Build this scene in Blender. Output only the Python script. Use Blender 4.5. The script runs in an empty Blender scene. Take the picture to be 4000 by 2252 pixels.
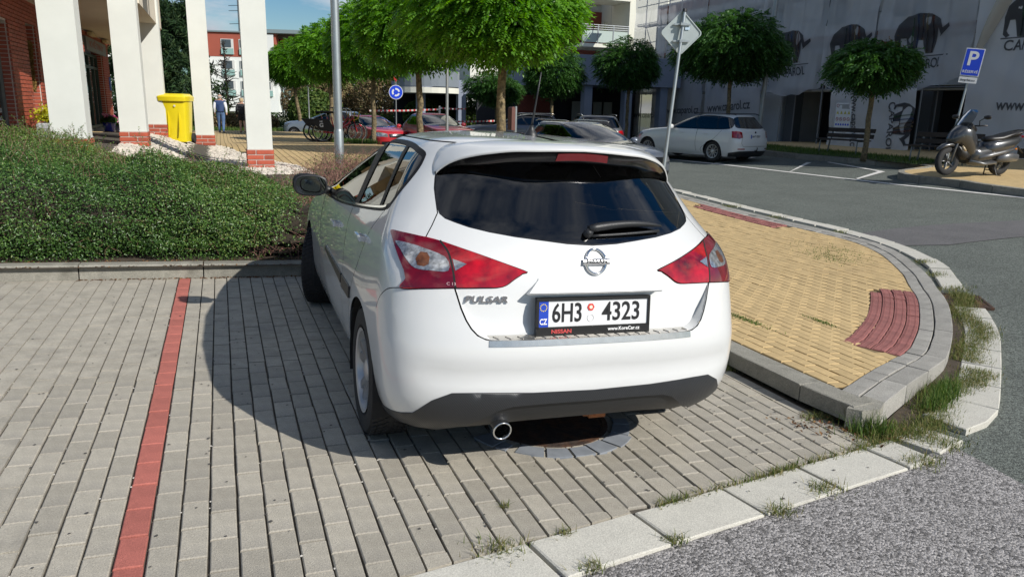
import bpy, bmesh, math, random
import numpy as np
from mathutils import Vector, Matrix, Quaternion
from mathutils.geometry import delaunay_2d_cdt
random.seed(7); RNG = np.random.default_rng(11)
R = math.radians
SC = bpy.context.scene
COL = SC.collection
# ---------------------------------------------------------------- camera
CAM = (0.438, -6.994, 1.571); YAW, PITCH, ROLL = R(21.31), R(13.69), R(1.33)
cd = bpy.data.cameras.new('camera'); cam = bpy.data.objects.new('camera', cd); COL.objects.link(cam)
fw = Vector((math.sin(YAW)*math.cos(PITCH), math.cos(YAW)*math.cos(PITCH), -math.sin(PITCH)))
rt = Vector((math.cos(YAW), -math.sin(YAW), 0)); up = rt.cross(fw)
rr = rt*math.cos(ROLL)+up*math.sin(ROLL); uu = rr.cross(fw)
cam.matrix_world = Matrix(((rr.x, uu.x, -fw.x, CAM[0]), (rr.y, uu.y, -fw.y, CAM[1]), (rr.z, uu.z, -fw.z, CAM[2]), (0, 0, 0, 1)))
cd.sensor_fit = 'HORIZONTAL'; cd.sensor_width = 36.0; cd.lens = 36*2900/4000; cd.clip_start = .05; cd.clip_end = 3000
SC.camera = cam
# ---------------------------------------------------------------- sky and sun
SUN_AZ, SUN_EL = R(147), R(35)          # azimuth clockwise from +Y
w = bpy.data.worlds.new('World'); SC.world = w; w.use_nodes = True
nt = w.node_tree; nt.nodes.clear(); N = nt.nodes.new; LK = nt.links.new
sky = N('ShaderNodeTexSky'); sky.sky_type = 'NISHITA'; sky.sun_disc = False; sky.sun_elevation = SUN_EL; sky.sun_rotation = SUN_AZ
sky.air_density = 1.0; sky.dust_density = .4; sky.ozone_density = 2.2; sky.altitude = 200
tc = N('ShaderNodeTexCoord'); sep = N('ShaderNodeSeparateXYZ'); LK(tc.outputs['Generated'], sep.inputs[0])
def mth(op, a, b=None, clamp=False):
    n = N('ShaderNodeMath'); n.operation = op; n.use_clamp = clamp
    for i, q in enumerate((a, b)):
        if q is None: continue
        if isinstance(q, (int, float)): n.inputs[i].default_value = q
        else: LK(q, n.inputs[i])
    return n.outputs[0]
zz = mth('ADD', mth('MAXIMUM', sep.outputs['Z'], 0.0), .28)
cmb = N('ShaderNodeCombineXYZ'); LK(mth('DIVIDE', sep.outputs['X'], zz), cmb.inputs[0]); LK(mth('DIVIDE', sep.outputs['Y'], zz), cmb.inputs[1]); cmb.inputs[2].default_value = 3.1
cn = N('ShaderNodeTexNoise'); cn.inputs['Scale'].default_value = 1.55; cn.inputs['Detail'].default_value = 9; cn.inputs['Roughness'].default_value = .58; cn.inputs['Distortion'].default_value = .25
LK(cmb.outputs[0], cn.inputs['Vector'])
cr = N('ShaderNodeValToRGB'); cr.color_ramp.elements[0].position = .47; cr.color_ramp.elements[1].position = .62; LK(cn.outputs['Fac'], cr.inputs[0])
cn2 = N('ShaderNodeTexNoise'); cn2.inputs['Scale'].default_value = 3.0; cn2.inputs['Detail'].default_value = 6; LK(cmb.outputs[0], cn2.inputs['Vector'])
cc = N('ShaderNodeValToRGB'); cc.color_ramp.elements[0].position = .3; cc.color_ramp.elements[0].color = (3.6, 4.0, 4.9, 1); cc.color_ramp.elements[1].position = .7; cc.color_ramp.elements[1].color = (9.5, 9.7, 10.0, 1)
LK(cn2.outputs['Fac'], cc.inputs[0])
mx = N('ShaderNodeMixRGB'); LK(cr.outputs['Color'], mx.inputs['Fac']); hs_ = N('ShaderNodeHueSaturation'); hs_.inputs['Saturation'].default_value = 1.4; hs_.inputs['Value'].default_value = .85; LK(sky.outputs[0], hs_.inputs['Color']); LK(hs_.outputs[0], mx.inputs[1]); LK(cc.outputs['Color'], mx.inputs[2])
bg = N('ShaderNodeBackground'); bg.inputs['Strength'].default_value = .082; LK(mx.outputs[0], bg.inputs['Color'])
wo = N('ShaderNodeOutputWorld'); LK(bg.outputs[0], wo.inputs['Surface'])
sd = bpy.data.lights.new('sun', 'SUN'); sd.energy = 4.6; sd.angle = R(.53); sd.color = (1.0, .955, .88)
so = bpy.data.objects.new('sun', sd); COL.objects.link(so)
sdir = Vector((math.sin(SUN_AZ)*math.cos(SUN_EL), math.cos(SUN_AZ)*math.cos(SUN_EL), math.sin(SUN_EL)))
so.rotation_euler = sdir.to_track_quat('Z', 'Y').to_euler(); so.location = (20, -30, 40)
vs = SC.view_settings; vs.view_transform = 'Standard'; vs.look = 'None'; vs.exposure = .18; vs.gamma = 1.0; vs.use_curve_mapping = False
SC.render.engine = 'CYCLES'; SC.cycles.max_bounces = 8; SC.cycles.transparent_max_bounces = 16; SC.cycles.use_denoising = True
# ---------------------------------------------------------------- terrain: the bay falls to the right towards the drain, everything else is level
TA, TB = -.0392, -.0068
def smt(t):
    t = min(1.0, max(0.0, t)); return t*t*(3-2*t)
def gz(x, y):
    k = (1-smt((x-4.2)/7))*(1-smt((y-.3)/7))
    z = k*(TA*min(max(x, -6), 6)+TB*min(max(y, -9), 9))
    z += .22*smt((x-13)/6)*(1-smt((y-18)/12))
    z -= .30*math.exp(-((x-10.5)/4.0)**2-((y-26)/9.0)**2)
    return z
# ---------------------------------------------------------------- materials
MATS = {}
def mat(name, col=(.5, .5, .5), rough=.6, metal=0.0, var=0.0, vscale=4.0, vdet=4.0, bump=0.0, bscale=60.0, spec=.5, coat=0.0, col2=None, c2scale=8.0, c2pos=(.45, .6), rnd=0.0, emit=0.0, trans=0.0, alpha=1.0, aniso=None, sub=0.0, fleck=None):
    if name in MATS: return MATS[name]
    m = bpy.data.materials.new(name); m.use_nodes = True; t = m.node_tree; b = t.nodes['Principled BSDF']; MATS[name] = m
    L = t.links.new; NN = t.nodes.new
    b.inputs['Roughness'].default_value = rough; b.inputs['Metallic'].default_value = metal; b.inputs['Specular IOR Level'].default_value = spec
    b.inputs['Coat Weight'].default_value = coat; b.inputs['Coat Roughness'].default_value = .03
    b.inputs['Transmission Weight'].default_value = trans; b.inputs['Alpha'].default_value = alpha
    b.inputs['Base Color'].default_value = (*col, 1)
    if emit: b.inputs['Emission Color'].default_value = (*col, 1); b.inputs['Emission Strength'].default_value = emit
    if sub: b.inputs['Subsurface Weight'].default_value = sub; b.inputs['Subsurface Radius'].default_value = (.02, .01, .005)
    out = None
    if var or bump or col2 or rnd or fleck:
        co = NN('ShaderNodeTexCoord')
        rgb = NN('ShaderNodeRGB'); rgb.outputs[0].default_value = (*col, 1); out = rgb.outputs[0]
    if col2:
        n2 = NN('ShaderNodeTexNoise'); n2.inputs['Scale'].default_value = c2scale; n2.inputs['Detail'].default_value = 6; n2.inputs['Roughness'].default_value = .65; L(co.outputs['Object'], n2.inputs['Vector'])
        rp = NN('ShaderNodeValToRGB'); rp.color_ramp.elements[0].position = c2pos[0]; rp.color_ramp.elements[1].position = c2pos[1]; L(n2.outputs['Fac'], rp.inputs[0])
        mi = NN('ShaderNodeMixRGB'); L(rp.outputs['Color'], mi.inputs['Fac']); L(out, mi.inputs[1]); mi.inputs[2].default_value = (*col2, 1); out = mi.outputs[0]
    if var:
        n1 = NN('ShaderNodeTexNoise'); n1.inputs['Scale'].default_value = vscale; n1.inputs['Detail'].default_value = vdet; n1.inputs['Roughness'].default_value = .6; L(co.outputs['Object'], n1.inputs['Vector'])
        mr = NN('ShaderNodeMapRange'); mr.inputs[1].default_value = .25; mr.inputs[2].default_value = .75; mr.inputs[3].default_value = 1-var; mr.inputs[4].default_value = 1+var; L(n1.outputs['Fac'], mr.inputs[0])
        mm = NN('ShaderNodeMixRGB'); mm.blend_type = 'MULTIPLY'; mm.inputs['Fac'].default_value = 1; L(out, mm.inputs[1]); L(mr.outputs[0], mm.inputs[2]); out = mm.outputs[0]
    if fleck:      # (scale, strength, colour): fine aggregate
        vo = NN('ShaderNodeTexVoronoi'); vo.inputs['Scale'].default_value = fleck[0]; L(co.outputs['Object'], vo.inputs['Vector'])
        sp = NN('ShaderNodeSeparateColor'); L(vo.outputs['Color'], sp.inputs[0])
        mr = NN('ShaderNodeMapRange'); mr.inputs[3].default_value = 1-fleck[1]; mr.inputs[4].default_value = 1+fleck[1]; L(sp.outputs[0], mr.inputs[0])
        mm = NN('ShaderNodeMixRGB'); mm.blend_type = 'MULTIPLY'; mm.inputs['Fac'].default_value = 1; L(out, mm.inputs[1]); L(mr.outputs[0], mm.inputs[2]); out = mm.outputs[0]
    if rnd:
        oi = NN('ShaderNodeObjectInfo'); mr = NN('ShaderNodeMapRange'); mr.inputs[3].default_value = 1-rnd; mr.inputs[4].default_value = 1+rnd; L(oi.outputs['Random'], mr.inputs[0])
        mm = NN('ShaderNodeMixRGB'); mm.blend_type = 'MULTIPLY'; mm.inputs['Fac'].default_value = 1; L(out, mm.inputs[1]); L(mr.outputs[0], mm.inputs[2]); out = mm.outputs[0]
    if out: L(out, b.inputs['Base Color'])
    if bump:
        n3 = NN('ShaderNodeTexNoise'); n3.inputs['Scale'].default_value = bscale; n3.inputs['Detail'].default_value = 5; L(co.outputs['Object'], n3.inputs['Vector'])
        bp = NN('ShaderNodeBump'); bp.inputs['Strength'].default_value = min(1, bump); bp.inputs['Distance'].default_value = .01*max(1, bump); L(n3.outputs['Fac'], bp.inputs['Height']); L(bp.outputs[0], b.inputs['Normal'])
        if fleck and len(fleck) > 2:
            iv = NN('ShaderNodeMath'); iv.operation = 'SUBTRACT'; iv.inputs[0].default_value = 1; L(vo.outputs['Distance'], iv.inputs[1]); b2 = NN('ShaderNodeBump'); b2.inputs['Strength'].default_value = 1; b2.inputs['Distance'].default_value = fleck[2]; L(iv.outputs[0], b2.inputs['Height']); L(bp.outputs[0], b2.inputs['Normal']); L(b2.outputs[0], b.inputs['Normal'])
    return m
def attr_mat(name, cols, rough=.55, spec=.35, trans_w=.25, attr='tone'):
    """leaf material: colour picked along a ramp by the per-leaf tone value, with light let through."""
    if name in MATS: return MATS[name]
    m = bpy.data.materials.new(name); m.use_nodes = True; t = m.node_tree; b = t.nodes['Principled BSDF']; MATS[name] = m
    L = t.links.new; NN = t.nodes.new
    a = NN('ShaderNodeAttribute'); a.attribute_name = attr
    rp = NN('ShaderNodeValToRGB'); L(a.outputs['Fac'], rp.inputs[0]); el = rp.color_ramp.elements
    while len(el) < len(cols): el.new(.5)
    for i, c in enumerate(cols): el[i].position = i/(len(cols)-1); el[i].color = (*c, 1)
    L(rp.outputs[0], b.inputs['Base Color']); b.inputs['Roughness'].default_value = rough; b.inputs['Specular IOR Level'].default_value = spec
    if trans_w:
        tr = NN('ShaderNodeBsdfTranslucent'); hs = NN('ShaderNodeHueSaturation'); hs.inputs['Value'].default_value = 1.5; hs.inputs['Saturation'].default_value = 1.15; hs.inputs['Hue'].default_value = .495; L(rp.outputs[0], hs.inputs['Color']); L(hs.outputs[0], tr.inputs[0])
        ms = NN('ShaderNodeMixShader'); ms.inputs[0].default_value = trans_w; L(b.outputs[0], ms.inputs[1]); L(tr.outputs[0], ms.inputs[2]); L(ms.outputs[0], t.nodes['Material Output'].inputs['Surface'])
    return m
def glass_mat(name, tint=(.1, .11, .12), ior=1.5, rough=0.0, boost=1.0):
    """thin car or window glass: tinted see-through with a mirror coat."""
    if name in MATS: return MATS[name]
    m = bpy.data.materials.new(name); m.use_nodes = True; t = m.node_tree; t.nodes.clear(); MATS[name] = m; L = t.links.new; NN = t.nodes.new
    tr = NN('ShaderNodeBsdfTransparent'); tr.inputs[0].default_value = (*tint, 1)
    gl = NN('ShaderNodeBsdfGlossy'); gl.inputs['Roughness'].default_value = rough; gl.inputs[0].default_value = (1, 1, 1, 1)
    fr = NN('ShaderNodeFresnel'); fr.inputs[0].default_value = ior
    mu = NN('ShaderNodeMath'); mu.operation = 'MULTIPLY'; mu.use_clamp = True; mu.inputs[1].default_value = boost; L(fr.outputs[0], mu.inputs[0])
    ms = NN('ShaderNodeMixShader'); L(mu.outputs[0], ms.inputs[0]); L(tr.outputs[0], ms.inputs[1]); L(gl.outputs[0], ms.inputs[2])
    o = NN('ShaderNodeOutputMaterial'); L(ms.outputs[0], o.inputs[0]); return m
# ---------------------------------------------------------------- mesh helpers
def tag(o, label=None, cat=None, group=None, kind=None):
    if label: o['label'] = label
    if cat: o['category'] = cat
    if group: o['group'] = group
    if kind: o['kind'] = kind
    return o
def empty(name, loc=(0, 0, 0), rz=0.0, label=None, cat=None, group=None, mw=None):
    o = bpy.data.objects.new(name, None); COL.objects.link(o); o.empty_display_size = .2
    if mw is not None: o.matrix_world = mw
    else: o.location = loc; o.rotation_euler = (0, 0, rz)
    return tag(o, label, cat, group)
def mesh_obj(name, verts, faces, mats=None, parent=None, smooth=False, midx=None, loc=None, normals=None):
    me = bpy.data.meshes.new(name)
    me.from_pydata([tuple(map(float, v)) for v in verts], [], faces)
    if mats is not None:
        for m in (mats if isinstance(mats, (list, tuple)) else [mats]): me.materials.append(m)
    if midx is not None: me.polygons.foreach_set('material_index', midx)
    if smooth is True: me.polygons.foreach_set('use_smooth', [True]*len(me.polygons))
    elif isinstance(smooth, (int, float)) and smooth:
        me.polygons.foreach_set('use_smooth', [True]*len(me.polygons)); me.set_sharp_from_angle(angle=R(smooth))
    me.update()
    if normals is not None: me.normals_split_custom_set_from_vertices([tuple(n) for n in normals])
    o = bpy.data.objects.new(name, me); COL.objects.link(o)
    if parent is not None: o.parent = parent
    if loc is not None: o.location = loc
    return o
def np_mesh(name, V, F, mat_, parent=None, tone=None, smooth=False, loc=None):
    """V (n,3), F (m,k) numpy, k = 3 or 4; tone = per-vertex float attribute."""
    me = bpy.data.meshes.new(name); k = F.shape[1]
    me.vertices.add(len(V)); me.vertices.foreach_set('co', V.astype(np.float32).ravel())
    me.loops.add(F.size); me.loops.foreach_set('vertex_index', F.astype(np.int32).ravel())
    me.polygons.add(len(F)); me.polygons.foreach_set('loop_start', np.arange(0, F.size, k, dtype=np.int32)); me.polygons.foreach_set('loop_total', np.full(len(F), k, dtype=np.int32))
    if smooth: me.polygons.foreach_set('use_smooth', np.ones(len(F), dtype=bool))
    me.materials.append(mat_); me.update(calc_edges=True)
    if tone is not None:
        a = me.attributes.new('tone', 'FLOAT', 'POINT'); a.data.foreach_set('value', tone.astype(np.float32))
    o = bpy.data.objects.new(name, me); COL.objects.link(o)
    if parent is not None: o.parent = parent
    if loc is not None: o.location = loc
    return o
class MB:
    def __init__(s): s.v = []; s.f = []; s.m = []
    def add(s, vs, fs, m=0):
        b = len(s.v); s.v += [tuple(v) for v in vs]; s.f += [tuple(i+b for i in f) for f in fs]; s.m += [m]*len(fs); return s
    def box(s, c, d, m=0, rot=None, bev=0.0):
        hx, hy, hz = d[0]/2, d[1]/2, d[2]/2
        if bev:
            k = bev; vs = []
            for z, e in ((-hz, 0), (hz-k, 0), (hz, k)):
                vs += [(-hx+e, -hy+e, z), (hx-e, -hy+e, z), (hx-e, hy-e, z), (-hx+e, hy-e, z)]
            fs = [(3, 2, 1, 0), (8, 9, 10, 11)]
            for r in (0, 4):
                for i in range(4): fs.append((r+i, r+(i+1) % 4, r+4+(i+1) % 4, r+4+i))
        else:
            vs = [(a*hx, b*hy, cc*hz) for cc in (-1, 1) for a, b in ((-1, -1), (1, -1), (1, 1), (-1, 1))]
            fs = [(3, 2, 1, 0), (4, 5, 6, 7), (0, 1, 5, 4), (1, 2, 6, 5), (2, 3, 7, 6), (3, 0, 4, 7)]
        if rot is not None:
            M = rot if isinstance(rot, Matrix) else Matrix.Rotation(rot, 3, 'Z'); vs = [M @ Vector(v) for v in vs]
        return s.add([(v[0]+c[0], v[1]+c[1], v[2]+c[2]) for v in vs], fs, m)
    def cyl(s, a, b, r, r2=None, n=12, m=0, caps=True):
        a, b = Vector(a), Vector(b); r2 = r if r2 is None else r2
        d = (b-a).normalized(); t = Vector((0, 0, 1)) if abs(d.z) < .9 else Vector((1, 0, 0)); e1 = d.cross(t).normalized(); e2 = d.cross(e1)
        vs = []
        for p, q in ((a, r), (b, r2)):
            for i in range(n):
                an = 2*math.pi*i/n; vs.append(p+e1*(q*math.cos(an))+e2*(q*math.sin(an)))
        fs = [(i, i+n, (i+1) % n+n, (i+1) % n) for i in range(n)]
        if caps: fs += [tuple(range(n)), tuple(range(2*n-1, n-1, -1))]
        return s.add(vs, fs, m)
    def tube(s, pts, r, n=8, m=0, caps=True, closed=False):
        P = [Vector(p) for p in pts]; rs = r if isinstance(r, (list, tuple)) else [r]*len(P); vs = []; e1 = None; K = len(P)
        for i, p in enumerate(P):
            d = (P[(i+1) % K]-P[i-1]) if closed else (P[min(i+1, K-1)]-P[max(i-1, 0)])
            d.normalize()
            if e1 is None:
                t = Vector((0, 0, 1)) if abs(d.z) < .9 else Vector((1, 0, 0)); e1 = d.cross(t).normalized()
            else:
                e1 = (e1-d*e1.dot(d)).normalized()
            e2 = d.cross(e1)
            for k in range(n):
                an = 2*math.pi*k/n; vs.append(p+e1*(rs[i]*math.cos(an))+e2*(rs[i]*math.sin(an)))
        fs = []
        for i in range(K if closed else K-1):
            j = (i+1) % K
            for k in range(n): fs.append((i*n+k, i*n+(k+1) % n, j*n+(k+1) % n, j*n+k))
        if caps and not closed: fs += [tuple(range(n-1, -1, -1)), tuple(range((K-1)*n, K*n))]
        return s.add(vs, fs, m)
    def lathe(s, prof, c=(0, 0, 0), n=24, m=0, axis='Z', cap0=False, cap1=False):
        vs = []
        for r, h in prof:
            for i in range(n):
                an = 2*math.pi*i/n; a, b = r*math.cos(an), r*math.sin(an)
                vs.append((c[0]+a, c[1]+b, c[2]+h) if axis == 'Z' else ((c[0]+h, c[1]+a, c[2]+b) if axis == 'X' else (c[0]+b, c[1]+h, c[2]+a)))
        K = len(prof); fs = [(i*n+k, i*n+(k+1) % n, (i+1)*n+(k+1) % n, (i+1)*n+k) for i in range(K-1) for k in range(n)]
        if cap0: fs.append(tuple(range(n-1, -1, -1)))
        if cap1: fs.append(tuple(range((K-1)*n, K*n)))
        return s.add(vs, fs, m)
    def prism(s, poly, z0, z1, m=0, f=None):
        n = len(poly); f = f or (lambda x, y, z: (x, y, z))
        vs = [f(x, y, z0) for x, y in poly]+[f(x, y, z1) for x, y in poly]
        fs = [tuple(range(n-1, -1, -1)), tuple(range(n, 2*n))]+[(i, (i+1) % n, n+(i+1) % n, n+i) for i in range(n)]
        return s.add(vs, fs, m)
    def quad(s, a, b, c, d, m=0): return s.add([a, b, c, d], [(0, 1, 2, 3)], m)
    def xf(s, M):
        s.v = [tuple(M @ Vector(v)) for v in s.v]; return s
    def build(s, name, mats, parent=None, smooth=False, loc=None):
        return mesh_obj(name, s.v, s.f, mats, parent, smooth, s.m if isinstance(mats, (list, tuple)) and len(mats) > 1 else None, loc)
def copy_tree(o, parent=None):
    c = o.copy(); COL.objects.link(c)
    if parent is not None: c.parent = parent
    for ch in list(o.children): copy_tree(ch, c)
    return c
TXT = {}
def text_geo(s, size=1.0, ext=.002, bold=0.0, align='LEFT', shear=0.0, spacing=1.0):
    """vertices and faces of flat raised lettering in the XY plane."""
    cu = bpy.data.curves.new('lettering', 'FONT'); cu.body = s; cu.size = size; cu.extrude = ext; cu.offset = bold*size; cu.align_x = align; cu.align_y = 'CENTER'; cu.resolution_u = 3; cu.shear = shear; cu.space_character = spacing
    o = bpy.data.objects.new('lettering', cu); COL.objects.link(o)
    bpy.context.view_layer.update()
    me = bpy.data.meshes.new_from_object(o.evaluated_get(bpy.context.evaluated_depsgraph_get()))
    vs = [v.co.copy() for v in me.vertices]; fs = [tuple(p.vertices) for p in me.polygons]
    bpy.data.objects.remove(o); bpy.data.curves.remove(cu); bpy.data.meshes.remove(me)
    return vs, fs
def text_on(s, size, fmap, name, m, parent=None, width=None, **kw):
    """lettering laid on a surface: fmap(x, y, h) -> point; width squeezes it to that total width."""
    vs, fs = text_geo(s, size, **kw)
    if not vs: return None
    x0 = min(v.x for v in vs); x1 = max(v.x for v in vs); k = (width/(x1-x0)) if width else 1.0; xm = (x0+x1)/2
    return mesh_obj(name, [fmap((v.x-xm)*k, v.y, v.z) for v in vs], fs, m, parent)
def pip(x, y, poly):
    c = False; n = len(poly); j = n-1
    for i in range(n):
        xi, yi = poly[i][0], poly[i][1]; xj, yj = poly[j][0], poly[j][1]
        if (yi > y) != (yj > y) and x < (xj-xi)*(y-yi)/(yj-yi)+xi: c = not c
        j = i
    return c
def clip_half(poly, a, b, c):
    """keep a*x+b*y <= c"""
    out = []; n = len(poly)
    for i in range(n):
        p, q = poly[i], poly[(i+1) % n]; dp, dq = a*p[0]+b*p[1]-c, a*q[0]+b*q[1]-c
        if dp <= 0: out.append(p)
        if dp*dq < 0: t = dp/(dp-dq); out.append((p[0]+t*(q[0]-p[0]), p[1]+t*(q[1]-p[1])))
    return out
def dense(pts, step, closed=True):
    out = []; n = len(pts)
    for i in range(n if closed else n-1):
        a, b = pts[i], pts[(i+1) % n]; L = math.dist(a[:2], b[:2]); k = max(1, int(math.ceil(L/step)))
        for j in range(k): out.append(tuple(a[q]+(b[q]-a[q])*j/k for q in range(2)))
    if not closed: out.append(tuple(pts[-1][:2]))
    return out
def spline(pts, k=6, closed=False):
    out = []; n = len(pts); D = len(pts[0])
    for i in range(n if closed else n-1):
        g = lambda j: pts[j % n] if closed else pts[min(max(j, 0), n-1)]
        a, b, c, d = g(i-1), g(i), g(i+1), g(i+2)
        for s_ in range(k):
            t = s_/k; out.append(tuple(.5*(2*b[q]+(c[q]-a[q])*t+(2*a[q]-5*b[q]+4*c[q]-d[q])*t*t+(3*b[q]-a[q]-3*c[q]+d[q])*t**3) for q in range(D)))
    if not closed: out.append(tuple(pts[-1]))
    return out
def sheet(name, poly, off, m, step=.6, zf=gz, parent=None, kind='structure', edge=.3, thick=0.0):
    """a ground sheet following the terrain, cut to a polygon."""
    P = dense(poly, edge); n = len(P)
    xs = [p[0] for p in P]; ys = [p[1] for p in P]; pts = [Vector(p) for p in P]
    x = min(xs)
    while x < max(xs):
        y = min(ys)
        while y < max(ys):
            if pip(x, y, P): pts.append(Vector((x+random.uniform(-.02, .02), y+random.uniform(-.02, .02))))
            y += step
        x += step
    r = delaunay_2d_cdt(pts, [], [list(range(n))], 1, 1e-5)
    vs = [(v.x, v.y, zf(v.x, v.y)+off) for v in r[0]]
    o = mesh_obj(name, vs, [tuple(f) for f in r[2]], m, parent, True)
    if kind and parent is None: o['kind'] = kind
    return o
# ---------------------------------------------------------------- ground surfaces
M_SOIL = mat('joint_soil', (.085, .075, .06), .95, var=.35, vscale=30, bump=.6, bscale=120)
M_ASPH = mat('dark_asphalt', (.112, .126, .112), .88, var=.16, vscale=1.1, bump=.9, bscale=130, fleck=(95, .6, .003))
M_COARSE = mat('coarse_asphalt', (.27, .258, .253), .9, var=.14, vscale=1.6, bump=.8, bscale=200, fleck=(92, .7, .006))
M_PATCH = mat('patched_asphalt', (.115, .113, .115), .85, var=.15, vscale=2, bump=.6, bscale=140, fleck=(160, .35))
M_GREY = mat('grey_concrete_paver', (.375, .346, .288), .85, var=.16, vscale=9, vdet=6, bump=.45, bscale=170, rnd=.13, fleck=(330, .16), col2=(.24, .225, .20), c2scale=2.2, c2pos=(.52, .75))
M_GREYF = mat('grey_concrete_field', (.375, .346, .288), .85, var=.22, vscale=7, vdet=6, bump=.45, bscale=170, fleck=(330, .16), col2=(.24, .225, .20), c2scale=1.7, c2pos=(.52, .75))
M_RED = mat('red_concrete_paver', (.40, .125, .098), .85, var=.16, vscale=10, bump=.4, bscale=170, rnd=.10, fleck=(330, .14))
M_SLAB = mat('pale_gutter_slab', (.50, .485, .43), .82, var=.09, vscale=6, bump=.25, bscale=160, rnd=.05, fleck=(260, .16), col2=(.38, .36, .32), c2scale=3, c2pos=(.55, .8))
M_KERB = mat('weathered_kerb_concrete', (.25, .24, .205), .9, var=.25, vscale=5, vdet=8, bump=.6, bscale=110, rnd=.10, fleck=(220, .2), col2=(.15, .145, .12), c2scale=4, c2pos=(.5, .72))
M_KERB2 = mat('grey_edging_concrete', (.29, .28, .255), .9, var=.2, vscale=6, vdet=6, bump=.5, bscale=130, rnd=.12, fleck=(240, .18))
M_YEL = mat('ochre_concrete_paver', (.50, .365, .18), .85, var=.13, vscale=9, bump=.4, bscale=170, rnd=.09, fleck=(330, .12), col2=(.40, .30, .16), c2scale=1.2, c2pos=(.6, .85))
M_YELF = mat('ochre_concrete_field', (.50, .365, .18), .85, var=.18, vscale=7, bump=.4, bscale=170, fleck=(330, .12), col2=(.42, .30, .15), c2scale=.9, c2pos=(.55, .85))
M_TACT = mat('dull_red_tactile', (.27, .105, .095), .88, var=.2, vscale=9, bump=.5, bscale=150, rnd=.10)
M_DSOIL = mat('bed_soil', (.06, .045, .03), .95, var=.4, vscale=14, bump=1.2, bscale=40)
M_GRND = mat('far_ground', (.12, .13, .07), .95, var=.3, vscale=.2)
M_WPAINT = mat('white_road_paint', (.66, .65, .62), .7, var=.15, vscale=8, col2=(.2, .2, .2), c2scale=14, c2pos=(.6, .72))
tag(sheet('ground', [(-300, -200), (400, -200), (400, 500), (-300, 500)], -.62, M_GRND, 40, lambda x, y: 0.0, edge=60))
tag(sheet('road', [(-9, -14), (24, -14), (40, 60), (-14, 60), (-14, 34), (3, 34), (3, 9), (-9, 9)], -.035, M_ASPH, .8))
sheet('near_road', [(-9, -13.5), (3.4, -13.5), (3.93, -4.9), (4.0, -4.43), (3.2, -4.58), (-9, -6.72)], -.012, M_COARSE, .5, edge=.15)
sheet('road_patch', [(8.75, 1.1), (10.0, 1.22), (12.48, 1.25), (14.8, 1.2), (14.6, .1), (11.0, .05), (9.37, -.02), (8.7, .25)], -.028, M_PATCH, .4)
SLN = (.175, -1.0)       # the slab line: y = -4.945 + .175 x
bay = sheet('parking_bay', [(-2.6, .25), (3.6, .25), (3.6, -4.3), (-2.6, -5.42)], -.014, M_SOIL, .4)
# bricks of the bay: columns run away from the camera, one red column marks the bay line
CP, LP = .1015, .203
def bay_frame():
    n = Vector((-TA, -TB, 1)).normalized(); ey = Vector((0, 1, TB)).normalized(); return Matrix((ey.cross(n), ey, n)).transposed()
BF = bay_frame()
def brick_mesh(name, lx, ly, h, m, bev=.004):
    b = MB(); b.box((0, 0, -h/2), (lx, ly, h), bev=bev)
    o = b.build(name, m); me = o.data; bpy.data.objects.remove(o); return me
bm_g = brick_mesh('paver', .0930, .1945, .05, M_GREY); bm_r = brick_mesh('red_paver', .0930, .1945, .05, M_RED)
cells = []
for k in range(-21, 35):
    for j in range(-2, 28):
        xc = (k+.5)*CP; off = 0.0 if k % 2 == 0 else .5
        yc = -(j+off-.5)*LP
        y1 = .205-.005
        poly = [(xc-.0465, yc-.0972), (xc+.0465, yc-.0972), (xc+.0465, yc+.0972), (xc-.0465, yc+.0972)]
        full = True
        a, b_, c_ = .175, -1.0, 4.945-.012
        if any(a*p[0]+b_*p[1]-c_ > 0 for p in poly): poly = clip_half(poly, a, b_, c_); full = False
        if any(p[1] > y1 for p in poly) and len(poly) > 2: poly = clip_half(poly, 0, 1, y1); full = False
        if any(p[0] > 3.545 for p in poly) and len(poly) > 2: poly = clip_half(poly, 1, 0, 3.545); full = False
        if len(poly) < 3: continue
        ar = abs(sum(poly[i][0]*poly[(i+1) % len(poly)][1]-poly[(i+1) % len(poly)][0]*poly[i][1] for i in range(len(poly)))/2)
        if ar < .0016: continue
        d = math.dist((xc, yc), CAM[:2]); v = Vector((xc-CAM[0], yc-CAM[1])); an = math.atan2(v.x, v.y)-YAW
        inview = abs(an) < R(36) and not (1.2 < xc < 2.6 and yc > -4.0) and d > 2.2
        cells.append((d if inview else d+50, k, xc, yc, poly, full))
cells.sort(key=lambda c: (c[1] != 0, c[0]))
field = MB(); nb = 0
for i, (d, k, xc, yc, poly, full) in enumerate(cells):
    red = k == 0; jz = random.gauss(0, .0011)
    if i < 300:
        if full:
            o = bpy.data.objects.new('red_paver' if red else 'paver', bm_r if red else bm_g); COL.objects.link(o); o.parent = bay
            tilt = Matrix.Rotation(random.gauss(0, .004), 3, 'X') @ Matrix.Rotation(random.gauss(0, .004), 3, 'Y') @ Matrix.Rotation(random.gauss(0, .006), 3, 'Z')
            p = BF @ Vector((xc+random.gauss(0, .0008), yc+random.gauss(0, .0012), jz)); o.matrix_local = Matrix.Translation(p) @ (BF @ tilt).to_4x4()
        else:
            b = MB(); b.prism([(x-xc, y-yc) for x, y in poly], -.05, jz, f=lambda x, y, z: tuple(BF @ Vector((x, y, z))))
            o = b.build('red_paver' if red else 'paver', M_RED if red else M_GREY, bay); o.location = BF @ Vector((xc, yc, 0))
    elif not red:
        field.prism(poly, -.05, jz, f=lambda x, y, z: tuple(BF @ Vector((x, y, z))))
o = field.build('paver_field', M_GREYF, bay); o['kind'] = 'stuff'
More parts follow.
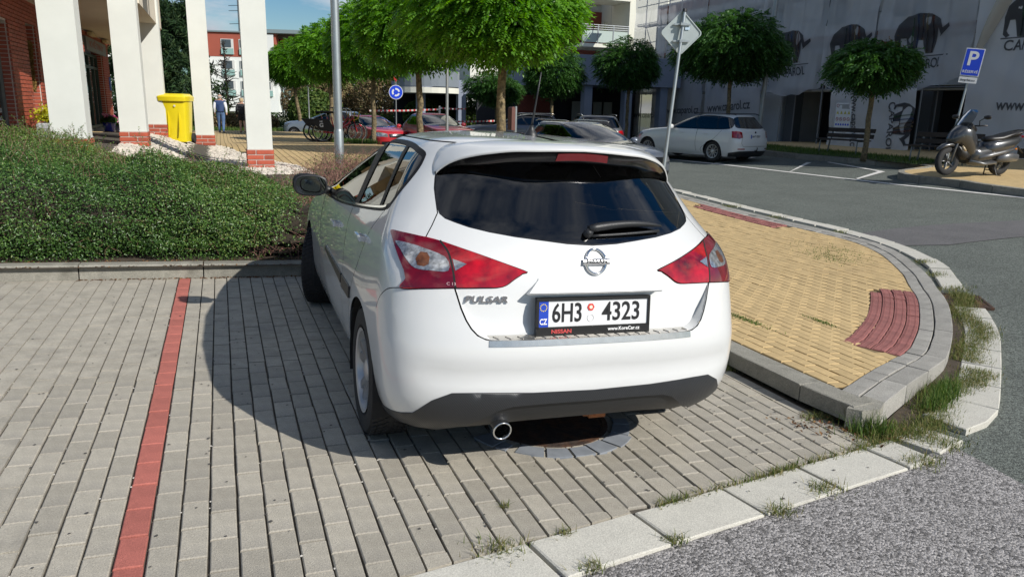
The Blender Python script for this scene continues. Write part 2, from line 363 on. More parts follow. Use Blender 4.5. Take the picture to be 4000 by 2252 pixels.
# ---- kerb between the bay and the planting
kerb = empty('kerb', (0, .2, 0)); kerb['kind'] = 'structure'
for i, x in enumerate(np.arange(-4.79, 3.6, 1.0)):
    b = MB(); L = .99
    prof = [(.0, -.1), (.0, .118), (.012, .13), (.138, .13), (.15, .118), (.15, -.1)]
    vs = []
    for xx in (-L/2, L/2):
        for y, z in prof: vs.append((xx, y, z))
    n = len(prof); b.add(vs, [tuple(range(n)), tuple(range(2*n-1, n-1, -1))]+[(q, q+n, (q+1) % n+n, (q+1) % n) for q in range(n)])
    o = b.build('kerb_stone', M_KERB, kerb); o.location = (x+.5, .005+random.gauss(0, .002), gz(x+.5, .2)+random.gauss(0, .002)); o.rotation_euler = (0, -TA, random.gauss(0, .003))
# ---- pale gutter slabs between the bay, the island and the road
gut = empty('gutter', (2, -4.7, 0)); gut['kind'] = 'structure'
def along(pts):
    acc = [0.0]
    for a, b in zip(pts, pts[1:]): acc.append(acc[-1]+math.dist(a, b))
    def f(s):
        s = max(0.0, min(acc[-1]-1e-6, s)); i = 0
        while acc[i+1] < s: i += 1
        t = (s-acc[i])/(acc[i+1]-acc[i]); a, b = pts[i], pts[i+1]; d = ((b[0]-a[0])/(acc[i+1]-acc[i]), (b[1]-a[1])/(acc[i+1]-acc[i]))
        return (a[0]+t*(b[0]-a[0]), a[1]+t*(b[1]-a[1])), d
    return f, acc[-1]
def ribbon_piece(name, f, s0, s1, o0, o1, h0, h1, m, parent, zf=gz, n=3, jit=.0):
    """a stone following a curve: offsets o0..o1 to the right of travel, heights h0..h1 over the terrain."""
    L, Rr = [], []
    j = [random.gauss(0, jit) for _ in range(4)] if jit else [0]*4
    for i in range(n):
        t = i/(n-1); (px, py), (dx, dy) = f(s0+(s1-s0)*t); nx, ny = dy, -dx
        L.append((px+nx*o0, py+ny*o0)); Rr.append((px+nx*o1, py+ny*o1))
    poly = L+Rr[::-1]; cx = sum(p[0] for p in poly)/len(poly); cy = sum(p[1] for p in poly)/len(poly); cz = zf(cx, cy)
    b = MB(); nn = len(poly); e = .004
    sh = [(cx+(x-cx)*(1-2*e/max(.08, math.dist((x, y), (cx, cy)))), cy+(y-cy)*(1-2*e/max(.08, math.dist((x, y), (cx, cy))))) for x, y in poly]
    vs = [(x-cx, y-cy, zf(x, y)-cz+h0) for x, y in poly]+[(x-cx, y-cy, zf(x, y)-cz+h1-e) for x, y in poly]+[(x-cx, y-cy, zf(x, y)-cz+h1+j[q % 4]) for q, (x, y) in enumerate(sh)]
    fs = [tuple(range(nn-1, -1, -1)), tuple(range(2*nn, 3*nn))]
    for r in (0, nn):
        for i in range(nn): fs.append((r+i, r+(i+1) % nn, r+nn+(i+1) % nn, r+nn+i))
    flip = sum(poly[i][0]*poly[(i+1) % nn][1]-poly[(i+1) % nn][0]*poly[i][1] for i in range(nn)) < 0
    if flip: fs = [t[::-1] for t in fs]
    b.add(vs, fs); o = b.build(name, m, parent); o.location = (cx-parent.location.x, cy-parent.location.y, cz-parent.location.z); return o
gl = [(-3.15, -5.49), (3.68, -4.305)]; f1, L1 = along(gl)
s = .0
while s < L1-.2:
    ribbon_piece('gutter_slab', f1, s+.009, min(s+.506, L1), 0, .248, -.06, .002+random.gauss(0, .002), M_SLAB, gut, jit=.0008); s += .5155
f1b, _ = along([(3.74, -4.26), (4.05, -4.16)]); ribbon_piece('gutter_slab', f1b, .0, .30, 0.02, .25, -.06, .001, M_SLAB, gut)
GC = spline([(4.2, -4.06), (4.55, -3.96), (5.08, -3.60), (5.51, -3.29), (5.9, -3.0), (6.27, -2.71), (6.62, -2.37), (6.78, -2.2)], 5)
f2, L2 = along(GC); s = 0
while s < L2-.15:
    ribbon_piece('gutter_slab', f2, s+.008, min(s+.47, L2), 0, .25, -.06, .002+random.gauss(0, .003), M_SLAB, gut, jit=.001); s += .48
GD = spline([(7.28, -1.62), (7.65, -1.22), (8.02, -.80), (8.36, -.2), (8.56, .3), (8.74, 1.05), (8.82, 1.9), (8.84, 3.05), (8.9, 4.2), (9.05, 6), (9.2, 9)], 5)
f3, L3 = along(GD); s = 0
while s < L3-.2:
    ribbon_piece('gutter_slab', f3, s+.01, s+.47, 0.03, .24, -.06, -.012+random.gauss(0, .003), M_SLAB, gut); s += .49
# ---- the raised ochre island
def iz(x, y): return gz(x, y)+.125-.085*smt((x-3.9)/2.2)
ISL = spline([(3.72, -4.17), (4.1, -3.97), (4.47, -3.78), (5.09, -3.47), (5.46, -3.22), (6.05, -2.77), (6.72, -2.17), (7.11, -1.72), (7.55, -1.21), (8.16, -.28), (8.44, .55), (8.48, 1.49), (8.47, 2.82), (8.55, 4.65), (8.7, 7), (8.9, 10), (9.3, 14)], 5)
f4, L4 = along(ISL)
def inner(o):
    out = []
    s = 0
    while s < L4:
        (px, py), (dx, dy) = f4(s); out.append((px-dy*o, py+dx*o)); s += .12
    return out
IN30 = inner(.255)
isl_poly = [(3.735, -3.8)]+[p for p in IN30 if p[0] > 3.74 and p[1] < 13.9]+[(4.4, 13.9), (4.4, 4.2), (3.735, .4)]
island = sheet('island_pavement', isl_poly, -.012, mat('ochre_joint_sand', (.17, .12, .06), .95, var=.4, vscale=20), .5, iz)
# kerb stones on the bay side (a real step), flush kerb on the road side, a row of grey edging inside it
ik = empty('island_kerb', (3.6, -2, 0)); ik['kind'] = 'structure'
fb, Lb = along([(3.555, .30), (3.56, -3.74), (3.60, -4.14)])
for s0, s1 in ((0.0, 1.03), (1.04, 2.03), (2.04, 3.03), (3.04, 4.04), (4.048, 4.42)):
    ribbon_piece('kerb_stone', fb, s0, s1, -.165, 0.0, -.1, .0, M_KERB, ik, zf=lambda x, y: gz(min(x, 3.56), y)+.125, n=3)
fc_ = along([(3.575, -4.06), (3.63, -4.175), (3.78, -4.14)])[0]
b = MB(); b.prism([(3.56, -4.105), (3.61, -4.165), (3.73, -4.175), (3.83, -4.11), (3.80, -3.99), (3.722, -4.02)], -.12, .0, f=lambda x, y, z: (x-3.6, y+2, gz(3.6, -4.1)+.121+z)); b.build('corner_stone', M_KERB, ik)
s = .10
while s < 13:
    ribbon_piece('edging_stone', f4, s+.004, s+.496, -.13, 0.0, -.12, .004+random.gauss(0, .002), M_KERB2, ik, zf=iz, n=3, jit=.001); s += .50
s = .12
while s < 13:
    ribbon_piece('edging_paver', f4, s+.003, s+.197, -.245, -.14, -.08, .002+random.gauss(0, .002), M_KERB2, ik, zf=iz, n=2, jit=.0007); s += .20
# tactile dull red paving along the dropped kerb
TS0, TS1 = 1.38, 3.9
def tact_mesh():
    b = MB(); b.box((0, 0, -.03), (.096, .190, .06), bev=.004)
    for i in (-1, 1):
        for j in range(5):
            x, y = i*.024, (j-2)*.039; r = .0085
            b.add([(x-r, y-r, 0), (x+r, y-r, 0), (x+r, y+r, 0), (x-r, y+r, 0), (x-.004, y-.004, .005), (x+.004, y-.004, .005), (x+.004, y+.004, .005), (x-.004, y+.004, .005)],
                  [(4, 5, 6, 7), (0, 1, 5, 4), (1, 2, 6, 5), (2, 3, 7, 6), (3, 0, 4, 7)])
    o = b.build('tactile_paver', M_TACT); me = o.data; bpy.data.objects.remove(o); return me
tm = tact_mesh()
for a0, a1, bands in ((TS0, TS1, 4), (8.1, 10.2, 3)):
    for q in range(bands):
        s = a0
        while s < a1-.1:
            (px, py), (dx, dy) = f4(s+.1); o_ = (.30 if bands == 4 else .30)+q*.102; k = 1-o_*.045
            x, y = px-dy*o_, py+dx*o_
            o = bpy.data.objects.new('tactile_paver', tm); COL.objects.link(o); o.parent = island
            o.location = (x, y, iz(x, y)+.006+random.gauss(0, .002)); o.rotation_euler = (random.gauss(0, .012), random.gauss(0, .012), math.atan2(dy, dx)-math.pi/2); o.scale = (1, .99, 1)
            s += .2/k*.985
def in_tact(x, y):
    for a0, a1, w_ in ((TS0+.02, TS1-.04, .625), (8.12, 10.16, .52)):
        s = a0
        while s < a1:
            (px, py), (dx, dy) = f4(s); rx, ry = x-px, y-py; o_ = -rx*dy+ry*dx; t = rx*dx+ry*dy
            if abs(t) < .08 and .2 < o_ < w_: return True
            s += .12
    return False
bm_y = brick_mesh('ochre_paver', .0938, .1950, .05, M_YEL)
yc_cells = []
for k in range(37, 88):
    for j in range(-60, 27):
        xc = (k+.5)*CP; off = 0.0 if k % 2 == 0 else .5; yc = -(j+off-.5)*LP
        if yc > 12: continue
        cs = [(xc+a*.0469, yc+b_*.0975) for a, b_ in ((-1, -1), (1, -1), (1, 1), (-1, 1))]
        ins = [pip(x, y, isl_poly) for x, y in cs]
        if not any(ins) and not pip(xc, yc, isl_poly): continue
        if in_tact(xc, yc): continue
        poly = cs; full = all(ins)
        if not full:
            # trim against the curved edging: walk the cut corner points inside along the edges
            out = []
            for i in range(4):
                p, q = cs[i], cs[(i+1) % 4]
                if ins[i]: out.append(p)
                if ins[i] != ins[(i+1) % 4]:
                    lo, hi = (p, q) if ins[i] else (q, p)
                    for _ in range(9):
                        m_ = ((lo[0]+hi[0])/2, (lo[1]+hi[1])/2)
                        if pip(m_[0], m_[1], isl_poly): lo = m_
                        else: hi = m_
                    out.append(lo)
            poly = out
            if len(poly) < 3: continue
        d = math.dist((xc, yc), CAM[:2]); vis = yc < -1.2+(xc-3.8)*.9 and xc > 3.7+(-(yc+3.3))*-.25
        yc_cells.append((d if vis else d+40, xc, yc, poly, full))
yc_cells.sort(); yf = MB()
for i, (d, xc, yc, poly, full) in enumerate(yc_cells):
    z = iz(xc, yc)+random.gauss(0, .0012); sx = (iz(xc+.05, yc)-iz(xc-.05, yc))/.1; sy = (iz(xc, yc+.1)-iz(xc, yc-.1))/.2
    if i < 300 and full:
        o = bpy.data.objects.new('ochre_paver', bm_y); COL.objects.link(o); o.parent = island; o.location = (xc, yc, z); o.rotation_euler = (math.atan(sy)+random.gauss(0, .004), -math.atan(sx)+random.gauss(0, .004), random.gauss(0, .004))
    elif i < 300:
        b = MB(); b.prism([(x-xc, y-yc) for x, y in poly], -.05, 0, f=lambda x, y, zz_: (x, y, zz_+sx*x+sy*y)); o = b.build('ochre_paver', M_YEL, island); o.location = (xc, yc, z)
    else:
        yf.prism(poly, -.05, 0, f=lambda x, y, zz_: (x, y, iz(x, y)+zz_+z-iz(xc, yc)))
o = yf.build('ochre_paver_field', M_YELF, island); o['kind'] = 'stuff'
sheet('gutter_soil', [(px+dy*.0, py-dx*.0) for (px, py), (dx, dy) in [f4(q*.2) for q in range(0, 21)]]+[p for p in GC[::-1]]+[(4.05, -4.16), (3.70, -4.30)], -.006, M_DSOIL, .3, edge=.1)
# ---- drain grate set in the gutter
M_IRON = mat('rusty_cast_iron', (.07, .05, .042), .75, .4, var=.4, vscale=20, bump=.6, bscale=60, col2=(.12, .06, .035), c2scale=9)
gr = empty('drain_grate', (7.04, -2.02, gz(7.04, -2.02)-.02), R(-38), 'rusty iron drain grate in the gutter at the island kerb', 'drain')
b = MB()
for sx_ in (-1, 1): b.box((sx_*.24, 0, 0), (.03, .5, .035), bev=.003)
for sy_ in (-1, 1): b.box((0, sy_*.235, 0), (.45, .03, .035), bev=.003)
b.build('grate_frame', M_IRON, gr)
for i in range(8): MB().box((0, -.19+i*.0545, 0), (.45, .03, .03), bev=.003).build('grate_bar', M_IRON, gr)
b = MB(); b.box((0, 0, -.09), (.45, .44, .1)); b.build('pit', mat('pit_black', (.008, .008, .008), .95), gr)
# ---- pavement on the far side of the road
RP = [(15.3, -8), (15.45, 3.0), (15.75, 4.8), (15.7, 6.2), (16.4, 7.2), (17.9, 7.6), (18.0, 10), (17.75, 12.4), (18.1, 16), (19.0, 22), (30, 22), (30, -8)]
def rz(x, y): return gz(x, y)+.115
rpv = sheet('far_pavement', RP, .115, M_YELF, .8)
rk = empty('far_kerb', (16, 5, 0)); rk['kind'] = 'structure'
f5, L5 = along(spline(RP[:10], 6)); s = .0
while s < L5-1:
    ribbon_piece('kerb_stone', f5, s+.006, s+.99, -.005, .14, -.15, .125, M_KERB, rk, n=3); s += 1.0
GRV = [(17.75, 7.9), (18.05, 10), (17.85, 12.4), (18.2, 16), (19.1, 21.5), (21.4, 21.5), (20.6, 15), (20.3, 11.5), (20.2, 9.3), (19.4, 8.0)]
M_TURF = mat('verge_turf', (.05, .075, .022), .95, var=.4, vscale=6, bump=1, bscale=60)
sheet('grass_verge', GRV, .135, M_TURF, .6)
# road markings: edge line, parking bay lines by the white estate
sheet('road_marking', [(14.80, 9.7), (14.95, 9.7), (15.1, 6.2), (15.42, 3.3), (15.2, -4), (15.05, -4), (15.27, 3.3), (14.95, 6.2)], -.024, M_WPAINT, .5)
sheet('road_marking', [(14.95, 9.7), (14.8, 9.7), (14.7, 12), (14.3, 17), (14.45, 17), (14.85, 12)], -.023, M_WPAINT, .5)
sheet('road_marking', [(14.9, 9.4), (15.0, 9.5), (17.1, 11.2), (17.15, 11.05)], -.022, M_WPAINT, .5)
sheet('road_marking', [(15.1, 7.2), (15.15, 7.32), (16.8, 8.2), (17.6, 10.9), (17.72, 10.9), (16.9, 8.05)], -.021, M_WPAINT, .5)
sheet('road_marking', [(14.6, 12.5), (14.65, 12.62), (17.0, 13.6), (17.05, 13.45)], -.022, M_WPAINT, .5)
# ---------------------------------------------------------------- car shell: lofted plan contours
def pchip(xs, ys):
    n = len(xs); h = [xs[i+1]-xs[i] for i in range(n-1)]; d = [(ys[i+1]-ys[i])/h[i] for i in range(n-1)]
    m = [0.0]*n; m[0] = d[0]; m[-1] = d[-1]
    for i in range(1, n-1):
        if d[i-1]*d[i] > 0:
            w1 = 2*h[i]+h[i-1]; w2 = h[i]+2*h[i-1]
            m[i] = (w1+w2)/(w1/d[i-1]+w2/d[i])
    def f(x):
        if x <= xs[0]: return ys[0]+(x-xs[0])*m[0]
        if x >= xs[-1]: return ys[-1]
        lo, hi = 0, n-1
        while hi-lo > 1:
            k = (lo+hi)//2
            if xs[k] <= x: lo = k
            else: hi = k
        t = (x-xs[lo])/h[lo]
        return ((1+2*t)*(1-t)**2*ys[lo]+t*(1-t)**2*h[lo]*m[lo]+t*t*(3-2*t)*ys[lo+1]+t*t*(t-1)*h[lo]*m[lo+1])
    return f

class Shell:
    """rows: (z, w, yr, cr, nr, yf, cf, nf); v runs up the rows in metres, u runs -3..3 round the plan contour (0 = rear centre)."""
    def __init__(s, rows, barrel=0.02, yc=1.3, crown=0.05, crown_y=0.6, cap_from=None, disp=None):
        vs = [0.0]
        for a, b in zip(rows, rows[1:]):
            vs.append(vs[-1]+math.sqrt((b[0]-a[0])**2+(b[1]-a[1])**2+(0.5*(b[2]-a[2]))**2))
        s.vs = vs; s.vmax = vs[-1]; s.rows = rows
        s.f = [pchip(vs, [r[k] for r in rows]) for k in range(8)]
        s.barrel, s.yc, s.crown, s.crown_y, s.disp = barrel, yc, crown, crown_y, disp
        s.vcap = vs[cap_from] if cap_from else vs[-1]
    def at(s, u, v, d=True):
        z, w, yr, cr, nr, yf, cf, nf = [f(v) for f in s.f]
        sg = -1.0 if u < 0 else 1.0; a = abs(u)
        if a <= 1:
            p = a*math.pi/2; sn, cs = math.sin(p), max(math.cos(p), 0.0)
            k = (sn**nr+cs**nr)**(-1/nr); x = w*k*sn; y = yr+cr*(1-k*cs)
        elif a <= 2:
            x = w; y = yr+cr+(a-1)*(yf-cf-yr-cr)
        else:
            p = (a-2)*math.pi/2; sn, cs = math.sin(p), max(math.cos(p), 0.0)
            k = (sn**nf+cs**nf)**(-1/nf); x = w*k*cs; y = yf-cf+cf*k*sn
        x *= 1-s.barrel*((y-s.yc)/2.1)**2
        if v > s.vcap:
            q = min(1.0, (v-s.vcap)/max(1e-6, s.vmax-s.vcap)); q = q*q*(3-2*q)
            z -= s.crown*q*((y-s.crown_y)/1.2)**2
        P = [sg*x, y, z]
        if d and s.disp: P = s.disp(P)
        return P
    def v_of_z(s, z):
        lo, hi = 0.0, s.vmax
        for _ in range(40):
            m = (lo+hi)/2
            if s.f[0](m) < z: lo = m
            else: hi = m
        return (lo+hi)/2
    def rear(s, x, z):
        """(u,v) of the point at lateral x and height z on the rear end."""
        v = s.v_of_z(z); w, yr, cr, nr = [s.f[k](v) for k in (1, 2, 3, 4)]
        y = yr; ph = 0
        for _ in range(6):
            r = min(0.9999, abs(x)/(w*(1-s.barrel*((y-s.yc)/2.1)**2)))
            ph = math.pi/2 if r >= 0.9999 else (0 if r < 1e-6 else math.atan(1/((1/r**nr-1)**(1/nr))))
            sn, cs = math.sin(ph), math.cos(ph); k = (sn**nr+cs**nr)**(-1/nr); y = yr+cr*(1-k*cs)
        return (math.copysign(ph/(math.pi/2), x), v)
    def side(s, y, z, sg):
        v = s.v_of_z(z); yr, cr, nr, yf, cf, nf = [s.f[k](v) for k in (2, 3, 4, 5, 6, 7)]
        if y < yr+cr:
            r = min(1.0, max(0.0, 1-(y-yr)/cr))
            a = 1.0 if r <= 1e-6 else math.atan((1/r**nr-1)**(1/nr))/(math.pi/2)
        elif y <= yf-cf: a = 1+(y-yr-cr)/(yf-cf-yr-cr)
        else:
            r = min(1.0, (y-yf+cf)/cf)
            a = 2+(0 if r < 1e-6 else math.atan(1/((1/r**nf-1)**(1/nf)) if r < 0.9999 else 9e9)/(math.pi/2))
        return (sg*a, v)
    def nrm(s, u, v):
        e = 2e-3
        a = s.at(u+e, v); b = s.at(u-e, v); c = s.at(u, min(v+e, s.vmax)); d = s.at(u, max(v-e, 0))
        A = [a[i]-b[i] for i in range(3)]; B = [c[i]-d[i] for i in range(3)]
        n = [A[1]*B[2]-A[2]*B[1], A[2]*B[0]-A[0]*B[2], A[0]*B[1]-A[1]*B[0]]
        l = math.sqrt(sum(q*q for q in n)) or 1
        return [q/l for q in n]

def smooth(t):
    t = min(1.0, max(0.0, t)); return t*t*(3-2*t)

HERO_ROWS = [
    (.19, .78, -.60, .34, 2.8, 3.40, .50, 2.4), (.25, .825, -.69, .36, 2.9, 3.48, .55, 2.4), (.33, .860, -.76, .38, 3.0, 3.54, .60, 2.4),
    (.42, .876, -.797, .40, 3.0, 3.57, .62, 2.4), (.52, .881, -.81, .41, 3.0, 3.575, .64, 2.4), (.60, .882, -.806, .41, 3.0, 3.57, .64, 2.4),
    (.68, .880, -.79, .41, 3.0, 3.55, .66, 2.3), (.76, .877, -.767, .40, 3.0, 3.50, .70, 2.2), (.84, .872, -.748, .40, 3.0, 3.40, .80, 2.1),
    (.90, .866, -.735, .40, 2.95, 3.25, .90, 2.0), (.97, .855, -.715, .41, 2.75, 2.95, .95, 2.0), (1.03, .836, -.687, .43, 2.45, 2.55, .85, 2.0),
    (1.07, .817, -.662, .445, 2.25, 2.25, .75, 2.0), (1.14, .780, -.605, .455, 2.1, 1.98, .65, 2.0), (1.22, .737, -.540, .45, 2.05, 1.72, .60, 2.0),
    (1.30, .692, -.478, .44, 2.0, 1.46, .56, 2.0), (1.37, .648, -.43, .42, 2.0, 1.22, .52, 2.1), (1.42, .605, -.395, .39, 2.0, 1.04, .48, 2.1),
    (1.448, .555, -.365, .35, 2.0, .92, .44, 2.1), (1.465, .48, -.34, .30, 2.0, .84, .40, 2.1), (1.48, .35, -.315, .24, 2.0, .76, .34, 2.1),
    (1.489, .19, -.28, .14, 2.0, .68, .26, 2.1), (1.493, .02, -.24, .05, 2.0, .60, .14, 2.0)]
def hero_disp(P):
    x, y, z = P
    if y > 1.0 or z > 1.1: 
        return P
    # rear wheel-arch swell and shoulder
    if abs(x) > .6:
        k = math.exp(-((y)/.42)**2)*math.exp(-((z-.62)/.22)**2)
        x += math.copysign(.012*k, x)
    if y < -.25 and .36 < z < .68: y += .016*math.exp(-((z-.52)/.055)**2)*smooth((.84-abs(x))/.2)
    return [x, y, z]
# ---------------------------------------------------------------- cutting a shell into panels
UW = (1.1, 2.8, 1.2)
def u2m(u):
    a = abs(u); m = UW[0]*a if a <= 1 else (UW[0]+UW[1]*(a-1) if a <= 2 else UW[0]+UW[1]+UW[2]*(a-2)); return math.copysign(m, u)
def m2u(m):
    a = abs(m); u = a/UW[0] if a <= UW[0] else (1+(a-UW[0])/UW[1] if a <= UW[0]+UW[1] else 2+(a-UW[0]-UW[1])/UW[2]); return math.copysign(min(u, 3.0), m)
def np_pip(X, Y, poly):
    c = np.zeros(len(X), bool); n = len(poly); j = n-1
    for i in range(n):
        xi, yi = poly[i]; xj, yj = poly[j]
        if yi != yj: c ^= ((yi > Y) != (yj > Y)) & (X < (xj-xi)*(Y-yi)/(yj-yi)+xi)
        j = i
    return c
def grow(poly, d):
    n = len(poly); ar = sum(poly[i][0]*poly[(i+1) % n][1]-poly[(i+1) % n][0]*poly[i][1] for i in range(n)); sg = 1 if ar > 0 else -1; out = []
    for i in range(n):
        a, b, c = poly[i-1], poly[i], poly[(i+1) % n]; e1 = (b[0]-a[0], b[1]-a[1]); e2 = (c[0]-b[0], c[1]-b[1])
        l1 = math.hypot(*e1) or 1; l2 = math.hypot(*e2) or 1
        nx = e1[1]/l1+e2[1]/l2; ny = -(e1[0]/l1+e2[0]/l2); l = math.hypot(nx, ny) or 1; k = min(1.6, 2/l) if l > .3 else 1
        out.append((b[0]+sg*nx/l*d*k, b[1]+sg*ny/l*d*k))
    return out
def stroke(pts, wd):
    L, Q = [], []; n = len(pts)
    for i in range(n):
        a, b = pts[max(0, i-1)], pts[min(n-1, i+1)]; dx, dy = b[0]-a[0], b[1]-a[1]; l = math.hypot(dx, dy) or 1; nx, ny = -dy/l*wd/2, dx/l*wd/2
        L.append((pts[i][0]+nx, pts[i][1]+ny)); Q.append((pts[i][0]-nx, pts[i][1]-ny))
    return L+Q[::-1]
def cut_shell(SH, regions, parent, base, du=(.028, .075, .09), dv=.034, two_tone=None):
    """regions: list of dicts name, poly (metric u, v), mat, off, skirt, hole, disp, sub (parent region index). Later ones lie over earlier ones."""
    pts = []; edges = []
    tot = sum(UW); us = []
    m = 0.0
    while m < UW[0]: us.append(m); m += du[0]
    while m < UW[0]+UW[1]: us.append(m); m += du[1]
    while m < tot: us.append(m); m += du[2]
    us.append(tot); us = sorted(set([-x for x in us]+us))
    nv = int(SH.vmax/dv); vv = [SH.vmax*i/nv for i in range(nv+1)]
    jr = random.Random(3)
    for i, a in enumerate(us):
        for k, b in enumerate(vv):
            e = 0 if i in (0, len(us)-1) or k in (0, nv) else .15*dv
            pts.append(Vector((a+jr.uniform(-e, e), b+jr.uniform(-e, e))))
    for r in regions:
        P = r['poly']; n0 = len(pts)
        pts += [Vector((min(tot, max(-tot, p[0])), min(SH.vmax, max(0.0, p[1])))) for p in P]
        edges += [(n0+i, n0+(i+1) % len(P)) for i in range(len(P))]
    res = delaunay_2d_cdt(pts, edges, [], 0, 1e-5)
    V = np.array([(v.x, v.y) for v in res[0]]); F = np.array([tuple(f) for f in res[2]])
    C = V[F].mean(axis=1); lab = np.full(len(F), -1)
    for i, r in enumerate(regions):
        lab[np_pip(C[:, 0], C[:, 1], r['poly'])] = i
    cache = {}
    def surf(i):
        if i not in cache:
            u = m2u(V[i][0]); v = V[i][1]; cache[i] = (SH.at(u, v), SH.nrm(u, v))
        return cache[i]
    out = {}
    groups = {}
    for i in range(-1, len(regions)):
        r = base if i < 0 else regions[i]
        if r.get('hole'): continue
        fs = F[lab == i]
        if len(fs): groups.setdefault(r['name'] if r.get('merge') else (r['name'], i), []).append((r, fs))
    for key, lst in groups.items():
        r = lst[0][0]; fs = np.concatenate([x[1] for x in lst]); ids = np.unique(fs); mp = {int(q): k for k, q in enumerate(ids)}
        off = r.get('off', 0.0); P = []; Nn = []
        for q in ids:
            p, n = surf(int(q)); d = r['disp'](p) if r.get('disp') else (0, 0, 0)
            P.append([p[k]+n[k]*off+d[k] for k in range(3)]); Nn.append(n)
        faces = [tuple(mp[int(a)] for a in f) for f in fs]
        if r.get('skirt'):
            cnt = {}
            for f in faces:
                for a, b in ((f[0], f[1]), (f[1], f[2]), (f[2], f[0])): cnt[(a, b)] = cnt.get((a, b), 0)+1
            base_n = len(P); em = {}
            for (a, b) in [e for e in cnt if (e[1], e[0]) not in cnt]:
                for q in (a, b):
                    if q not in em:
                        p, n = surf(int(ids[q])); em[q] = len(P); P.append([P[q][k]-n[k]*r['skirt'] for k in range(3)]); Nn.append(n)
                faces.append((b, a, em[a], em[b]))
            # skirt keeps its own flat normals
            o = mesh_obj(r['name'], P, faces, r['mat'], parent if r.get('sub') is None else out[r['sub']], 40)
        else:
            o = mesh_obj(r['name'], P, faces, r['mat'], parent if r.get('sub') is None else out[r['sub']], True, normals=Nn)
        if r.get('label'): o['label'] = r['label']
        out[r.get('key', r['name'])] = o
    return out
def wheel(parent, loc, rad=.316, wd=.205, side=-1, steer=0.0, rim_r=.205, spokes=5, rimmat=None, tread=True, detail=1):
    """side -1: outer face to -x. wheel > tyre, rim."""
    w_ = empty('wheel'); w_.parent = parent; w_.location = loc; w_.rotation_euler = (0, 0, steer)
    n = 48 if detail else 24
    t = MB(); h = wd/2; s = side
    prof = [(rim_r, -h*.75), (rim_r+.02, -h*.95), (rad-.045, -h), (rad-.016, -h*.93), (rad-.004, -h*.78), (rad, -h*.5), (rad, h*.5), (rad-.004, h*.78), (rad-.016, h*.93), (rad-.045, h), (rim_r+.02, h*.95), (rim_r, h*.75)]
    t.lathe(prof, n=n, axis='X')
    if tread:
        for k in range(56):
            a = 2*math.pi*k/56
            for sg in (-1, 1):
                for q in range(3):
                    x0 = sg*(.012+q*.028); x1 = sg*(.032+q*.028); d0 = a+q*.05; d1 = a+q*.05+.035; rr_ = rad+.0045
                    vs = []
                    for x, d in ((x0, d0), (x1, d1)):
                        for da in (0, .062):
                            vs.append((x, rr_*math.cos(d+da), rr_*math.sin(d+da)))
                    lo = [(x, y*(rad-.002)/rr_, z*(rad-.002)/rr_) for x, y, z in vs]
                    t.add(vs+lo, [(0, 1, 3, 2), (2, 3, 1, 0), (0, 1, 5, 4), (2, 3, 7, 6), (0, 2, 6, 4), (1, 3, 7, 5)])
    tm_ = mat('tyre_rubber', (.018, .018, .019), .8, var=.25, vscale=20, bump=.3, bscale=120)
    t.build('tyre', tm_, w_, 35)
    rm = rimmat or mat('silver_alloy', (.55, .55, .55), .38, .55, var=.06, vscale=6)
    dk = mat('wheel_dark', (.02, .02, .02), .7)
    r = MB(); f = s*h*.72
    r.lathe([(rim_r+.004, s*h*.95), (rim_r-.012, s*h*.9), (rim_r-.022, s*h*.5), (rim_r-.03, -s*h*.6)], n=n, axis='X')
    for k in range(spokes):
        a = 2*math.pi*k/spokes+.3
        for da in ((-.13, .13) if spokes <= 6 else (0,)):
            a0, a1 = a+da*1.6, a+da*.6
            p0 = Vector((f-s*.012, .045*math.cos(a), .045*math.sin(a))); p1 = Vector((f+s*.006, (rim_r-.015)*math.cos(a0), (rim_r-.015)*math.sin(a0)))
            d = (p1-p0).normalized(); nrm_ = d.cross(Vector((1, 0, 0))).normalized()*(.02 if spokes <= 6 else .015)
            vs = [p0-nrm_*1.2, p0+nrm_*1.2, p1+nrm_*.9, p1-nrm_*.9]; q = Vector((-s*.03, 0, 0))
            r.add(vs+[v+q for v in vs], [(0, 1, 2, 3), (3, 2, 1, 0), (0, 1, 5, 4), (1, 2, 6, 5), (2, 3, 7, 6), (3, 0, 4, 7)])
    r.lathe([(.0, f+s*.012), (.03, f+s*.011), (.052, f+s*.002), (.056, f-s*.03)], n=20, axis='X')
    rim = r.build('rim', rm, w_, 40)
    b = MB(); b.lathe([(rim_r-.012, f-s*.06), (.0, f-s*.065)], n=24, axis='X'); b.build('brake_disc', dk, rim)
    return w_
# ---------------------------------------------------------------- the white hatchback
def frame_on_bay(cx, cy, yaw):
    n = Vector((-TA, -TB, 1)).normalized(); y = Vector((math.sin(yaw), math.cos(yaw), 0)); y = (y-n*y.dot(n)).normalized(); x = y.cross(n)
    m = Matrix((x, y, n)).transposed().to_4x4(); m.translation = (cx, cy, TA*cx+TB*cy); return m
car = empty('hatchback', mw=frame_on_bay(1.865, -3.53, R(1.1)), label='white five-door hatchback parked in the grey paved bay, seen from behind', cat='car')
SH = Shell(HERO_ROWS, cap_from=17, disp=hero_disp)
M_WHITE = mat('white_car_paint', (.62, .63, .63), .34, coat=1.0, spec=.5)
M_BLK = mat('black_gloss_trim', (.006, .006, .007), .18, coat=.5)
M_TRIM = mat('matt_black_trim', (.008, .008, .009), .55, spec=.25)
M_GAP = mat('panel_gap_black', (.006, .006, .006), .8)
M_PLAST = mat('satin_black_plastic', (.018, .019, .021), .42, bump=.15, bscale=400)
M_LENS = mat('red_lamp_lens', (.30, .003, .006), .07, coat=1.0, var=.75, vscale=11, vdet=3, spec=.6)
M_LENS2 = mat('dark_red_lamp_lens', (.13, .002, .006), .07, coat=1.0, var=.5, vscale=12, vdet=2, spec=.6)
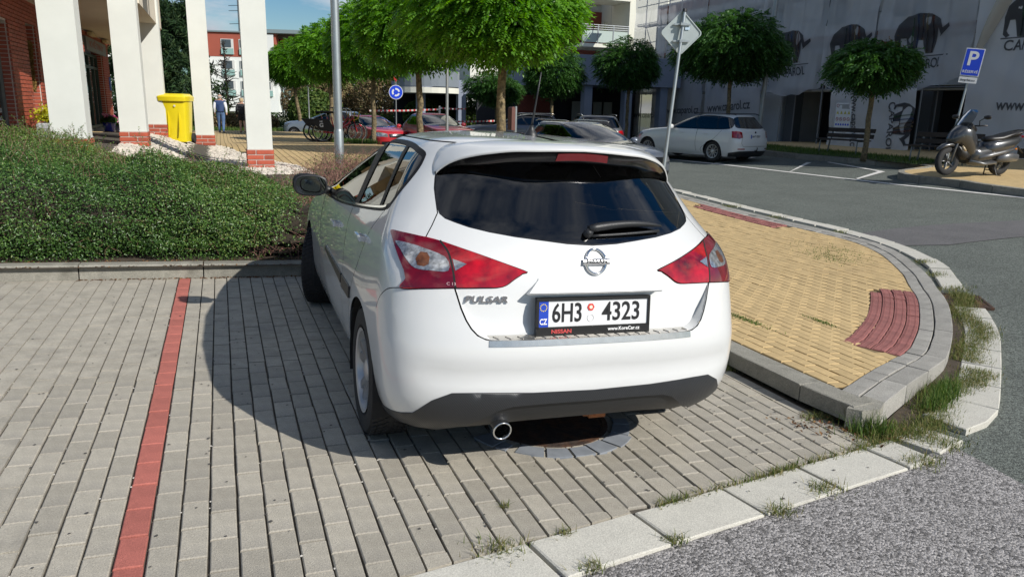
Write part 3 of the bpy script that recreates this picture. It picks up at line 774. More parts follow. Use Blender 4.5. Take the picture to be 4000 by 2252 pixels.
M_CLEAR = mat('clear_lamp_lens', (.42, .43, .44), .12, .7, coat=1.0, var=.5, vscale=55, vdet=1)
M_AMBER = mat('amber_bulb', (.16, .055, .02), .2, .3, coat=1.0, var=.6, vscale=40)
M_CHROME = mat('chrome', (.78, .79, .80), .07, 1.0)
M_STEEL = mat('brushed_steel', (.62, .60, .56), .24, .9, var=.1, vscale=30)
G_REAR = glass_mat('privacy_glass', (.11, .12, .13), 1.55, boost=1.6)
G_SIDE = glass_mat('side_glass', (.07, .075, .08), 1.5, boost=1.15)
G_WIND = glass_mat('windscreen_glass', (.72, .78, .76), 1.5)
def carbon():
    m = mat('carbon_pattern_plastic', (.024, .026, .030), .38, spec=.5); t = m.node_tree; b = t.nodes['Principled BSDF']
    co = t.nodes.new('ShaderNodeTexCoord'); mp = t.nodes.new('ShaderNodeMapping'); mp.inputs['Rotation'].default_value = (0, R(38), 0); wv = t.nodes.new('ShaderNodeTexWave'); wv.inputs['Scale'].default_value = 42; wv.bands_direction = 'X'
    bp = t.nodes.new('ShaderNodeBump'); bp.inputs['Strength'].default_value = .35; bp.inputs['Distance'].default_value = .0015
    t.links.new(co.outputs['Object'], mp.inputs[0]); t.links.new(mp.outputs[0], wv.inputs[0]); t.links.new(wv.outputs['Fac'], bp.inputs['Height']); t.links.new(bp.outputs[0], b.inputs['Normal']); return m
M_CARB = carbon()
vz = SH.v_of_z
def UZ(pts, k=4, sharp=False, mirror=False):
    q = [(u2m(u), vz(z)) for u, z in pts]
    return q if sharp else spline(q, k)
def both(pts): return pts, [(-a, b) for a, b in pts]
LAMP = [(.844, 1.058), (.75, 1.060), (.655, 1.057), (.531, 1.046), (.379, 1.007), (.239, .951), (.243, .940), (.266, .919), (.300, .889), (.36, .884), (.437, .880), (.533, .871), (.655, .859), (.629, .899), (.646, .929), (.711, .982), (.80, 1.035)]
lampL = [(-u2m(u), vz(z)) for u, z in LAMP]
SEAM = [(.531, 1.046), (.490, 1.015), (.468, .985), (.450, .94), (.437, .880)]
TG = [(.0, .674), (.15, .675), (.31, .678), (.345, .683), (.368, .698), (.385, .722), (.400, .755), (.415, .80), (.437, .880), (.450, .94), (.468, .985), (.490, 1.015), (.531, 1.046), (.565, 1.054), (.600, 1.058), (.594, 1.10), (.586, 1.149), (.615, 1.20), (.643, 1.245), (.660, 1.285), (.669, 1.312), (.675, 1.36), (.62, 1.42), (.4, 1.43), (.0, 1.43)]
GLASS = [(.0, 1.054), (.09, 1.060), (.17, 1.071), (.27, 1.083), (.36, 1.096), (.44, 1.110), (.50, 1.124), (.545, 1.135), (.575, 1.15), (.595, 1.172), (.617, 1.205), (.643, 1.247), (.669, 1.312), (.68, 1.36), (.6, 1.405), (.3, 1.415), (.0, 1.418)]
def sym(pts):
    a = [(u2m(u), vz(z)) for u, z in pts]; return a+[(-x, y) for x, y in a[::-1] if x > 1e-6]
DIFT = [(.0, .444), (.2, .449), (.362, .456), (.442, .453), (.509, .414), (.56, .365), (.59, .338), (.66, .322), (.75, .312), (.86, .300), (.95, .285), (.95, .19), (.0, .19)]
INS = [(.0, .392), (.15, .394), (.26, .388), (.30, .370), (.345, .328), (.395, .283), (.45, .262), (.50, .24), (.50, .19), (.0, .19)]
CUT = [(.0, .285), (.2, .282), (.30, .268), (.36, .252), (.42, .238), (.50, .232), (.60, .236), (.70, .248), (.9, .262), (1.0, .27), (1.0, .19), (.0, .19)]
def tg_disp(p):
    x, y, z = p
    d = .058*smooth((.905-z)/.20)
    d += .028*smooth((.38-abs(x))/.10)*smooth((.875-z)/.05)*smooth((z-.66)/.06)
    d -= .010*math.exp(-((z-1.0)/.03)**2)*smooth((.5-abs(x))/.4)
    return (0, d, 0)
def arch(cy, sg, r=.362, n=30):
    return [(u2m(a), b) for a, b in [SH.side(cy+r*math.cos(t), max(.191, .316+r*math.sin(t)), sg) for t in [math.pi*1.18-(math.pi*1.36)*i/n for i in range(n+1)]]]
DLO = [(1.78, 1.012), (1.3, 1.022), (.89, 1.041), (.4, 1.080), (.013, 1.118), (-.09, 1.136), (-.135, 1.155), (-.150, 1.22), (-.152, 1.29), (-.138, 1.35), (-.096, 1.380), (.08, 1.402), (.35, 1.412), (.66, 1.405), (.95, 1.365), (1.2, 1.295), (1.45, 1.195), (1.68, 1.075)]
def SD(pts, sg): return [(u2m(a), b) for a, b in [SH.side(y, z, sg) for y, z in pts]]
regs = []
def reg(name, poly, m, **k): regs.append(dict(name=name, poly=poly, mat=m, **k)); return len(regs)-1
reg('roof_ditch', stroke([(-u2m(u), vz(1.4405)) for u in np.linspace(.66, 2.3, 30)], .013), M_GAP, off=-.002)
reg('roof_ditch', stroke([(u2m(u), vz(1.4405)) for u in np.linspace(.66, 2.3, 30)], .013), M_GAP, off=-.002)
for sg in (-1, 1):
    dl = SD(spline(DLO, 4, True), sg)
    reg('window_trim', grow(dl, .020), M_TRIM, off=.001, key='trim%d' % sg)
    # three panes behind the belt line
    front = [p for p in DLO]
    def pane(y0t, y0b, y1t, y1b):
        poly = spline(DLO, 6, True)
        def keep(poly, t, b, s_):   # cut by the line through (t,1.42) and (b,1.03)
            nx, ny = (1.42-1.03), -(t-b); c = nx*b+ny*1.03
            return clip_half(poly, -s_*nx, -s_*ny, -s_*c)
        if y0t is not None: poly = keep(poly, y0t, y0b, 1)
        if y1t is not None: poly = keep(poly, y1t, y1b, -1)
        return grow(SD(dense(poly, .05), sg), -.010)
    reg('quarter_window', pane(None, None, .19, -.06), G_SIDE, off=-.003, key='qw%d' % sg)
    reg('side_window', pane(.235, -.02, .70, .50), G_SIDE, off=-.003, key='rw%d' % sg)
    reg('side_window', pane(.80, .59, None, None), G_SIDE, off=-.003, key='fw%d' % sg)
    reg('belt_strip', stroke(SD(spline(DLO[:6], 5), sg), .012), M_CHROME, off=.004, key='belt%d' % sg)
    for ln in ([(-.115, 1.135), (-.02, 1.02), (.10, .86), (.22, .74), (.335, .60), (.36, .45), (.36, .33)], [(.60, 1.06), (.63, .8), (.64, .5), (.62, .32)], [(1.75, 1.0), (1.83, .8), (1.85, .5), (1.80, .33)]):
        reg('panel_gap', stroke(SD(spline(ln, 5), sg), .005), M_GAP, off=-.003)
    reg('side_moulding', SD(dense([(.30, .668), (.30, .608), (.62, .60), (.62, .665)], .1), sg), M_PLAST, off=.010, skirt=.012, key='mo%d' % sg)
    reg('side_moulding', SD(dense([(.65, .665), (.65, .612), (1.43, .665), (1.45, .69)], .1), sg), M_PLAST, off=.010, skirt=.012, key='mo2%d' % sg)
    reg('hole', arch(0.0, sg), None, hole=True); reg('hole', arch(2.70, sg), None, hole=True)
ws = [(2.10, 1.05), (2.05, 1.2), (2.08, 1.36), (2.2, 1.425), (3.0, 1.425), (3.0, 1.03), (2.3, 1.03)]
reg('windscreen', [(u2m(u), vz(z)) for u, z in ws], G_WIND, off=.0, key='ws1'); reg('windscreen', [(-u2m(u), vz(z)) for u, z in ws], G_WIND, off=.0, key='ws2')
hl = [(2.05, .72), (2.05, .86), (2.45, .80), (2.5, .68)]
reg('headlight', [(u2m(u), vz(z)) for u, z in hl], M_CLEAR, key='h1'); reg('headlight', [(-u2m(u), vz(z)) for u, z in hl], M_CLEAR, key='h2')
# bumper line from lamp to wheel arch
for sg in (-1, 1): reg('panel_gap', stroke([(sg*u2m(u), vz(z)) for u, z in spline([(.655, .859), (.76, .84), (.88, .79), (.97, .73)], 5)], .004), M_GAP, off=-.003)
reg('panel_gap', grow(sym(TG), .006), M_GAP, off=-.006)
reg('tailgate', sym(TG), M_WHITE, disp=tg_disp)
reg('glass_seal', grow(sym(GLASS), .007), M_BLK, off=.0)
reg('rear_window', sym(GLASS), G_REAR, off=-.002)
reg('lower_trim', sym(DIFT), M_CARB, off=.004, skirt=.012)
reg('lower_insert', sym(INS), M_PLAST, off=-.012)
reg('hole', sym(CUT), None, hole=True)
for sg, nm in ((-1, 'left'), (1, 'right')):
    lp = [(sg*u2m(u), vz(z)) for u, z in spline(LAMP, 4, True)]
    reg('lamp_gap', grow(lp, .004), M_GAP, off=-.004)
    reg('tail_lamp', lp, M_LENS, off=.007, skirt=.016, key='lamp'+nm)
    outer = clip = [(.844, 1.058), (.75, 1.060), (.655, 1.057), (.531, 1.046), (.490, 1.015), (.468, .985), (.450, .94), (.437, .880), (.533, .871), (.655, .859), (.629, .899), (.646, .929), (.711, .982), (.80, 1.035)]
    reg('outer_lens', [(sg*u2m(u), vz(z)) for u, z in outer], M_LENS2, off=.0075, sub='lamp'+nm, key='ol'+nm)
    reg('lamp_split', stroke([(sg*u2m(u), vz(z)) for u, z in spline(SEAM, 4)], .007), M_GAP, off=.0078, sub='lamp'+nm, key='sp'+nm)
    cl = [(.757, 1.025), (.66, 1.024), (.586, 1.015), (.487, .990), (.466, .942), (.524, .938), (.591, .941), (.64, .966), (.70, 1.0)]
    reg('clear_lens', [(sg*u2m(u), vz(z)) for u, z in spline(cl, 3, True)], M_CLEAR, off=.009, sub='lamp'+nm, key='cl'+nm)
    am = [(.590, 1.000), (.560, 1.000), (.543, .985), (.540, .960), (.555, .950), (.585, .952), (.600, .975)]
    reg('turn_bulb', [(sg*u2m(u), vz(z)) for u, z in am], M_AMBER, off=.0095, sub='lamp'+nm, key='am'+nm)
    c2_ = [(.461, .985), (.412, .970), (.444, .943)]
    reg('reversing_lens', [(sg*u2m(u), vz(z)) for u, z in c2_], M_CLEAR, off=.0095, sub='lamp'+nm, key='rl'+nm)
parts = cut_shell(SH, regs, car, dict(name='body', mat=M_WHITE))
# ledge between bumper and tailgate, with the steel loading-sill guard
led = spline([(.437, .880), (.415, .80), (.400, .755), (.385, .722), (.368, .698), (.345, .683), (.31, .678), (.15, .675), (.0, .674)], 5)
pl = [(-u, z) for u, z in led]+[(u, z) for u, z in led[::-1][1:]]
vs, fs = [], []
for u, z in pl:
    p = SH.at(u, vz(z)); d = tg_disp(p)
    vs += [tuple(p), (p[0], p[1]+d[1]+.012, p[2]+.004)]
fs = [(2*i, 2*i+2, 2*i+3, 2*i+1) for i in range(len(pl)-1)]
mesh_obj('bumper_ledge', vs, fs, M_WHITE, car, True)
g = MB(); us = np.linspace(-.338, .338, 41); rows_ = []
for u in us:
    p = SH.at(u, vz(.6745)); q = SH.at(u, vz(.650)); n = SH.nrm(u, vz(.65)); d = tg_disp(p)[1]
    rows_.append([(p[0], p[1]+d-.002, p[2]+.008), (p[0], p[1]+.012, p[2]+.0055), (p[0], p[1]-.002, p[2]+.001), tuple(q[k]+n[k]*.003 for k in range(3)), tuple(q[k]-n[k]*.004 for k in range(3))])
gv = [p for r_ in rows_ for p in r_]
g.add(gv, [(i*5+k, (i+1)*5+k, (i+1)*5+k+1, i*5+k+1) for i in range(len(us)-1) for k in range(4)])
guard = g.build('sill_guard', M_STEEL, car, 50)
for i in range(19):
    u = -.32+i*.0355; b = MB(); a0 = SH.at(u, vz(.6745)); a1 = SH.at(u+.012, vz(.6745)); d = tg_disp(a0)[1]
    b.tube([(a0[0], a0[1]+d*.55, a0[2]+.0085), (a1[0], a1[1]+.004, a1[2]+.0055)], .0022, 5); b.build('rib', mat('worn_steel', (.38, .36, .33), .35, .8), guard, True)
# handle garnish over the plate
b = MB(); top = [(-.262, .921), (.262, .921)]; bot = [(-.312, .860), (.312, .860)]
def tgp(x, z, o=0.0):
    u, v = SH.rear(x, z); p = SH.at(u, v); return (p[0], p[1]+tg_disp(p)[1]-o, p[2])
vs = []; NX = 16
for i in range(NX+1):
    t = i/NX; xt = -.262+.524*t; xb = -.312+.624*t
    vs += [tgp(xt, .924, -.001), tgp(xt, .917, .005), tgp(xb, .868, .036), tgp(xb, .860, .034), tgp(xb, .856, -.02)]
fs = [(i*5+k, i*5+5+k, i*5+6+k, i*5+1+k) for i in range(NX) for k in range(4)]+[(0, 1, 2, 3, 4), tuple(range(NX*5+4, NX*5-1, -1))]
mesh_obj('handle_garnish', vs, fs, M_WHITE, car, 30)
# number plate
PY, PZ = -.742, .772
def plp(x, y, h=0.0):   # plate plane, tilted a little back
    return (x, PY+.10*y-h, PZ+y)
pf = MB(); fr_ = mat('plate_frame_black', (.012, .012, .013), .35)
for (x0, x1, y0, y1) in ((-.268, .268, .056, .068), (-.268, .268, -.092, -.054), (-.268, -.258, -.06, .06), (.258, .268, -.06, .06)):
    A = [plp(x0, y0, .010), plp(x1, y0, .010), plp(x1, y1, .010), plp(x0, y1, .010)]; Bk = [plp(x0, y0, -.012), plp(x1, y0, -.012), plp(x1, y1, -.012), plp(x0, y1, -.012)]
    pf.add(A+Bk, [(0, 1, 2, 3), (4, 5, 1, 0), (5, 6, 2, 1), (6, 7, 3, 2), (7, 4, 0, 3)])
plate = pf.build('number_plate', fr_, car)
pw = mat('plate_white', (.70, .71, .72), .4, coat=.4); pb = mat('plate_blue', (.01, .05, .42), .4); pk = mat('plate_black_ink', (.012, .012, .014), .4); ye = mat('eu_star_yellow', (.8, .62, .05), .5); pr = mat('plate_red_ink', (.5, .06, .06), .5); pww = mat('plate_white_ink', (.8, .8, .8), .5)
def rectp(nm, x0, x1, y0, y1, h, m, par): return mesh_obj(nm, [plp(x0, y0, h), plp(x1, y0, h), plp(x1, y1, h), plp(x0, y1, h)], [(0, 1, 2, 3)], m, par)
rectp('plate_face', -.26, .26, -.055, .057, .003, pw, plate); rectp('country_band', -.26, -.213, -.055, .057, .0045, pb, plate)
def plt_text(s, cx, cy, size, wd, m, h=.0045, **k): return text_on(s, size, lambda x, y, z: plp(cx+x, cy+y, h+z), 'plate_letters', m, plate, width=wd, ext=.0012, align='CENTER', **k)
plt_text('6H3', -.128, 0, .112, .135, pk, bold=.012); plt_text('4323', .127, 0, .112, .182, pk, bold=.012); plt_text('CZ', -.2365, -.032, .034, .034, pww, h=.006, bold=.02)
for i in range(12):
    a = R(30*i); b = MB(); c_ = (-.2365+.0145*math.cos(a), .028+.0145*math.sin(a))
    b.add([plp(c_[0]+.0026*math.cos(R(90+72*q)), c_[1]+.0026*math.sin(R(90+72*q)), .006) for q in range(5)], [(0, 1, 2, 3, 4)]); b.build('star', ye, plate)
b = MB(); b.add([plp(-.018+.017*math.cos(R(60*q)), .025+.017*math.sin(R(60*q)), .006) for q in range(6)], [tuple(range(6))]); b.build('test_sticker', mat('sticker_red', (.6, .04, .03), .5), plate)
b = MB(); b.add([plp(-.018+.008*math.cos(R(36*q)), .025+.008*math.sin(R(36*q)), .007) for q in range(10)], [tuple(range(10))]); b.build('test_sticker', mat('sticker_cream', (.75, .7, .55), .5), plate)
b = MB(); b.tube([plp(-.018+.015*math.cos(R(20*q)), -.022+.015*math.sin(R(20*q)), .004) for q in range(18)], .0012, 4, closed=True); b.build('blank_sticker', mat('sticker_grey', (.6, .6, .6), .5), plate)
plt_text('NISSAN', -.155, -.073, .022, .092, pr, h=.011, bold=.03); plt_text('www.KoreCar.cz', .14, -.070, .021, .155, pww, h=.011, bold=.012)
# emblem, lettering
def rear_pt(x, z, h=0.0):
    u, v = SH.rear(x, z); p = SH.at(u, v); n = SH.nrm(u, v); d = tg_disp(p); return tuple(p[k]+n[k]*h+d[k] for k in range(3))
b = MB(); EZ = .985
b.tube([rear_pt(.047*math.cos(R(12*i)), EZ+.049*math.sin(R(12*i)), .008) for i in range(30)], .0062, 8, closed=True)
emb = b.build('emblem', M_CHROME, car, True)
b = MB(); vs = []
for x in np.linspace(-.062, .062, 9):
    vs += [rear_pt(x, EZ-.0135, .010), rear_pt(x, EZ-.0115, .015), rear_pt(x, EZ+.0115, .015), rear_pt(x, EZ+.0135, .010)]
b.add(vs, [(4*i+k, 4*i+4+k, 4*i+5+k, 4*i+1+k) for i in range(8) for k in range(3)]); b.build('emblem_bar', mat('satin_chrome', (.72, .73, .74), .28, .8), emb, True)
text_on('NISSAN', .021, lambda x, y, z: rear_pt(x, EZ+y, .0155+z), 'emblem_letters', pk, emb, width=.096, ext=.0006, align='CENTER', bold=.03)
text_on('PULSAR', .040, lambda x, y, z: rear_pt(-.475+x, .832+y, .006+z), 'model_lettering', M_CHROME, car, width=.175, ext=.003, align='CENTER', bold=.022, shear=.12)
text_on('C 13', .016, lambda x, y, z: rear_pt(-.618+x, .893+y, .0105+z), 'lamp_marking', mat('pale_marker', (.6, .4, .42), .5), parts['lampleft'], width=.034, ext=.0003, align='CENTER')
# roof spoiler
LIP = [(0, 1.443), (.12, 1.439), (.207, 1.434), (.315, 1.427), (.40, 1.412), (.45, 1.400), (.50, 1.383), (.54, 1.362), (.567, 1.340), (.585, 1.320), (.593, 1.308)]
ROOT = [(0, -.255, 1.470), (.12, -.252, 1.469), (.22, -.25, 1.466), (.32, -.24, 1.460), (.41, -.225, 1.451), (.476, -.207, 1.441), (.527, -.182, 1.427), (.560, -.176, 1.402), (.583, -.190, 1.365), (.595, -.218, 1.335), (.599, -.250, 1.307)]
lip = spline(LIP, 4); root = spline(ROOT, 4)
sec = []
for (lx, lz), (rx, ry, rzz) in zip(lip, root):
    ly = -.53+.27*(lx/.592)**2.4; k = 1-.75*smooth((lx-.42)/.17)
    sec.append([(rx, ry+.02, rzz-.006), (rx, ry, rzz+.002), ((rx*.6+lx*.4), ry*.6+ly*.4, rzz*.6+lz*.4+.014*k), (rx*.25+lx*.75, ry*.25+ly*.75, rzz*.25+lz*.75+.012*k), (lx, ly-.004, lz+.006), (lx, ly-.009, lz), (lx, ly-.004, lz-.007)])
full = [[(-x, y, z) for x, y, z in r_] for r_ in sec[::-1]]+sec[1:]
K = 7; vs = [p for r_ in full for p in r_]; fs = [(i*K+k, i*K+k+1, (i+1)*K+k+1, (i+1)*K+k) for i in range(len(full)-1) for k in range(K-1)]
spo = mesh_obj('roof_spoiler', vs, [f[::-1] for f in fs], M_WHITE, car, True)
sec2 = []
for (lx, lz) in lip:
    ly = -.53+.27*(lx/.592)**2.4; k = 1-.6*smooth((lx-.40)/.19)
    sec2.append([(lx*.998, ly-.003, lz-.0065), (lx*.99, ly+.006, lz-.012*k-.002), (lx*.985, ly+.022, lz-.050*k), (lx*.97, ly+.05, lz-.060*k), (lx*.95, ly+.16, lz-.062*k)])
full2 = [[(-x, y, z) for x, y, z in r_] for r_ in sec2[::-1]]+sec2[1:]
K = 5; vs = [p for r_ in full2 for p in r_]; fs = [(i*K+k, (i+1)*K+k, (i+1)*K+k+1, i*K+k+1) for i in range(len(full2)-1) for k in range(K-1)]
mesh_obj('spoiler_underside', vs, fs, M_BLK, spo, 40)
b = MB(); vs = []
for x in np.linspace(-.125, .125, 13):
    ly = -.53+.27*(abs(x)/.592)**2.4; lz = 1.443-.012*(x/.25)**2*2
    sk = 1 if abs(x) < .12 else .9
    vs += [(x*.96, ly+.003, lz-.015), (x, ly+.018, lz-.047)]
b.add(vs, [(2*i, 2*i+2, 2*i+3, 2*i+1) for i in range(12)]); b.build('brake_light', mat('dark_red_brake_lens', (.16, .006, .01), .12, coat=1.0), spo, True)
# wiper
def gl_pt(x, z, h):
    u, v = SH.rear(x, z); p = SH.at(u, v); n = SH.nrm(u, v); return Vector([p[k]+n[k]*h for k in range(3)])
wp = empty('rear_wiper'); wp.parent = car
b = MB(); pts = [gl_pt(x, 1.098+.024*math.sin((x+.03)/.42*2.6), .030-.012*(x/.38)) for x in np.linspace(-.015, .375, 12)]
b.tube(pts, [.015, .019, .019, .018, .017, .016, .0155, .015, .013, .011, .008, .004], 8); b.build('wiper_arm', M_PLAST, wp, True)
b = MB(); b.tube([gl_pt(x, 1.083+.016*(x/.37), .008) for x in np.linspace(.0, .36, 8)], .007, 6); b.build('wiper_blade', M_PLAST, wp, True)
b = MB(); b.lathe([(.0, .03), (.016, .028), (.02, .0)], n=16); 
o = b.build('pivot', M_PLAST, wp, True); o.location = gl_pt(-.015, 1.092, .005); o.rotation_euler = (R(60), 0, 0)
# antenna
an = MB(); an.lathe([(.036, -.006), (.034, .004), (.024, .018), (.014, .034), (.011, .05)], n=16, cap1=True)
aerial = an.build('antenna', M_PLAST, car, True); aerial.location = (.0, .12, 1.486)
b = MB(); b.tube([(0, 0, .045), (.004, -.01, .10), (.011, -.022, .19), (.018, -.04, .31)], [.0065, .0055, .0045, .0035], 8); b.build('rod', M_PLAST, aerial, True)
# exhaust tip, towing eye, underbody
ex = MB(); ex.lathe([(.039, .16), (.042, .0), (.041, -.004), (.036, -.004), (.035, .0), (.034, .14)], n=28, axis='Y')
tip = ex.build('exhaust_tip', M_CHROME, car, True); tip.location = (-.385, -.735, .262); tip.rotation_euler = (R(8), 0, 0)
b = MB(); b.lathe([(.034, .13), (.0, .13)], n=20, axis='Y'); b.build('bore', M_GAP, tip)
b = MB(); b.tube([(-.385, -.60, .28), (-.38, -.3, .32), (-.3, .2, .30)], .03, 10); b.build('exhaust_pipe', mat('dull_exhaust', (.10, .085, .075), .6, .6), car, True)
M_UND = mat('underbody', (.012, .012, .013), .9)
b = MB(); b.box((0, 1.35, .30), (1.36, 3.7, .16)); b.box((0, -.42, .34), (1.1, .34, .10)); b.box((0, -.02, .24), (1.1, .12, .08)); b.build('underbody', M_UND, car)
te = MB(); te.lathe([(.0, -.008), (.016, -.006), (.020, .0), (.022, .03)], n=16, axis='Y'); te.box((0, .012, .0), (.085, .02, .045)); te.box((-.055, .02, .012), (.03, .03, .05))
o = te.build('tow_hook', mat('worn_orange_iron', (.30, .12, .05), .6, .5, var=.4, vscale=30), car, 40); o.location = (.135, -.60, .245)
# wheel wells and wheels
for cy in (0.0, 2.70):
    for sg in (-1, 1):
        b = MB(); n = 16; vs = []
        for t in [math.pi*1.1-(math.pi*1.2)*i/n for i in range(n+1)]:
            for x in (.885, .55): vs.append((sg*(x-.012), cy+.366*math.cos(t), .316+.366*math.sin(t)))
        b.add(vs, [(2*i, 2*i+2, 2*i+3, 2*i+1) for i in range(n)]+[tuple(range(1, 2*n+2, 2))]); b.build('wheel_well', M_UND, car)
M_RIM = mat('silver_alloy', (.55, .55, .55), .38, .55, var=.06, vscale=6)
wheel(car, (-.768, 0, .316), side=-1); wheel(car, (.768, 0, .316), side=1)
wheel(car, (-.775, 2.70, .316), side=-1, steer=R(-19)); wheel(car, (.775, 2.70, .316), side=1, steer=R(-19))
# mirrors and door handles
for sg in (-1, 1):
    mi = MB(); vs = []
    prof = [(.0, .02, .55), (.03, .0, .85), (.075, .0, 1.0), (.105, .0, .92), (.125, .0, .5)]
    NN_ = 18
    for (d, _, k) in prof:
        for i in range(NN_):
            a = 2*math.pi*i/NN_; c_, s_ = math.cos(a), math.sin(a); e = (abs(c_)**3.2+abs(s_)**3.2)**(-1/3.2)
            vs.append((c_*e*.112*k*sg, -.03+d, s_*e*.072*k+.01*c_))
    fs = [(i*NN_+k, i*NN_+(k+1) % NN_, (i+1)*NN_+(k+1) % NN_, (i+1)*NN_+k) for i in range(len(prof)-1) for k in range(NN_)]+[tuple(range((len(prof)-1)*NN_, len(prof)*NN_))]
    if sg > 0: fs = [f[::-1] for f in fs]
    mi.add(vs, fs, 0)
    mo = mi.build('door_mirror', M_TRIM, car, 50); mo.location = (sg*.965, 1.60, 1.065)
    b = MB(); vs = [(c_*sg, y_, s_) for c_, y_, s_ in [(math.cos(2*math.pi*i/18)*(abs(math.cos(2*math.pi*i/18))**3.2+abs(math.sin(2*math.pi*i/18))**3.2)**(-1/3.2)*.108, -.028, math.sin(2*math.pi*i/18)*(abs(math.cos(2*math.pi*i/18))**3.2+abs(math.sin(2*math.pi*i/18))**3.2)**(-1/3.2)*.069) for i in range(18)]]
    inn = [(x*.86, -.022, z*.84) for x, y, z in vs]; mid = [(x*.90, -.034, z*.89) for x, y, z in vs]
    b.add(vs+mid+inn, [(i, (i+1) % 18, 18+(i+1) % 18, 18+i) for i in range(18)]+[(18+i, 18+(i+1) % 18, 36+(i+1) % 18, 36+i) for i in range(18)]); b.build('mirror_housing', M_PLAST, mo, 40)
    b = MB(); b.add(inn, [tuple(range(18)) if sg < 0 else tuple(range(17, -1, -1))]); b.build('mirror_glass', mat('mirror_dark_reflection', (.10, .115, .13), .03, 1.0), mo)  # dark tint stands in for dark trees reflected from behind the camera
    b = MB(); b.tube([(-sg*.09, .03, -.02), (-sg*.15, .06, -.045), (-sg*.19, .08, -.05)], [.026, .024, .03], 8); b.build('mirror_arm', M_PLAST, mo, True)
    for y, z in ((.12, .955), (1.02, .895)):
        u, v = SH.side(y, z, sg); p = Vector(SH.at(u, v)); n = Vector(SH.nrm(u, v))
        h = MB(); vs = []
        for i, t in enumerate(np.linspace(-1, 1, 7)):
            e = 1-abs(t)**4*.25
            for a in range(8):
                an_ = 2*math.pi*a/8; vs.append((.024+math.cos(an_)*.011*e if True else 0, t*.085, math.sin(an_)*.016*e))
        h.add(vs, [(i*8+k, i*8+(k+1) % 8, i*8+8+(k+1) % 8, i*8+8+k) for i in range(6) for k in range(8)]+[tuple(range(8)), tuple(range(55, 47, -1))])
        h.box((.008, -.062, 0), (.03, .02, .022)); h.box((.008, .062, 0), (.03, .02, .022))
        yv = Vector((0, 1, 0)); xv = n; zv = xv.cross(yv).normalized()*1.0; yv = zv.cross(xv)
        h.xf(Matrix((xv, yv, zv)).transposed().to_4x4()); o = h.build('door_handle', M_WHITE, car, 40); o.location = p
# interior
M_SEAT = mat('dark_seat_cloth', (.02, .02, .022), .9, bump=.3, bscale=200); M_DASH = mat('dashboard', (.025, .025, .027), .8); M_HLIN = mat('headliner', (.30, .30, .29), .9)
def seat(x, y, wd, zb=.40, hd=True, nm='seat'):
    s_ = empty(nm); s_.parent = car; s_.location = (x, y, zb)
    b = MB(); b.box((0, .05, .08), (wd, .48, .18), bev=.03); b.build('cushion', M_SEAT, s_, 40)
    b = MB(); b.box((0, 0, .0), (wd, .13, .62), bev=.04, rot=Matrix.Rotation(R(16), 3, 'X')); o = b.build('seat_back', M_SEAT, s_, 40); o.location = (0, -.24, .40)
    for hx in ([0] if wd < .7 else [-wd/3, 0, wd/3]):
        b = MB(); b.lathe([(.02, -.075), (.10, -.06), (.125, -.01), (.12, .05), (.07, .085), (.0, .09)], n=16); b.xf(Matrix.Diagonal((1.05, .5, 1.05, 1)))
        o = b.build('headrest', M_SEAT, s_, True); o.location = (hx, -.36, .80)
seat(-.37, 1.15, .50); seat(.37, 1.15, .50); seat(0, .28, 1.22, .42)
b = MB(); b.box((0, 1.82, .86), (1.36, .42, .24), bev=.05); b.build('dashboard', M_DASH, car, 40)
b = MB(); b.box((0, .9, .33), (1.34, 2.6, .04)); b.box((0, -.30, .55), (1.15, .62, .5)); b.build('cabin_floor', M_DASH, car)
b = MB(); b.tube([(-.37+.18*math.cos(R(15*i)), 1.55+.06*math.sin(R(15*i)), .98+.165*math.sin(R(15*i))) for i in range(24)], .015, 6, closed=True); b.build('steering_wheel', M_DASH, car, True)
# ---------------------------------------------------------------- foliage builders (numpy)
def rot_frames(n, rng):
    """random orthonormal frames (n,3,3)"""
    q = rng.normal(size=(n, 4)); q /= np.linalg.norm(q, axis=1)[:, None]; a, b, c, d = q.T
    return np.stack([np.stack([1-2*(c*c+d*d), 2*(b*c-a*d), 2*(b*d+a*c)], -1), np.stack([2*(b*c+a*d), 1-2*(b*b+d*d), 2*(c*d-a*b)], -1), np.stack([2*(b*d-a*c), 2*(c*d+a*b), 1-2*(b*b+c*c)], -1)], 1)
def leaf_frames(N, rng, spread=.7):
    """frames whose third axis follows N (n,3) loosely"""
    w_ = N+rng.normal(size=N.shape)*spread; w_ /= np.linalg.norm(w_, axis=1)[:, None]
    t = rng.normal(size=N.shape); u_ = np.cross(w_, t); u_ /= np.linalg.norm(u_, axis=1)[:, None]; v_ = np.cross(w_, u_)
    return u_, v_, w_
def leaves(name, P, N, size, m, parent, rng, spread=.7, aspect=.5, tone=None, fold=.18):
    """rhombic leaves, two triangles folded on the midrib."""
    n = len(P); u_, v_, w_ = leaf_frames(N, rng, spread); s_ = (size*(.65+.7*rng.random(n)))[:, None]
    a = P-u_*s_*.5; b = P+v_*s_*aspect*.5+w_*s_*fold; c = P+u_*s_*.5; d = P-v_*s_*aspect*.5+w_*s_*fold
    V = np.stack([a, b, c, d], 1).reshape(-1, 3); i = np.arange(n)[:, None]*4
    F = np.concatenate([np.concatenate([i, i+2, i+1], 1), np.concatenate([i, i+3, i+2], 1)], 0)
    T = np.repeat(rng.random(n) if tone is None else tone, 4)
    return np_mesh(name, V, F, m, parent, T)
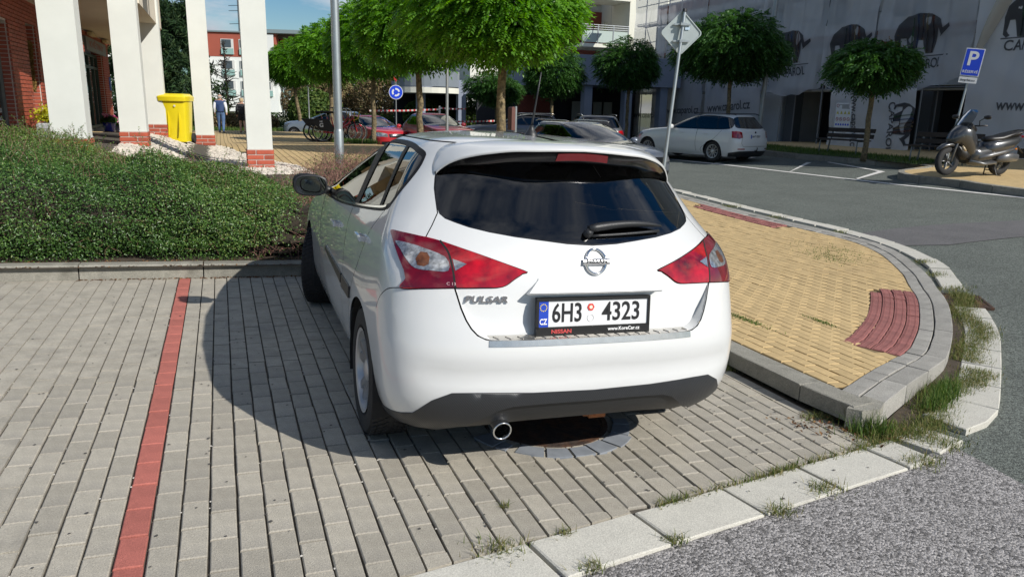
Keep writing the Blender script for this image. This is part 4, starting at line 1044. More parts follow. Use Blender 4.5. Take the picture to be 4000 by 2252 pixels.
def fronds(name, P, DIR, L, m, parent, rng, pairs=6, droop=.45, lw=.26, tone=None):
    """pinnate leaves: pairs of leaflets on a drooping stalk."""
    n = len(P); D_ = DIR/np.linalg.norm(DIR, axis=1)[:, None]; up_ = np.array([0, 0, 1.0])
    S = np.cross(D_, up_); S /= (np.linalg.norm(S, axis=1)[:, None]+1e-6); Ls = L*(.7+.6*rng.random(n))
    roll = rng.normal(0, .5, n); Nn = np.cross(S, D_); S = S*np.cos(roll)[:, None]+Nn*np.sin(roll)[:, None]
    Vs, Ts = [], []; t0 = rng.random(n) if tone is None else tone
    for k in range(pairs+1):
        t = (k+.6)/(pairs+.6); c = P+D_*(Ls*t)[:, None]; c[:, 2] -= droop*Ls*t*t
        for sg in ((-1, 1) if k < pairs else (0,)):
            d = (S*sg*.85+D_*.5) if sg else D_; d = d/np.linalg.norm(d, axis=1)[:, None]; ln = (Ls*lw*(1-.25*abs(t-.5)))[:, None]
            wv = np.cross(d, up_+rng.normal(0, .35, (n, 3))); wv /= (np.linalg.norm(wv, axis=1)[:, None]+1e-6)
            tip = c+d*ln; tip[:, 2] -= .25*ln[:, 0]; mid = c+d*ln*.5; 
            Vs.append(np.stack([c, mid+wv*ln*.27, tip, mid-wv*ln*.27], 1)); Ts.append(np.repeat((t0*.8+.2*rng.random(n))[:, None], 4, 1))
    V = np.concatenate(Vs, 0).reshape(-1, 3); T = np.concatenate(Ts, 0).ravel(); i = np.arange(len(V)//4)[:, None]*4
    F = np.concatenate([i, i+1, i+2, i+3], 1)
    return np_mesh(name, V, F, m, parent, T)
def twigs(name, starts, dirs, length, rad, m, parent, rng, seg=5, sag=.3, wob=.25):
    b = MB()
    for p, d in zip(starts, dirs):
        p = Vector(p); d = Vector(d).normalized(); L = length*rng.uniform(.5, 1.4); pts = [p]; st = L/seg
        for k in range(seg):
            d = (d+Vector(rng.normal(0, wob, 3))+Vector((0, 0, -sag*.3*(k/seg)))).normalized(); p = p+d*st; pts.append(p)
        r_ = rad*rng.uniform(.6, 1.2); b.tube(pts, [r_*(1-.7*i/seg) for i in range(seg+1)], 3, caps=False)
    return b.build(name, m, parent)
M_BARK = mat('furrowed_bark', (.20, .155, .085), .95, var=.45, vscale=9, vdet=8, bump=2.5, bscale=22, col2=(.10, .08, .05), c2scale=14, c2pos=(.45, .6))
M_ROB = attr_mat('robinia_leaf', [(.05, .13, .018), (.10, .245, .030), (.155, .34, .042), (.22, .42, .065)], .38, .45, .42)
M_ROB2 = attr_mat('robinia_leaf_shaded', [(.022, .062, .016), (.040, .11, .024), (.064, .155, .034), (.095, .20, .045)], .45, .4, .28)  # same leaf darkened: shade over the far trees put into its colours
CROWNS = {}
def crown_mesh(key, seed, n, rx, rz, m, L=.24, pairs=7):
    if key in CROWNS: return CROWNS[key]
    rng = np.random.default_rng(seed)
    lump = [(v/np.linalg.norm(v), a, k) for v, a, k in [(rng.normal(size=3), rng.uniform(.06, .17)*rng.choice([-1, 1, 1]), rng.uniform(4, 11)) for _ in range(26)]]
    v = rng.normal(size=(n, 3)); v /= np.linalg.norm(v, axis=1)[:, None]
    rad = np.ones(n)
    for d, a, k in lump: rad += a*np.exp(k*(v@d-1))
    lo = v[:, 2] < 0; flat = np.where(lo, 1-.42*np.clip(-v[:, 2], 0, 1)**1.5, 1.0)
    r_ = rad*flat*(1-.55*rng.random(n)**1.5); P = v*np.array([rx, rx, rz])*r_[:, None]
    D_ = v*np.array([1, 1, .55])+rng.normal(0, .38, (n, 3)); D_[:, 2] -= .18
    tone = np.clip(.45+.22*v[:, 2]+rng.normal(0, .22, n), 0, 1)  # leaf tone rises with height in the crown, plus random scatter
    o = fronds('crown', P, D_, L, m, None, rng, pairs, .5, .34, tone); me = o.data; bpy.data.objects.remove(o); CROWNS[key] = me; return me
def ball_tree(base, hgt, trunk_r, cz, rx, rz, label, group, key, seed, n, m, lean=(0, 0), L=.24, rot=0.0, dead=False, scale=None):
    t = empty('robinia_tree', base, 0, label, 'tree', group)
    rng = np.random.default_rng(seed+100); b = MB(); pts = []; K = 9
    for i in range(K):
        f = i/(K-1); pts.append((lean[0]*f+rng.normal(0, .012), lean[1]*f+rng.normal(0, .012), -.05+(hgt+.05)*f))
    rs = [trunk_r*(1.25 if i == 0 else 1.0-.22*i/(K-1))*(1+rng.normal(0, .03)) for i in range(K)]; rs[-1] *= 1.25
    b.tube(pts, rs, 12); b.build('trunk', M_BARK, t, True)
    b = MB(); top = Vector(pts[-1])
    for k in range(9):
        a = 2*math.pi*k/9+rng.uniform(-.3, .3); d = Vector((math.cos(a)*rx*.7, math.sin(a)*rx*.7, (cz-hgt)+rz*rng.uniform(-.1, .6)))
        b.tube([top, top+d*.35+Vector((0, 0, .12)), top+d*.7, top+d], [trunk_r*.42, trunk_r*.28, trunk_r*.16, .01], 6)
    b.build('limbs', M_BARK, t, True)
    me = crown_mesh(key, seed, n, rx, rz, m, L); o = bpy.data.objects.new('crown', me); COL.objects.link(o); o.parent = t; o.location = (lean[0], lean[1], cz); o.rotation_euler = (0, 0, rot)
    if scale: o.scale = scale
    return t
def blades(name, P, hgt, m, parent, rng, wd=.004, lean=.5, seg=3, tone=None):
    """grass blades, three-part bent strips."""
    n = len(P); a = rng.random(n)*2*np.pi; d = np.stack([np.cos(a), np.sin(a), np.zeros(n)], -1); s_ = np.stack([-np.sin(a), np.cos(a), np.zeros(n)], -1)
    h = hgt*(.4+.9*rng.random(n)); ln = lean*rng.random(n); Vs = []
    for k in range(seg+1):
        f = k/seg; c = P+d*(h*ln*f*f)[:, None]; c[:, 2] += h*f*(1-.35*ln*f); w_ = wd*(1-f*.9)*(.7+.6*rng.random(n) if k == 0 else 1)
        w_ = np.broadcast_to(np.asarray(w_), (n,))[:, None]; Vs += [c-s_*w_, c+s_*w_]
    V = np.stack(Vs, 1); m_ = 2*(seg+1); i = np.arange(n)[:, None]*m_
    F = np.concatenate([np.concatenate([i+2*k, i+2*k+1, i+2*k+3, i+2*k+2], 1) for k in range(seg)], 0)
    return np_mesh(name, V.reshape(-1, 3), F, m, parent, np.repeat(rng.random(n) if tone is None else tone, m_))
M_GRASS = attr_mat('dry_grass', [(.045, .075, .015), (.10, .145, .03), (.20, .20, .07), (.30, .25, .12)], .6, .25, .25)
M_GRASSG = attr_mat('green_grass', [(.025, .06, .010), (.05, .11, .018), (.09, .16, .03), (.16, .19, .05)], .6, .25, .25)
# ---------------------------------------------------------------- plaza, hedge, colonnade and shop on the left
def pz(x, y):
    return .12+.40*smt((24-y)/13)+.32*smt((.2-x)/1.3)*smt((20-y)/8)
PLZ = [(-2.4, 4.2), (3.2, 4.2), (4.6, 9.0), (4.7, 16), (4.4, 22), (4.5, 31), (3.6, 36), (-2, 37), (-14, 37), (-14, 18), (-2.4, 18)]
plaza = sheet('plaza_pavement', PLZ, -.012, M_SOIL, .8, pz)
# long strips of ochre pavers: columns with recessed joints
b = MB(); bm_p = []
for k in range(0, 42):
    x0 = -.75+k*.13
    b.add([p for y in np.arange(5.6, 34.1, 1.5) for p in ((x0+.006, y, pz(x0, y)), (x0+.124, y, pz(x0+.124, y)))], [(2*i, 2*i+1, 2*i+3, 2*i+2) for i in range(18)])
def clipf(mb):   # keep the strips inside the plaza outline
    out = MB()
    for f in mb.f:
        c = [sum(mb.v[i][q] for i in f)/len(f) for q in range(2)]
        if pip(c[0], c[1], PLZ) and not (c[0] < 1.25 and c[1] < 11.5 and c[0] < 1.6-(c[1]-5.5)*.18): out.add([mb.v[i] for i in f], [tuple(range(len(f)))])
    return out
o = clipf(b).build('plaza_paver_strips', M_YELF, plaza); o['kind'] = 'stuff'
b = MB()
for k in range(0, 90):
    x0 = -2.3+(k % 18)*.105; y0 = 12.6+(k//18)*1.1
    b.prism([(x0, y0), (x0+.1, y0), (x0+.1, y0+1.08), (x0, y0+1.08)], -.03, 0, f=lambda x, y, z: (x, y, pz(x, y)+z))
o = b.build('porch_paver_strips', M_YELF, plaza); o['kind'] = 'stuff'
# planting bed behind the kerb rising to the plaza
def bz(x, y):
    t = smt((y-.4)/4.2); return (gz(x, .3)+.115)*(1-t)+pz(x, 4.8)*t-.03*math.sin(min(1, max(0, t))*math.pi)
sheet('planting_bed', [(-6, .16), (3.55, .16), (3.6, 4.3), (3.2, 5.2), (2.0, 5.2), (1.7, 4.75), (-6, 4.75)], 0, M_DSOIL, .35, bz)
# white gravel round the pillars
GRB = [(1.75, 4.6), (1.65, 6.0), (.95, 8.5), (.55, 11.5), (.2, 13.4), (-1.0, 13.2), (-1.2, 9.5), (-1.0, 4.6)]
gb = sheet('gravel_bed', GRB, .004, mat('gravel_ground', (.30, .27, .23), .95, var=.3, vscale=20), .5, pz)
rng = np.random.default_rng(5); st = MB()
M_PEB = mat('pale_pebble', (.55, .50, .43), .8, var=.35, vscale=7, vdet=2, bump=.3, bscale=60)
ico = [(0, 0, .8), (.9, 0, .25), (.28, .86, .25), (-.73, .53, .25), (-.73, -.53, .25), (.28, -.86, .25), (.73, .53, -.3), (-.28, .86, -.3), (-.9, 0, -.3), (-.28, -.86, -.3), (.73, -.53, -.3)]
icf = [(0, 1, 2), (0, 2, 3), (0, 3, 4), (0, 4, 5), (0, 5, 1), (1, 6, 2), (2, 6, 7), (2, 7, 3), (3, 7, 8), (3, 8, 4), (4, 8, 9), (4, 9, 5), (5, 9, 10), (5, 10, 1), (1, 10, 6)]
cnt = 0
while cnt < 4200:
    x, y = rng.uniform(-1.2, 1.8), rng.uniform(4.6, 13.4)
    if not pip(x, y, GRB) or (abs(x-1.0) < .2 and abs(y-5.97) < .2): continue
    s_ = rng.uniform(.022, .05); M3 = Matrix.Rotation(rng.uniform(0, 6.3), 3, 'Z') @ Matrix.Diagonal((s_*1.2, s_*rng.uniform(.6, .95), s_*.6)); z = pz(x, y)+.012
    st.add([tuple(M3 @ Vector(v)+Vector((x, y, z))) for v in ico], icf); cnt += 1
o = st.build('gravel', M_PEB, gb); o['kind'] = 'stuff'
# ---- hedge
def hedge_prof(x):
    k = 1-.30*smt((x-.1)/1.6); e = 4.9-2.9*smt((x+1.9)/2.2); dn = .09*smt((x+1.7)/1.1)
    base = gz(x, .3)+.12
    pts = [(.47, base), (.40, base+.16*k), (.45, base+.42*k), (.66, base+.64*k), (1.05, base+.76*k), (1.25+.28*(e-1.05), base+.80*k-dn*.6), (1.05+.6*(e-1.05), base+.83*k-dn+.06*smt((-x-.5)/1.2)), (1.05+.85*(e-1.05), base+.83*k-dn+.10*smt((-x-.5)/1.2)), (e, base+.60*k-dn)]
    return pts
LUMPS = [(random.Random(i).uniform(-3.2, 2.2), random.Random(i+99).uniform(0, 1), random.Random(i+7).uniform(.05, .15)*(.5 if random.Random(i+99).uniform(0, 1) > .38 else 1)*random.Random(i+31).choice([1, 1, -.8]), random.Random(i+5).uniform(.16, .42)) for i in range(70)]
LUMPS += [(random.Random(i+500).uniform(-3.2, 1.4), random.Random(i+599).uniform(0, .6), random.Random(i+507).uniform(-.10, .06), random.Random(i+505).uniform(.06, .15)) for i in range(150)]
def dry_prof(x):
    return [(y, bz(x, y)+h) for y, h in ((.45, .0), (.40, .12), (.50, .30), (.85, .42), (1.5, .42), (2.6, .36), (3.6, .32), (4.6, .30), (5.2, .18), (5.3, .0))]
def hedge_pt(x, s, prof=None):
    pts = (prof or hedge_prof)(x); acc = [0]
    for a, b_ in zip(pts, pts[1:]): acc.append(acc[-1]+math.dist(a, b_))
    d = s*acc[-1]; i = 0
    while i < len(acc)-2 and acc[i+1] < d: i += 1
    t = (d-acc[i])/max(1e-6, acc[i+1]-acc[i]); a, b_ = pts[i], pts[i+1]
    return (a[0]+t*(b_[0]-a[0]), a[1]+t*(b_[1]-a[1])), (-(b_[1]-a[1]), (b_[0]-a[0])), acc[-1]
def hedge_table(x0, x1, nx=60, ns=60, prof=None):
    T = np.zeros((nx, ns, 6)); 
    for i, x in enumerate(np.linspace(x0, x1, nx)):
        for j, s in enumerate(np.linspace(0, 1, ns)):
            (y, z), n_, L = hedge_pt(x, s, prof); l = math.hypot(*n_) or 1; ny, nz_ = n_[0]/l, n_[1]/l
            off = sum(a*math.exp(-((x-lx)**2+((s-ls)*L)**2)/r_**2) for lx, ls, a, r_ in LUMPS)
            T[i, j] = (x, y+ny*off, z+nz_*off, 0, ny, nz_)
    return T
def hedge_sample(T, n, rng, bias=1.0):
    nx, ns = T.shape[:2]; a = rng.random(n)*(nx-1.001); b_ = rng.random(n)**bias*(ns-1.001); i, j = a.astype(int), b_.astype(int); fa, fb = (a-i)[:, None], (b_-j)[:, None]
    Q = T[i, j]*(1-fa)*(1-fb)+T[i+1, j]*fa*(1-fb)+T[i, j+1]*(1-fa)*fb+T[i+1, j+1]*fa*fb
    return Q[:, :3], Q[:, 3:]
rng = np.random.default_rng(21)
M_COTO = attr_mat('cotoneaster_leaf', [(.018, .048, .011), (.036, .090, .018), (.062, .140, .026), (.095, .185, .036), (.165, .215, .05)], .36, .5, .18)
M_TWIG = mat('red_brown_twig', (.20, .105, .08), .85, var=.4, vscale=12)
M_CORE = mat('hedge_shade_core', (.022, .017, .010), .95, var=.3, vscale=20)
hedge = empty('cotoneaster_hedge', (0, .5, .1), 0, 'broad low hedge of small glossy dark green leaves behind the kerb', 'hedge')
HT = hedge_table(-3.4, 1.35, 110, 90); off = np.array([0, .5, .1])
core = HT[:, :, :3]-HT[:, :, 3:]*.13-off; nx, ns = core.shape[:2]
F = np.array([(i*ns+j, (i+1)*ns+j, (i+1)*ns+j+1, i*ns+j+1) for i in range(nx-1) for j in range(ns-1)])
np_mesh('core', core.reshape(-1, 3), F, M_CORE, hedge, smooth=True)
P, N_ = hedge_sample(HT, 150000, rng, 1.25); dp = rng.random(len(P))**1.6*.15-.02
# bare, twiggy patch low on the right and along the foot
keep = rng.random(len(P)) < np.clip(1.15-1.12*np.clip((P[:, 0]-.42-.75*np.clip(P[:, 2]-.15, 0, .8))/.45, 0, 1)-.75*np.exp(-((P[:, 2]-.16)/.07)**2)-.35*np.exp(-((P[:, 0]-.2)/.25)**2-((P[:, 2]-.3)/.18)**2), .03, 1)
P, N_, dp = P[keep], N_[keep], dp[keep]; P = P-N_*dp[:, None]-off
jit = rng.normal(0, .012, P.shape); tone = np.clip(rng.normal(.45, .2, len(P))+.35*np.clip((.02-dp)/.04, 0, 1)*rng.random(len(P))+.25*np.sin(P[:, 0]*2.1+P[:, 1]*1.3)*.5+.12*np.clip(P[:, 1]-.8, 0, 2), 0, 1)  # outer and rearward leaves get a paler tone, plus waves and scatter
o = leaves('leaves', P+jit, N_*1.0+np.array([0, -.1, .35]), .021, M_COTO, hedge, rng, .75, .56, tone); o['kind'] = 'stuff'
Pt, Nt = hedge_sample(HT, 900, rng, 1.0); o = twigs('twigs', Pt-Nt*.08-off, Nt+rng.normal(0, .6, Nt.shape)+np.array([0, 0, .3]), .20, .0030, M_TWIG, hedge, rng); o['kind'] = 'stuff'
# long shoots standing out of the top, with leaves
Ps, Ns = hedge_sample(HT, 420, rng, .6); Ps = Ps[Ps[:, 1] > .9]; SH_P, SH_N = [], []; shoots = MB()
for p in Ps:
    d = np.array([rng.normal(0, .6), rng.normal(-.1, .5), 1.0]); d /= np.linalg.norm(d); L = rng.uniform(.06, .26); q = [p+d*L*t+np.array([0, 0, -.05*L*t*t]) for t in np.linspace(0, 1, 5)]
    shoots.tube([tuple(v-off) for v in q], [.0022, .002, .0018, .0014, .001], 3, caps=False)
    for v in np.linspace(.15, 1, int(L*110)): SH_P.append(p+d*L*v+rng.normal(0, .008, 3)-off); SH_N.append(rng.normal(0, 1, 3)+np.array([0, 0, .6]))
o = shoots.build('shoots', M_TWIG, hedge); o['kind'] = 'stuff'
o = leaves('shoot_leaves', np.array(SH_P), np.array(SH_N), .017, M_COTO, hedge, rng, .6, .6, np.clip(rng.normal(.65, .2, len(SH_P)), 0, 1)); o['kind'] = 'stuff'
# dry bare shrub beside the car
dry = empty('bare_shrub', (1.0, .8, .1), 0, 'tangle of bare reddish brown twigs beside the car at the end of the hedge', 'shrub')
HT2 = hedge_table(.55, 2.9, 40, 40, dry_prof); off2 = np.array([1.0, .8, .1])
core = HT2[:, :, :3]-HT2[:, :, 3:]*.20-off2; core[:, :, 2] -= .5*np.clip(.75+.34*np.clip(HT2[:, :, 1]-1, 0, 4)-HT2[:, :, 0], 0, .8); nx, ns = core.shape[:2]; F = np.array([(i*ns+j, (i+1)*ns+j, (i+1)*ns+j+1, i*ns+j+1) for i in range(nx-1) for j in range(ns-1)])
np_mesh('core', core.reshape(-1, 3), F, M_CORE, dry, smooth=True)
Pt, Nt = hedge_sample(HT2, 5200, rng, .9); kp = Pt[:, 0] > .55+.34*np.clip(Pt[:, 1]-1, 0, 4); Pt, Nt = Pt[kp], Nt[kp]
o = twigs('twigs', Pt-Nt*.14-off2, Nt*.7+rng.normal(0, .9, Nt.shape), .26, .0032, M_TWIG, dry, rng, 5, .5, .3); o['kind'] = 'stuff'
Pt, Nt = hedge_sample(HT2, 260, rng, .6); kp = Pt[:, 0] > .6+.34*np.clip(Pt[:, 1]-1, 0, 4); Pt, Nt = Pt[kp], Nt[kp]; o = twigs('arching_twigs', Pt-Nt*.05-off2, Nt*.5+rng.normal(0, .7, Nt.shape)+np.array([0, 0, .5]), .42, .0028, M_TWIG, dry, rng, 7, 1.6, .22); o['kind'] = 'stuff'
P, N_ = hedge_sample(HT2, 6500, rng, .8); kp = P[:, 0] > .55+.34*np.clip(P[:, 1]-1, 0, 4); P, N_ = P[kp], N_[kp]; P = P-off2
o = leaves('leaves', P, N_+np.array([0, 0, .3]), .019, M_COTO, dry, rng, .8, .56, np.clip(rng.normal(.55, .22, len(P)), 0, 1)); o['kind'] = 'stuff'
# fallen leaves and litter along the kerb
M_LITTER = attr_mat('leaf_litter', [(.07, .035, .018), (.14, .075, .035), (.22, .13, .06), (.17, .06, .035)], .8, .2, .1)
n = 900; Pl = np.stack([rng.uniform(-2.2, 3.2, n), rng.uniform(.17, .46, n), np.zeros(n)], -1); Pl[:, 2] = [bz(a, b_)+.006 for a, b_ in Pl[:, :2]]
n2 = 260; Pk = np.stack([rng.uniform(-.8, 1.6, n2), .195-np.abs(rng.normal(0, .02, n2)), np.zeros(n2)], -1); Pk[:, 2] = [gz(a, b_)+.004 for a, b_ in Pk[:, :2]]
n3 = 110; t3 = rng.random(n3); Pc = np.stack([3.30+.45*t3+rng.normal(0, .10, n3), -3.95-.28*t3+rng.normal(0, .09, n3), np.zeros(n3)], -1); Pc = Pc[Pc[:, 0] < 4.1]; Pc[:, 2] = [gz(a, b_)+.010 for a, b_ in Pc[:, :2]]
o = leaves('leaf_litter', np.concatenate([Pl, Pk, Pc]), np.tile([[0, 0, 1.0]], (len(Pl)+len(Pk)+len(Pc), 1)), .026, M_LITTER, None, rng, .35, .5); tag(o, 'scattered dry brown leaf litter along the kerbs', 'leaf litter', kind='stuff')
# ---- pillars with brick feet
M_REND = mat('white_render', (.62, .635, .595), .85, var=.05, vscale=2, bump=.35, bscale=260)
M_BRK = mat('red_clinker_brick', (.36, .070, .035), .6, var=.22, vscale=8, bump=.25, bscale=120, rnd=.16)
M_MORT = mat('pale_mortar', (.56, .48, .43), .9, var=.12, vscale=30)
def pillar(x, y, z0, w_, label, top=5.6, rz=0.0, bricks=4, course=.081, d_=None):
    d_ = d_ or w_
    p = empty('pillar', (x, y, z0), rz, label, 'pillar', 'white rendered pillars of the colonnade')
    hb = bricks*course
    MB().box((0, 0, hb/2-.15), (w_+.004, d_+.004, hb+.3)).build('mortar_core', M_MORT, p)
    b = MB(); b.box((0, 0, hb+.012+(top-hb)/2), (w_, d_, top-hb)); b.box((0, 0, hb+.006), (w_+.012, d_+.012, .012)); b.build('shaft', M_REND, p)
    for c in range(bricks):
        zc = (c+.5)*course-.004
        for s_ in range(4):
            ww = w_ if s_ % 2 == 0 else d_; h = (d_ if s_ % 2 == 0 else w_)/2
            cut = ww*(.33 if c % 2 else .64)
            for a0, a1 in ((-ww/2-.011, -ww/2+cut-.008), (-ww/2+cut+.008, ww/2+.011)):
                bb = MB(); bb.box(((a0+a1)/2, -h-.006, zc), (a1-a0, .018, course-.019), bev=.0)
                o = bb.build('brick', M_BRK, p); o.rotation_euler = (0, 0, s_*math.pi/2)
    return p
pillar(1.02, 5.98, pz(1, 5.9)-.02, .385, 'white pillar nearest the grey lamp post, on a four-course brick foot')
pillar(.10, 12.2, pz(.1, 12.2)-.05, .40, 'white pillar just right of the yellow bin')
pillar(-.82, 11.15, pz(-.8, 11)-.07, .38, 'white pillar just left of the yellow bin, under the canopy corner')
pillar(-.90, 7.13, pz(-.9, 7)-.10, .40, 'white pillar between the blue flower pots and the yellow bin')
pillar(-1.42, 4.62, .72, .42, 'broad white pillar nearest the camera, its foot hidden by the hedge')
# ---- the shop: brick wall with shop window, door and canopy
shop = empty('shop_building', (-2.35, 5, .84), 0, 'red brick shop front with canopy, shop window and glazed door', 'building')
SX = -2.35
def sp(x, y, z): return (x-SX, y-5, z-.84)
M_DBRK = mat('red_wall_brick', (.34, .072, .038), .65, var=.2, vscale=7, bump=.25, bscale=120, rnd=.14)
b = MB(); wallcut = [(4.0, 6.24, .84, 2.62), (7.36, 8.08, .84, 2.72), (12.9, 16.0, .84, 2.62)]
# mortar backing in panels round the openings
for y0, y1, z0, z1 in ((6.24, 7.36, .5, 3.12), (8.08, 12.9, .5, 3.12), (16.0, 17.15, .5, 3.12), (4.0, 6.24, 2.62, 3.12), (7.36, 8.08, 2.72, 3.12), (12.9, 16.0, 2.95, 3.12)):
    b.box(sp(SX-.20, (y0+y1)/2, (z0+z1)/2), (.37, y1-y0, z1-z0))
b.build('wall', M_MORT, shop)
bl, bh = .245, .0595; pcs = []
for c in range(37):
    z = .86+c*bh
    for k in range(-2, 56):
        y0 = 4.0+k*bl+(bl/2 if c % 2 else 0); y1 = y0+bl-.012
        if z > 3.06: continue
        segs = [(y0, y1)]
        for (a, b_, zz0, zz1) in [(4.0, 6.24, 0, 2.62), (7.36, 8.08, 0, 2.72), (12.9, 16.0, 0, 2.95)]:
            if zz0 < z+.03 < zz1:
                ns = []
                for s0, s1 in segs:
                    if s1 <= a or s0 >= b_: ns.append((s0, s1))
                    else:
                        if s0 < a: ns.append((s0, a))
                        if s1 > b_: ns.append((b_, s1))
                segs = ns
        for s0, s1 in segs:
            s1 = min(s1, 17.16); s0 = max(s0, 4.0)
            if s1-s0 > .03: pcs.append((s0 > 9.2 and s0 < 16, s0, s1, z))
pcs.sort(key=lambda q: (q[0], q[1])); rest = MB()
for i, (hid, s0, s1, z) in enumerate(pcs):
    if i < 300: MB().box((0, 0, 0), (.03, s1-s0, bh-.011)).build('brick', M_DBRK, shop).location = sp(SX-.003, (s0+s1)/2, z+bh/2)
    else: rest.box(sp(SX-.003, (s0+s1)/2, z+bh/2), (.03, s1-s0, bh-.011))
# reveals of the openings
for y, z1 in ((6.24, 2.62), (7.36, 2.72), (8.08, 2.72), (16.0, 2.95)):
    for c in range(int((z1-.86)/bh)): rest.box(sp(SX-.14, y+(.004 if y in (6.24, 8.08, 16.0) else -.004)*-1, .86+(c+.5)*bh), (.22, .012, bh-.011))
o = rest.build('brick_field', M_DBRK, shop); o['kind'] = 'stuff'
M_FRM = mat('grey_brown_frame', (.20, .19, .17), .5, .3); G_SHOP = glass_mat('shop_glass', (.30, .32, .31), 1.5, boost=1.3); M_DARKIN = mat('dim_shop_interior', (.035, .030, .026), .9)
b = MB(); b.box(sp(SX-.6, 5.1, 1.75), (.03, 2.2, 2.2)); b.box(sp(SX-.6, 7.7, 1.75), (.03, .8, 2.2)); b.box(sp(SX-.8, 14.4, 1.9), (.03, 3.2, 2.3)); b.build('interior', M_DARKIN, shop)
w1 = MB(); w1.box(sp(SX-.16, 6.215, 1.73), (.06, .05, 1.78)); w1.box(sp(SX-.16, 5.1, 2.36), (.06, 2.2, .06)); w1.box(sp(SX-.16, 5.1, 2.60), (.06, 2.2, .05)); w1.box(sp(SX-.16, 4.02, 1.73), (.06, .05, 1.78)); w1.box(sp(SX-.16, 5.1, .87), (.06, 2.2, .06))
win = w1.build('shop_window', M_FRM, shop); MB().box(sp(SX-.17, 5.1, 1.73), (.008, 2.2, 1.75)).build('pane', G_SHOP, win)
M_VINYL = mat('white_vinyl_letters', (.75, .75, .73), .6)
for s_, y, z, size, wd in (('Lucie', 5.66, 1.81, .15, .26), ('Kazová', 5.70, 1.60, .15, .34), ('Tel.: 774 656 220', 5.77, 1.36, .085, .52), ('PRUŽENÍ VLASŮ', 5.78, 1.24, .07, .40), ('OTEVŘENO', 5.62, 1.12, .07, .30)):
    text_on(s_, size, lambda x, yy, h, y=y, z=z: sp(SX-.160+h, y+x, z+yy), 'window_lettering', M_VINYL, win, width=wd, ext=.001, align='CENTER', shear=.25 if len(s_) < 8 and s_ != 'OTEVŘENO' else 0)
# scissors drawn on the pane
b = MB()
for sg in (-1, 1):
    b.tube([sp(SX-.160, 5.74+sg*.07+.045*math.cos(R(20*i)), 2.05+.07*math.sin(R(20*i))) for i in range(18)], .007, 5, closed=True)
    b.tube([sp(SX-.160, 5.74+sg*.05, 2.11), sp(SX-.160, 5.74-sg*.02, 2.26), sp(SX-.160, 5.74-sg*.03, 2.40)], [.008, .010, .003], 5)
b.build('scissors_sign', M_VINYL, win)
w2 = MB(); w2.box(sp(SX-.20, 8.06, 1.75), (.05, .04, 1.85)); w2.box(sp(SX-.20, 7.38, 1.75), (.05, .04, 1.85)); w2.box(sp(SX-.20, 7.72, 1.36), (.05, .7, .04)); w2.box(sp(SX-.20, 7.72, 2.45), (.05, .7, .05)); win2 = w2.build('shop_window', M_FRM, shop)
MB().box(sp(SX-.21, 7.72, 1.75), (.008, .66, 1.85)).build('pane', G_SHOP, win2)
M_STRAW = attr_mat('dried_straw', [(.16, .10, .03), (.30, .19, .06), (.42, .29, .11)], .9, .2, .1)
straw = empty('straw_garland', (SX-.08, 7.75, 1.85), 0, 'dried straw garland hanging in the narrow shop window', 'garland')
n = 2600; th = rng.random(n)*6.28; zz_ = rng.random(n); rr_ = .10+.05*np.sin(zz_*9)
o = leaves('straw', np.stack([.06*np.cos(th), rr_*np.sin(th)-.10*(1-zz_), (zz_-.25)*.78], -1), np.stack([np.cos(th), np.sin(th), rng.normal(0, .5, n)], -1), .07, M_STRAW, straw, rng, .8, .12); o['kind'] = 'stuff'
dr = MB()
for y in (12.95, 13.7, 14.5, 15.3, 15.96): dr.box(sp(SX-.15, y, 1.72), (.06, .055, 1.8))
for z in (2.60, 2.30, .87): dr.box(sp(SX-.15, 14.45, z), (.06, 3.05, .06))
door = dr.build('door', mat('dark_green_frame', (.02, .045, .038), .4), shop); MB().box(sp(SX-.16, 14.45, 1.72), (.008, 3.0, 1.75)).build('pane', G_SHOP, door)
sg_ = MB(); sg_.box(sp(SX+.03, 14.8, 2.79), (.05, 3.3, .30)); sgn = sg_.build('sign_board', mat('grey_sign_board', (.16, .17, .18), .5, var=.2, vscale=3), shop)
text_on('KVĚTINY', .2, lambda x, y, h: sp(SX+.057+h, 14.8+x, 2.79+y), 'sign_letters', mat('dull_red_letters', (.25, .05, .05), .6), sgn, width=2.3, ext=.001, align='CENTER', bold=.01)
for y in (13.9, 16.4):
    b = MB(); b.box(sp(SX+.09, y, 3.02), (.10, .8, .07), bev=.015); b.build('wall_lamp', mat('cream_lamp_cover', (.55, .45, .26), .5), shop)
b = MB(); b.box(sp(SX+.02, 16.95, 1.95), (.02, .25, .36)); b.build('small_sign', mat('blue_sign', (.02, .10, .40), .5), shop)
# canopy slab and its pointed corner
CAN = [(SX-.6, 3.0), (-1.62, 3.0), (-1.30, 6.9), (-.68, 7.4), (-.66, 12.42), (-1.48, 18.7), (SX-.6, 18.7)]
b = MB(); b.prism([(x-SX, y-5) for x, y in CAN], 3.10-.84, 3.75-.84); b.build('canopy', mat('canopy_bounce_render', (.62, .56, .46), .85, var=.05, vscale=2, bump=.3, bscale=200), shop)  # beige puts the warm bounce light under the slab into its colour
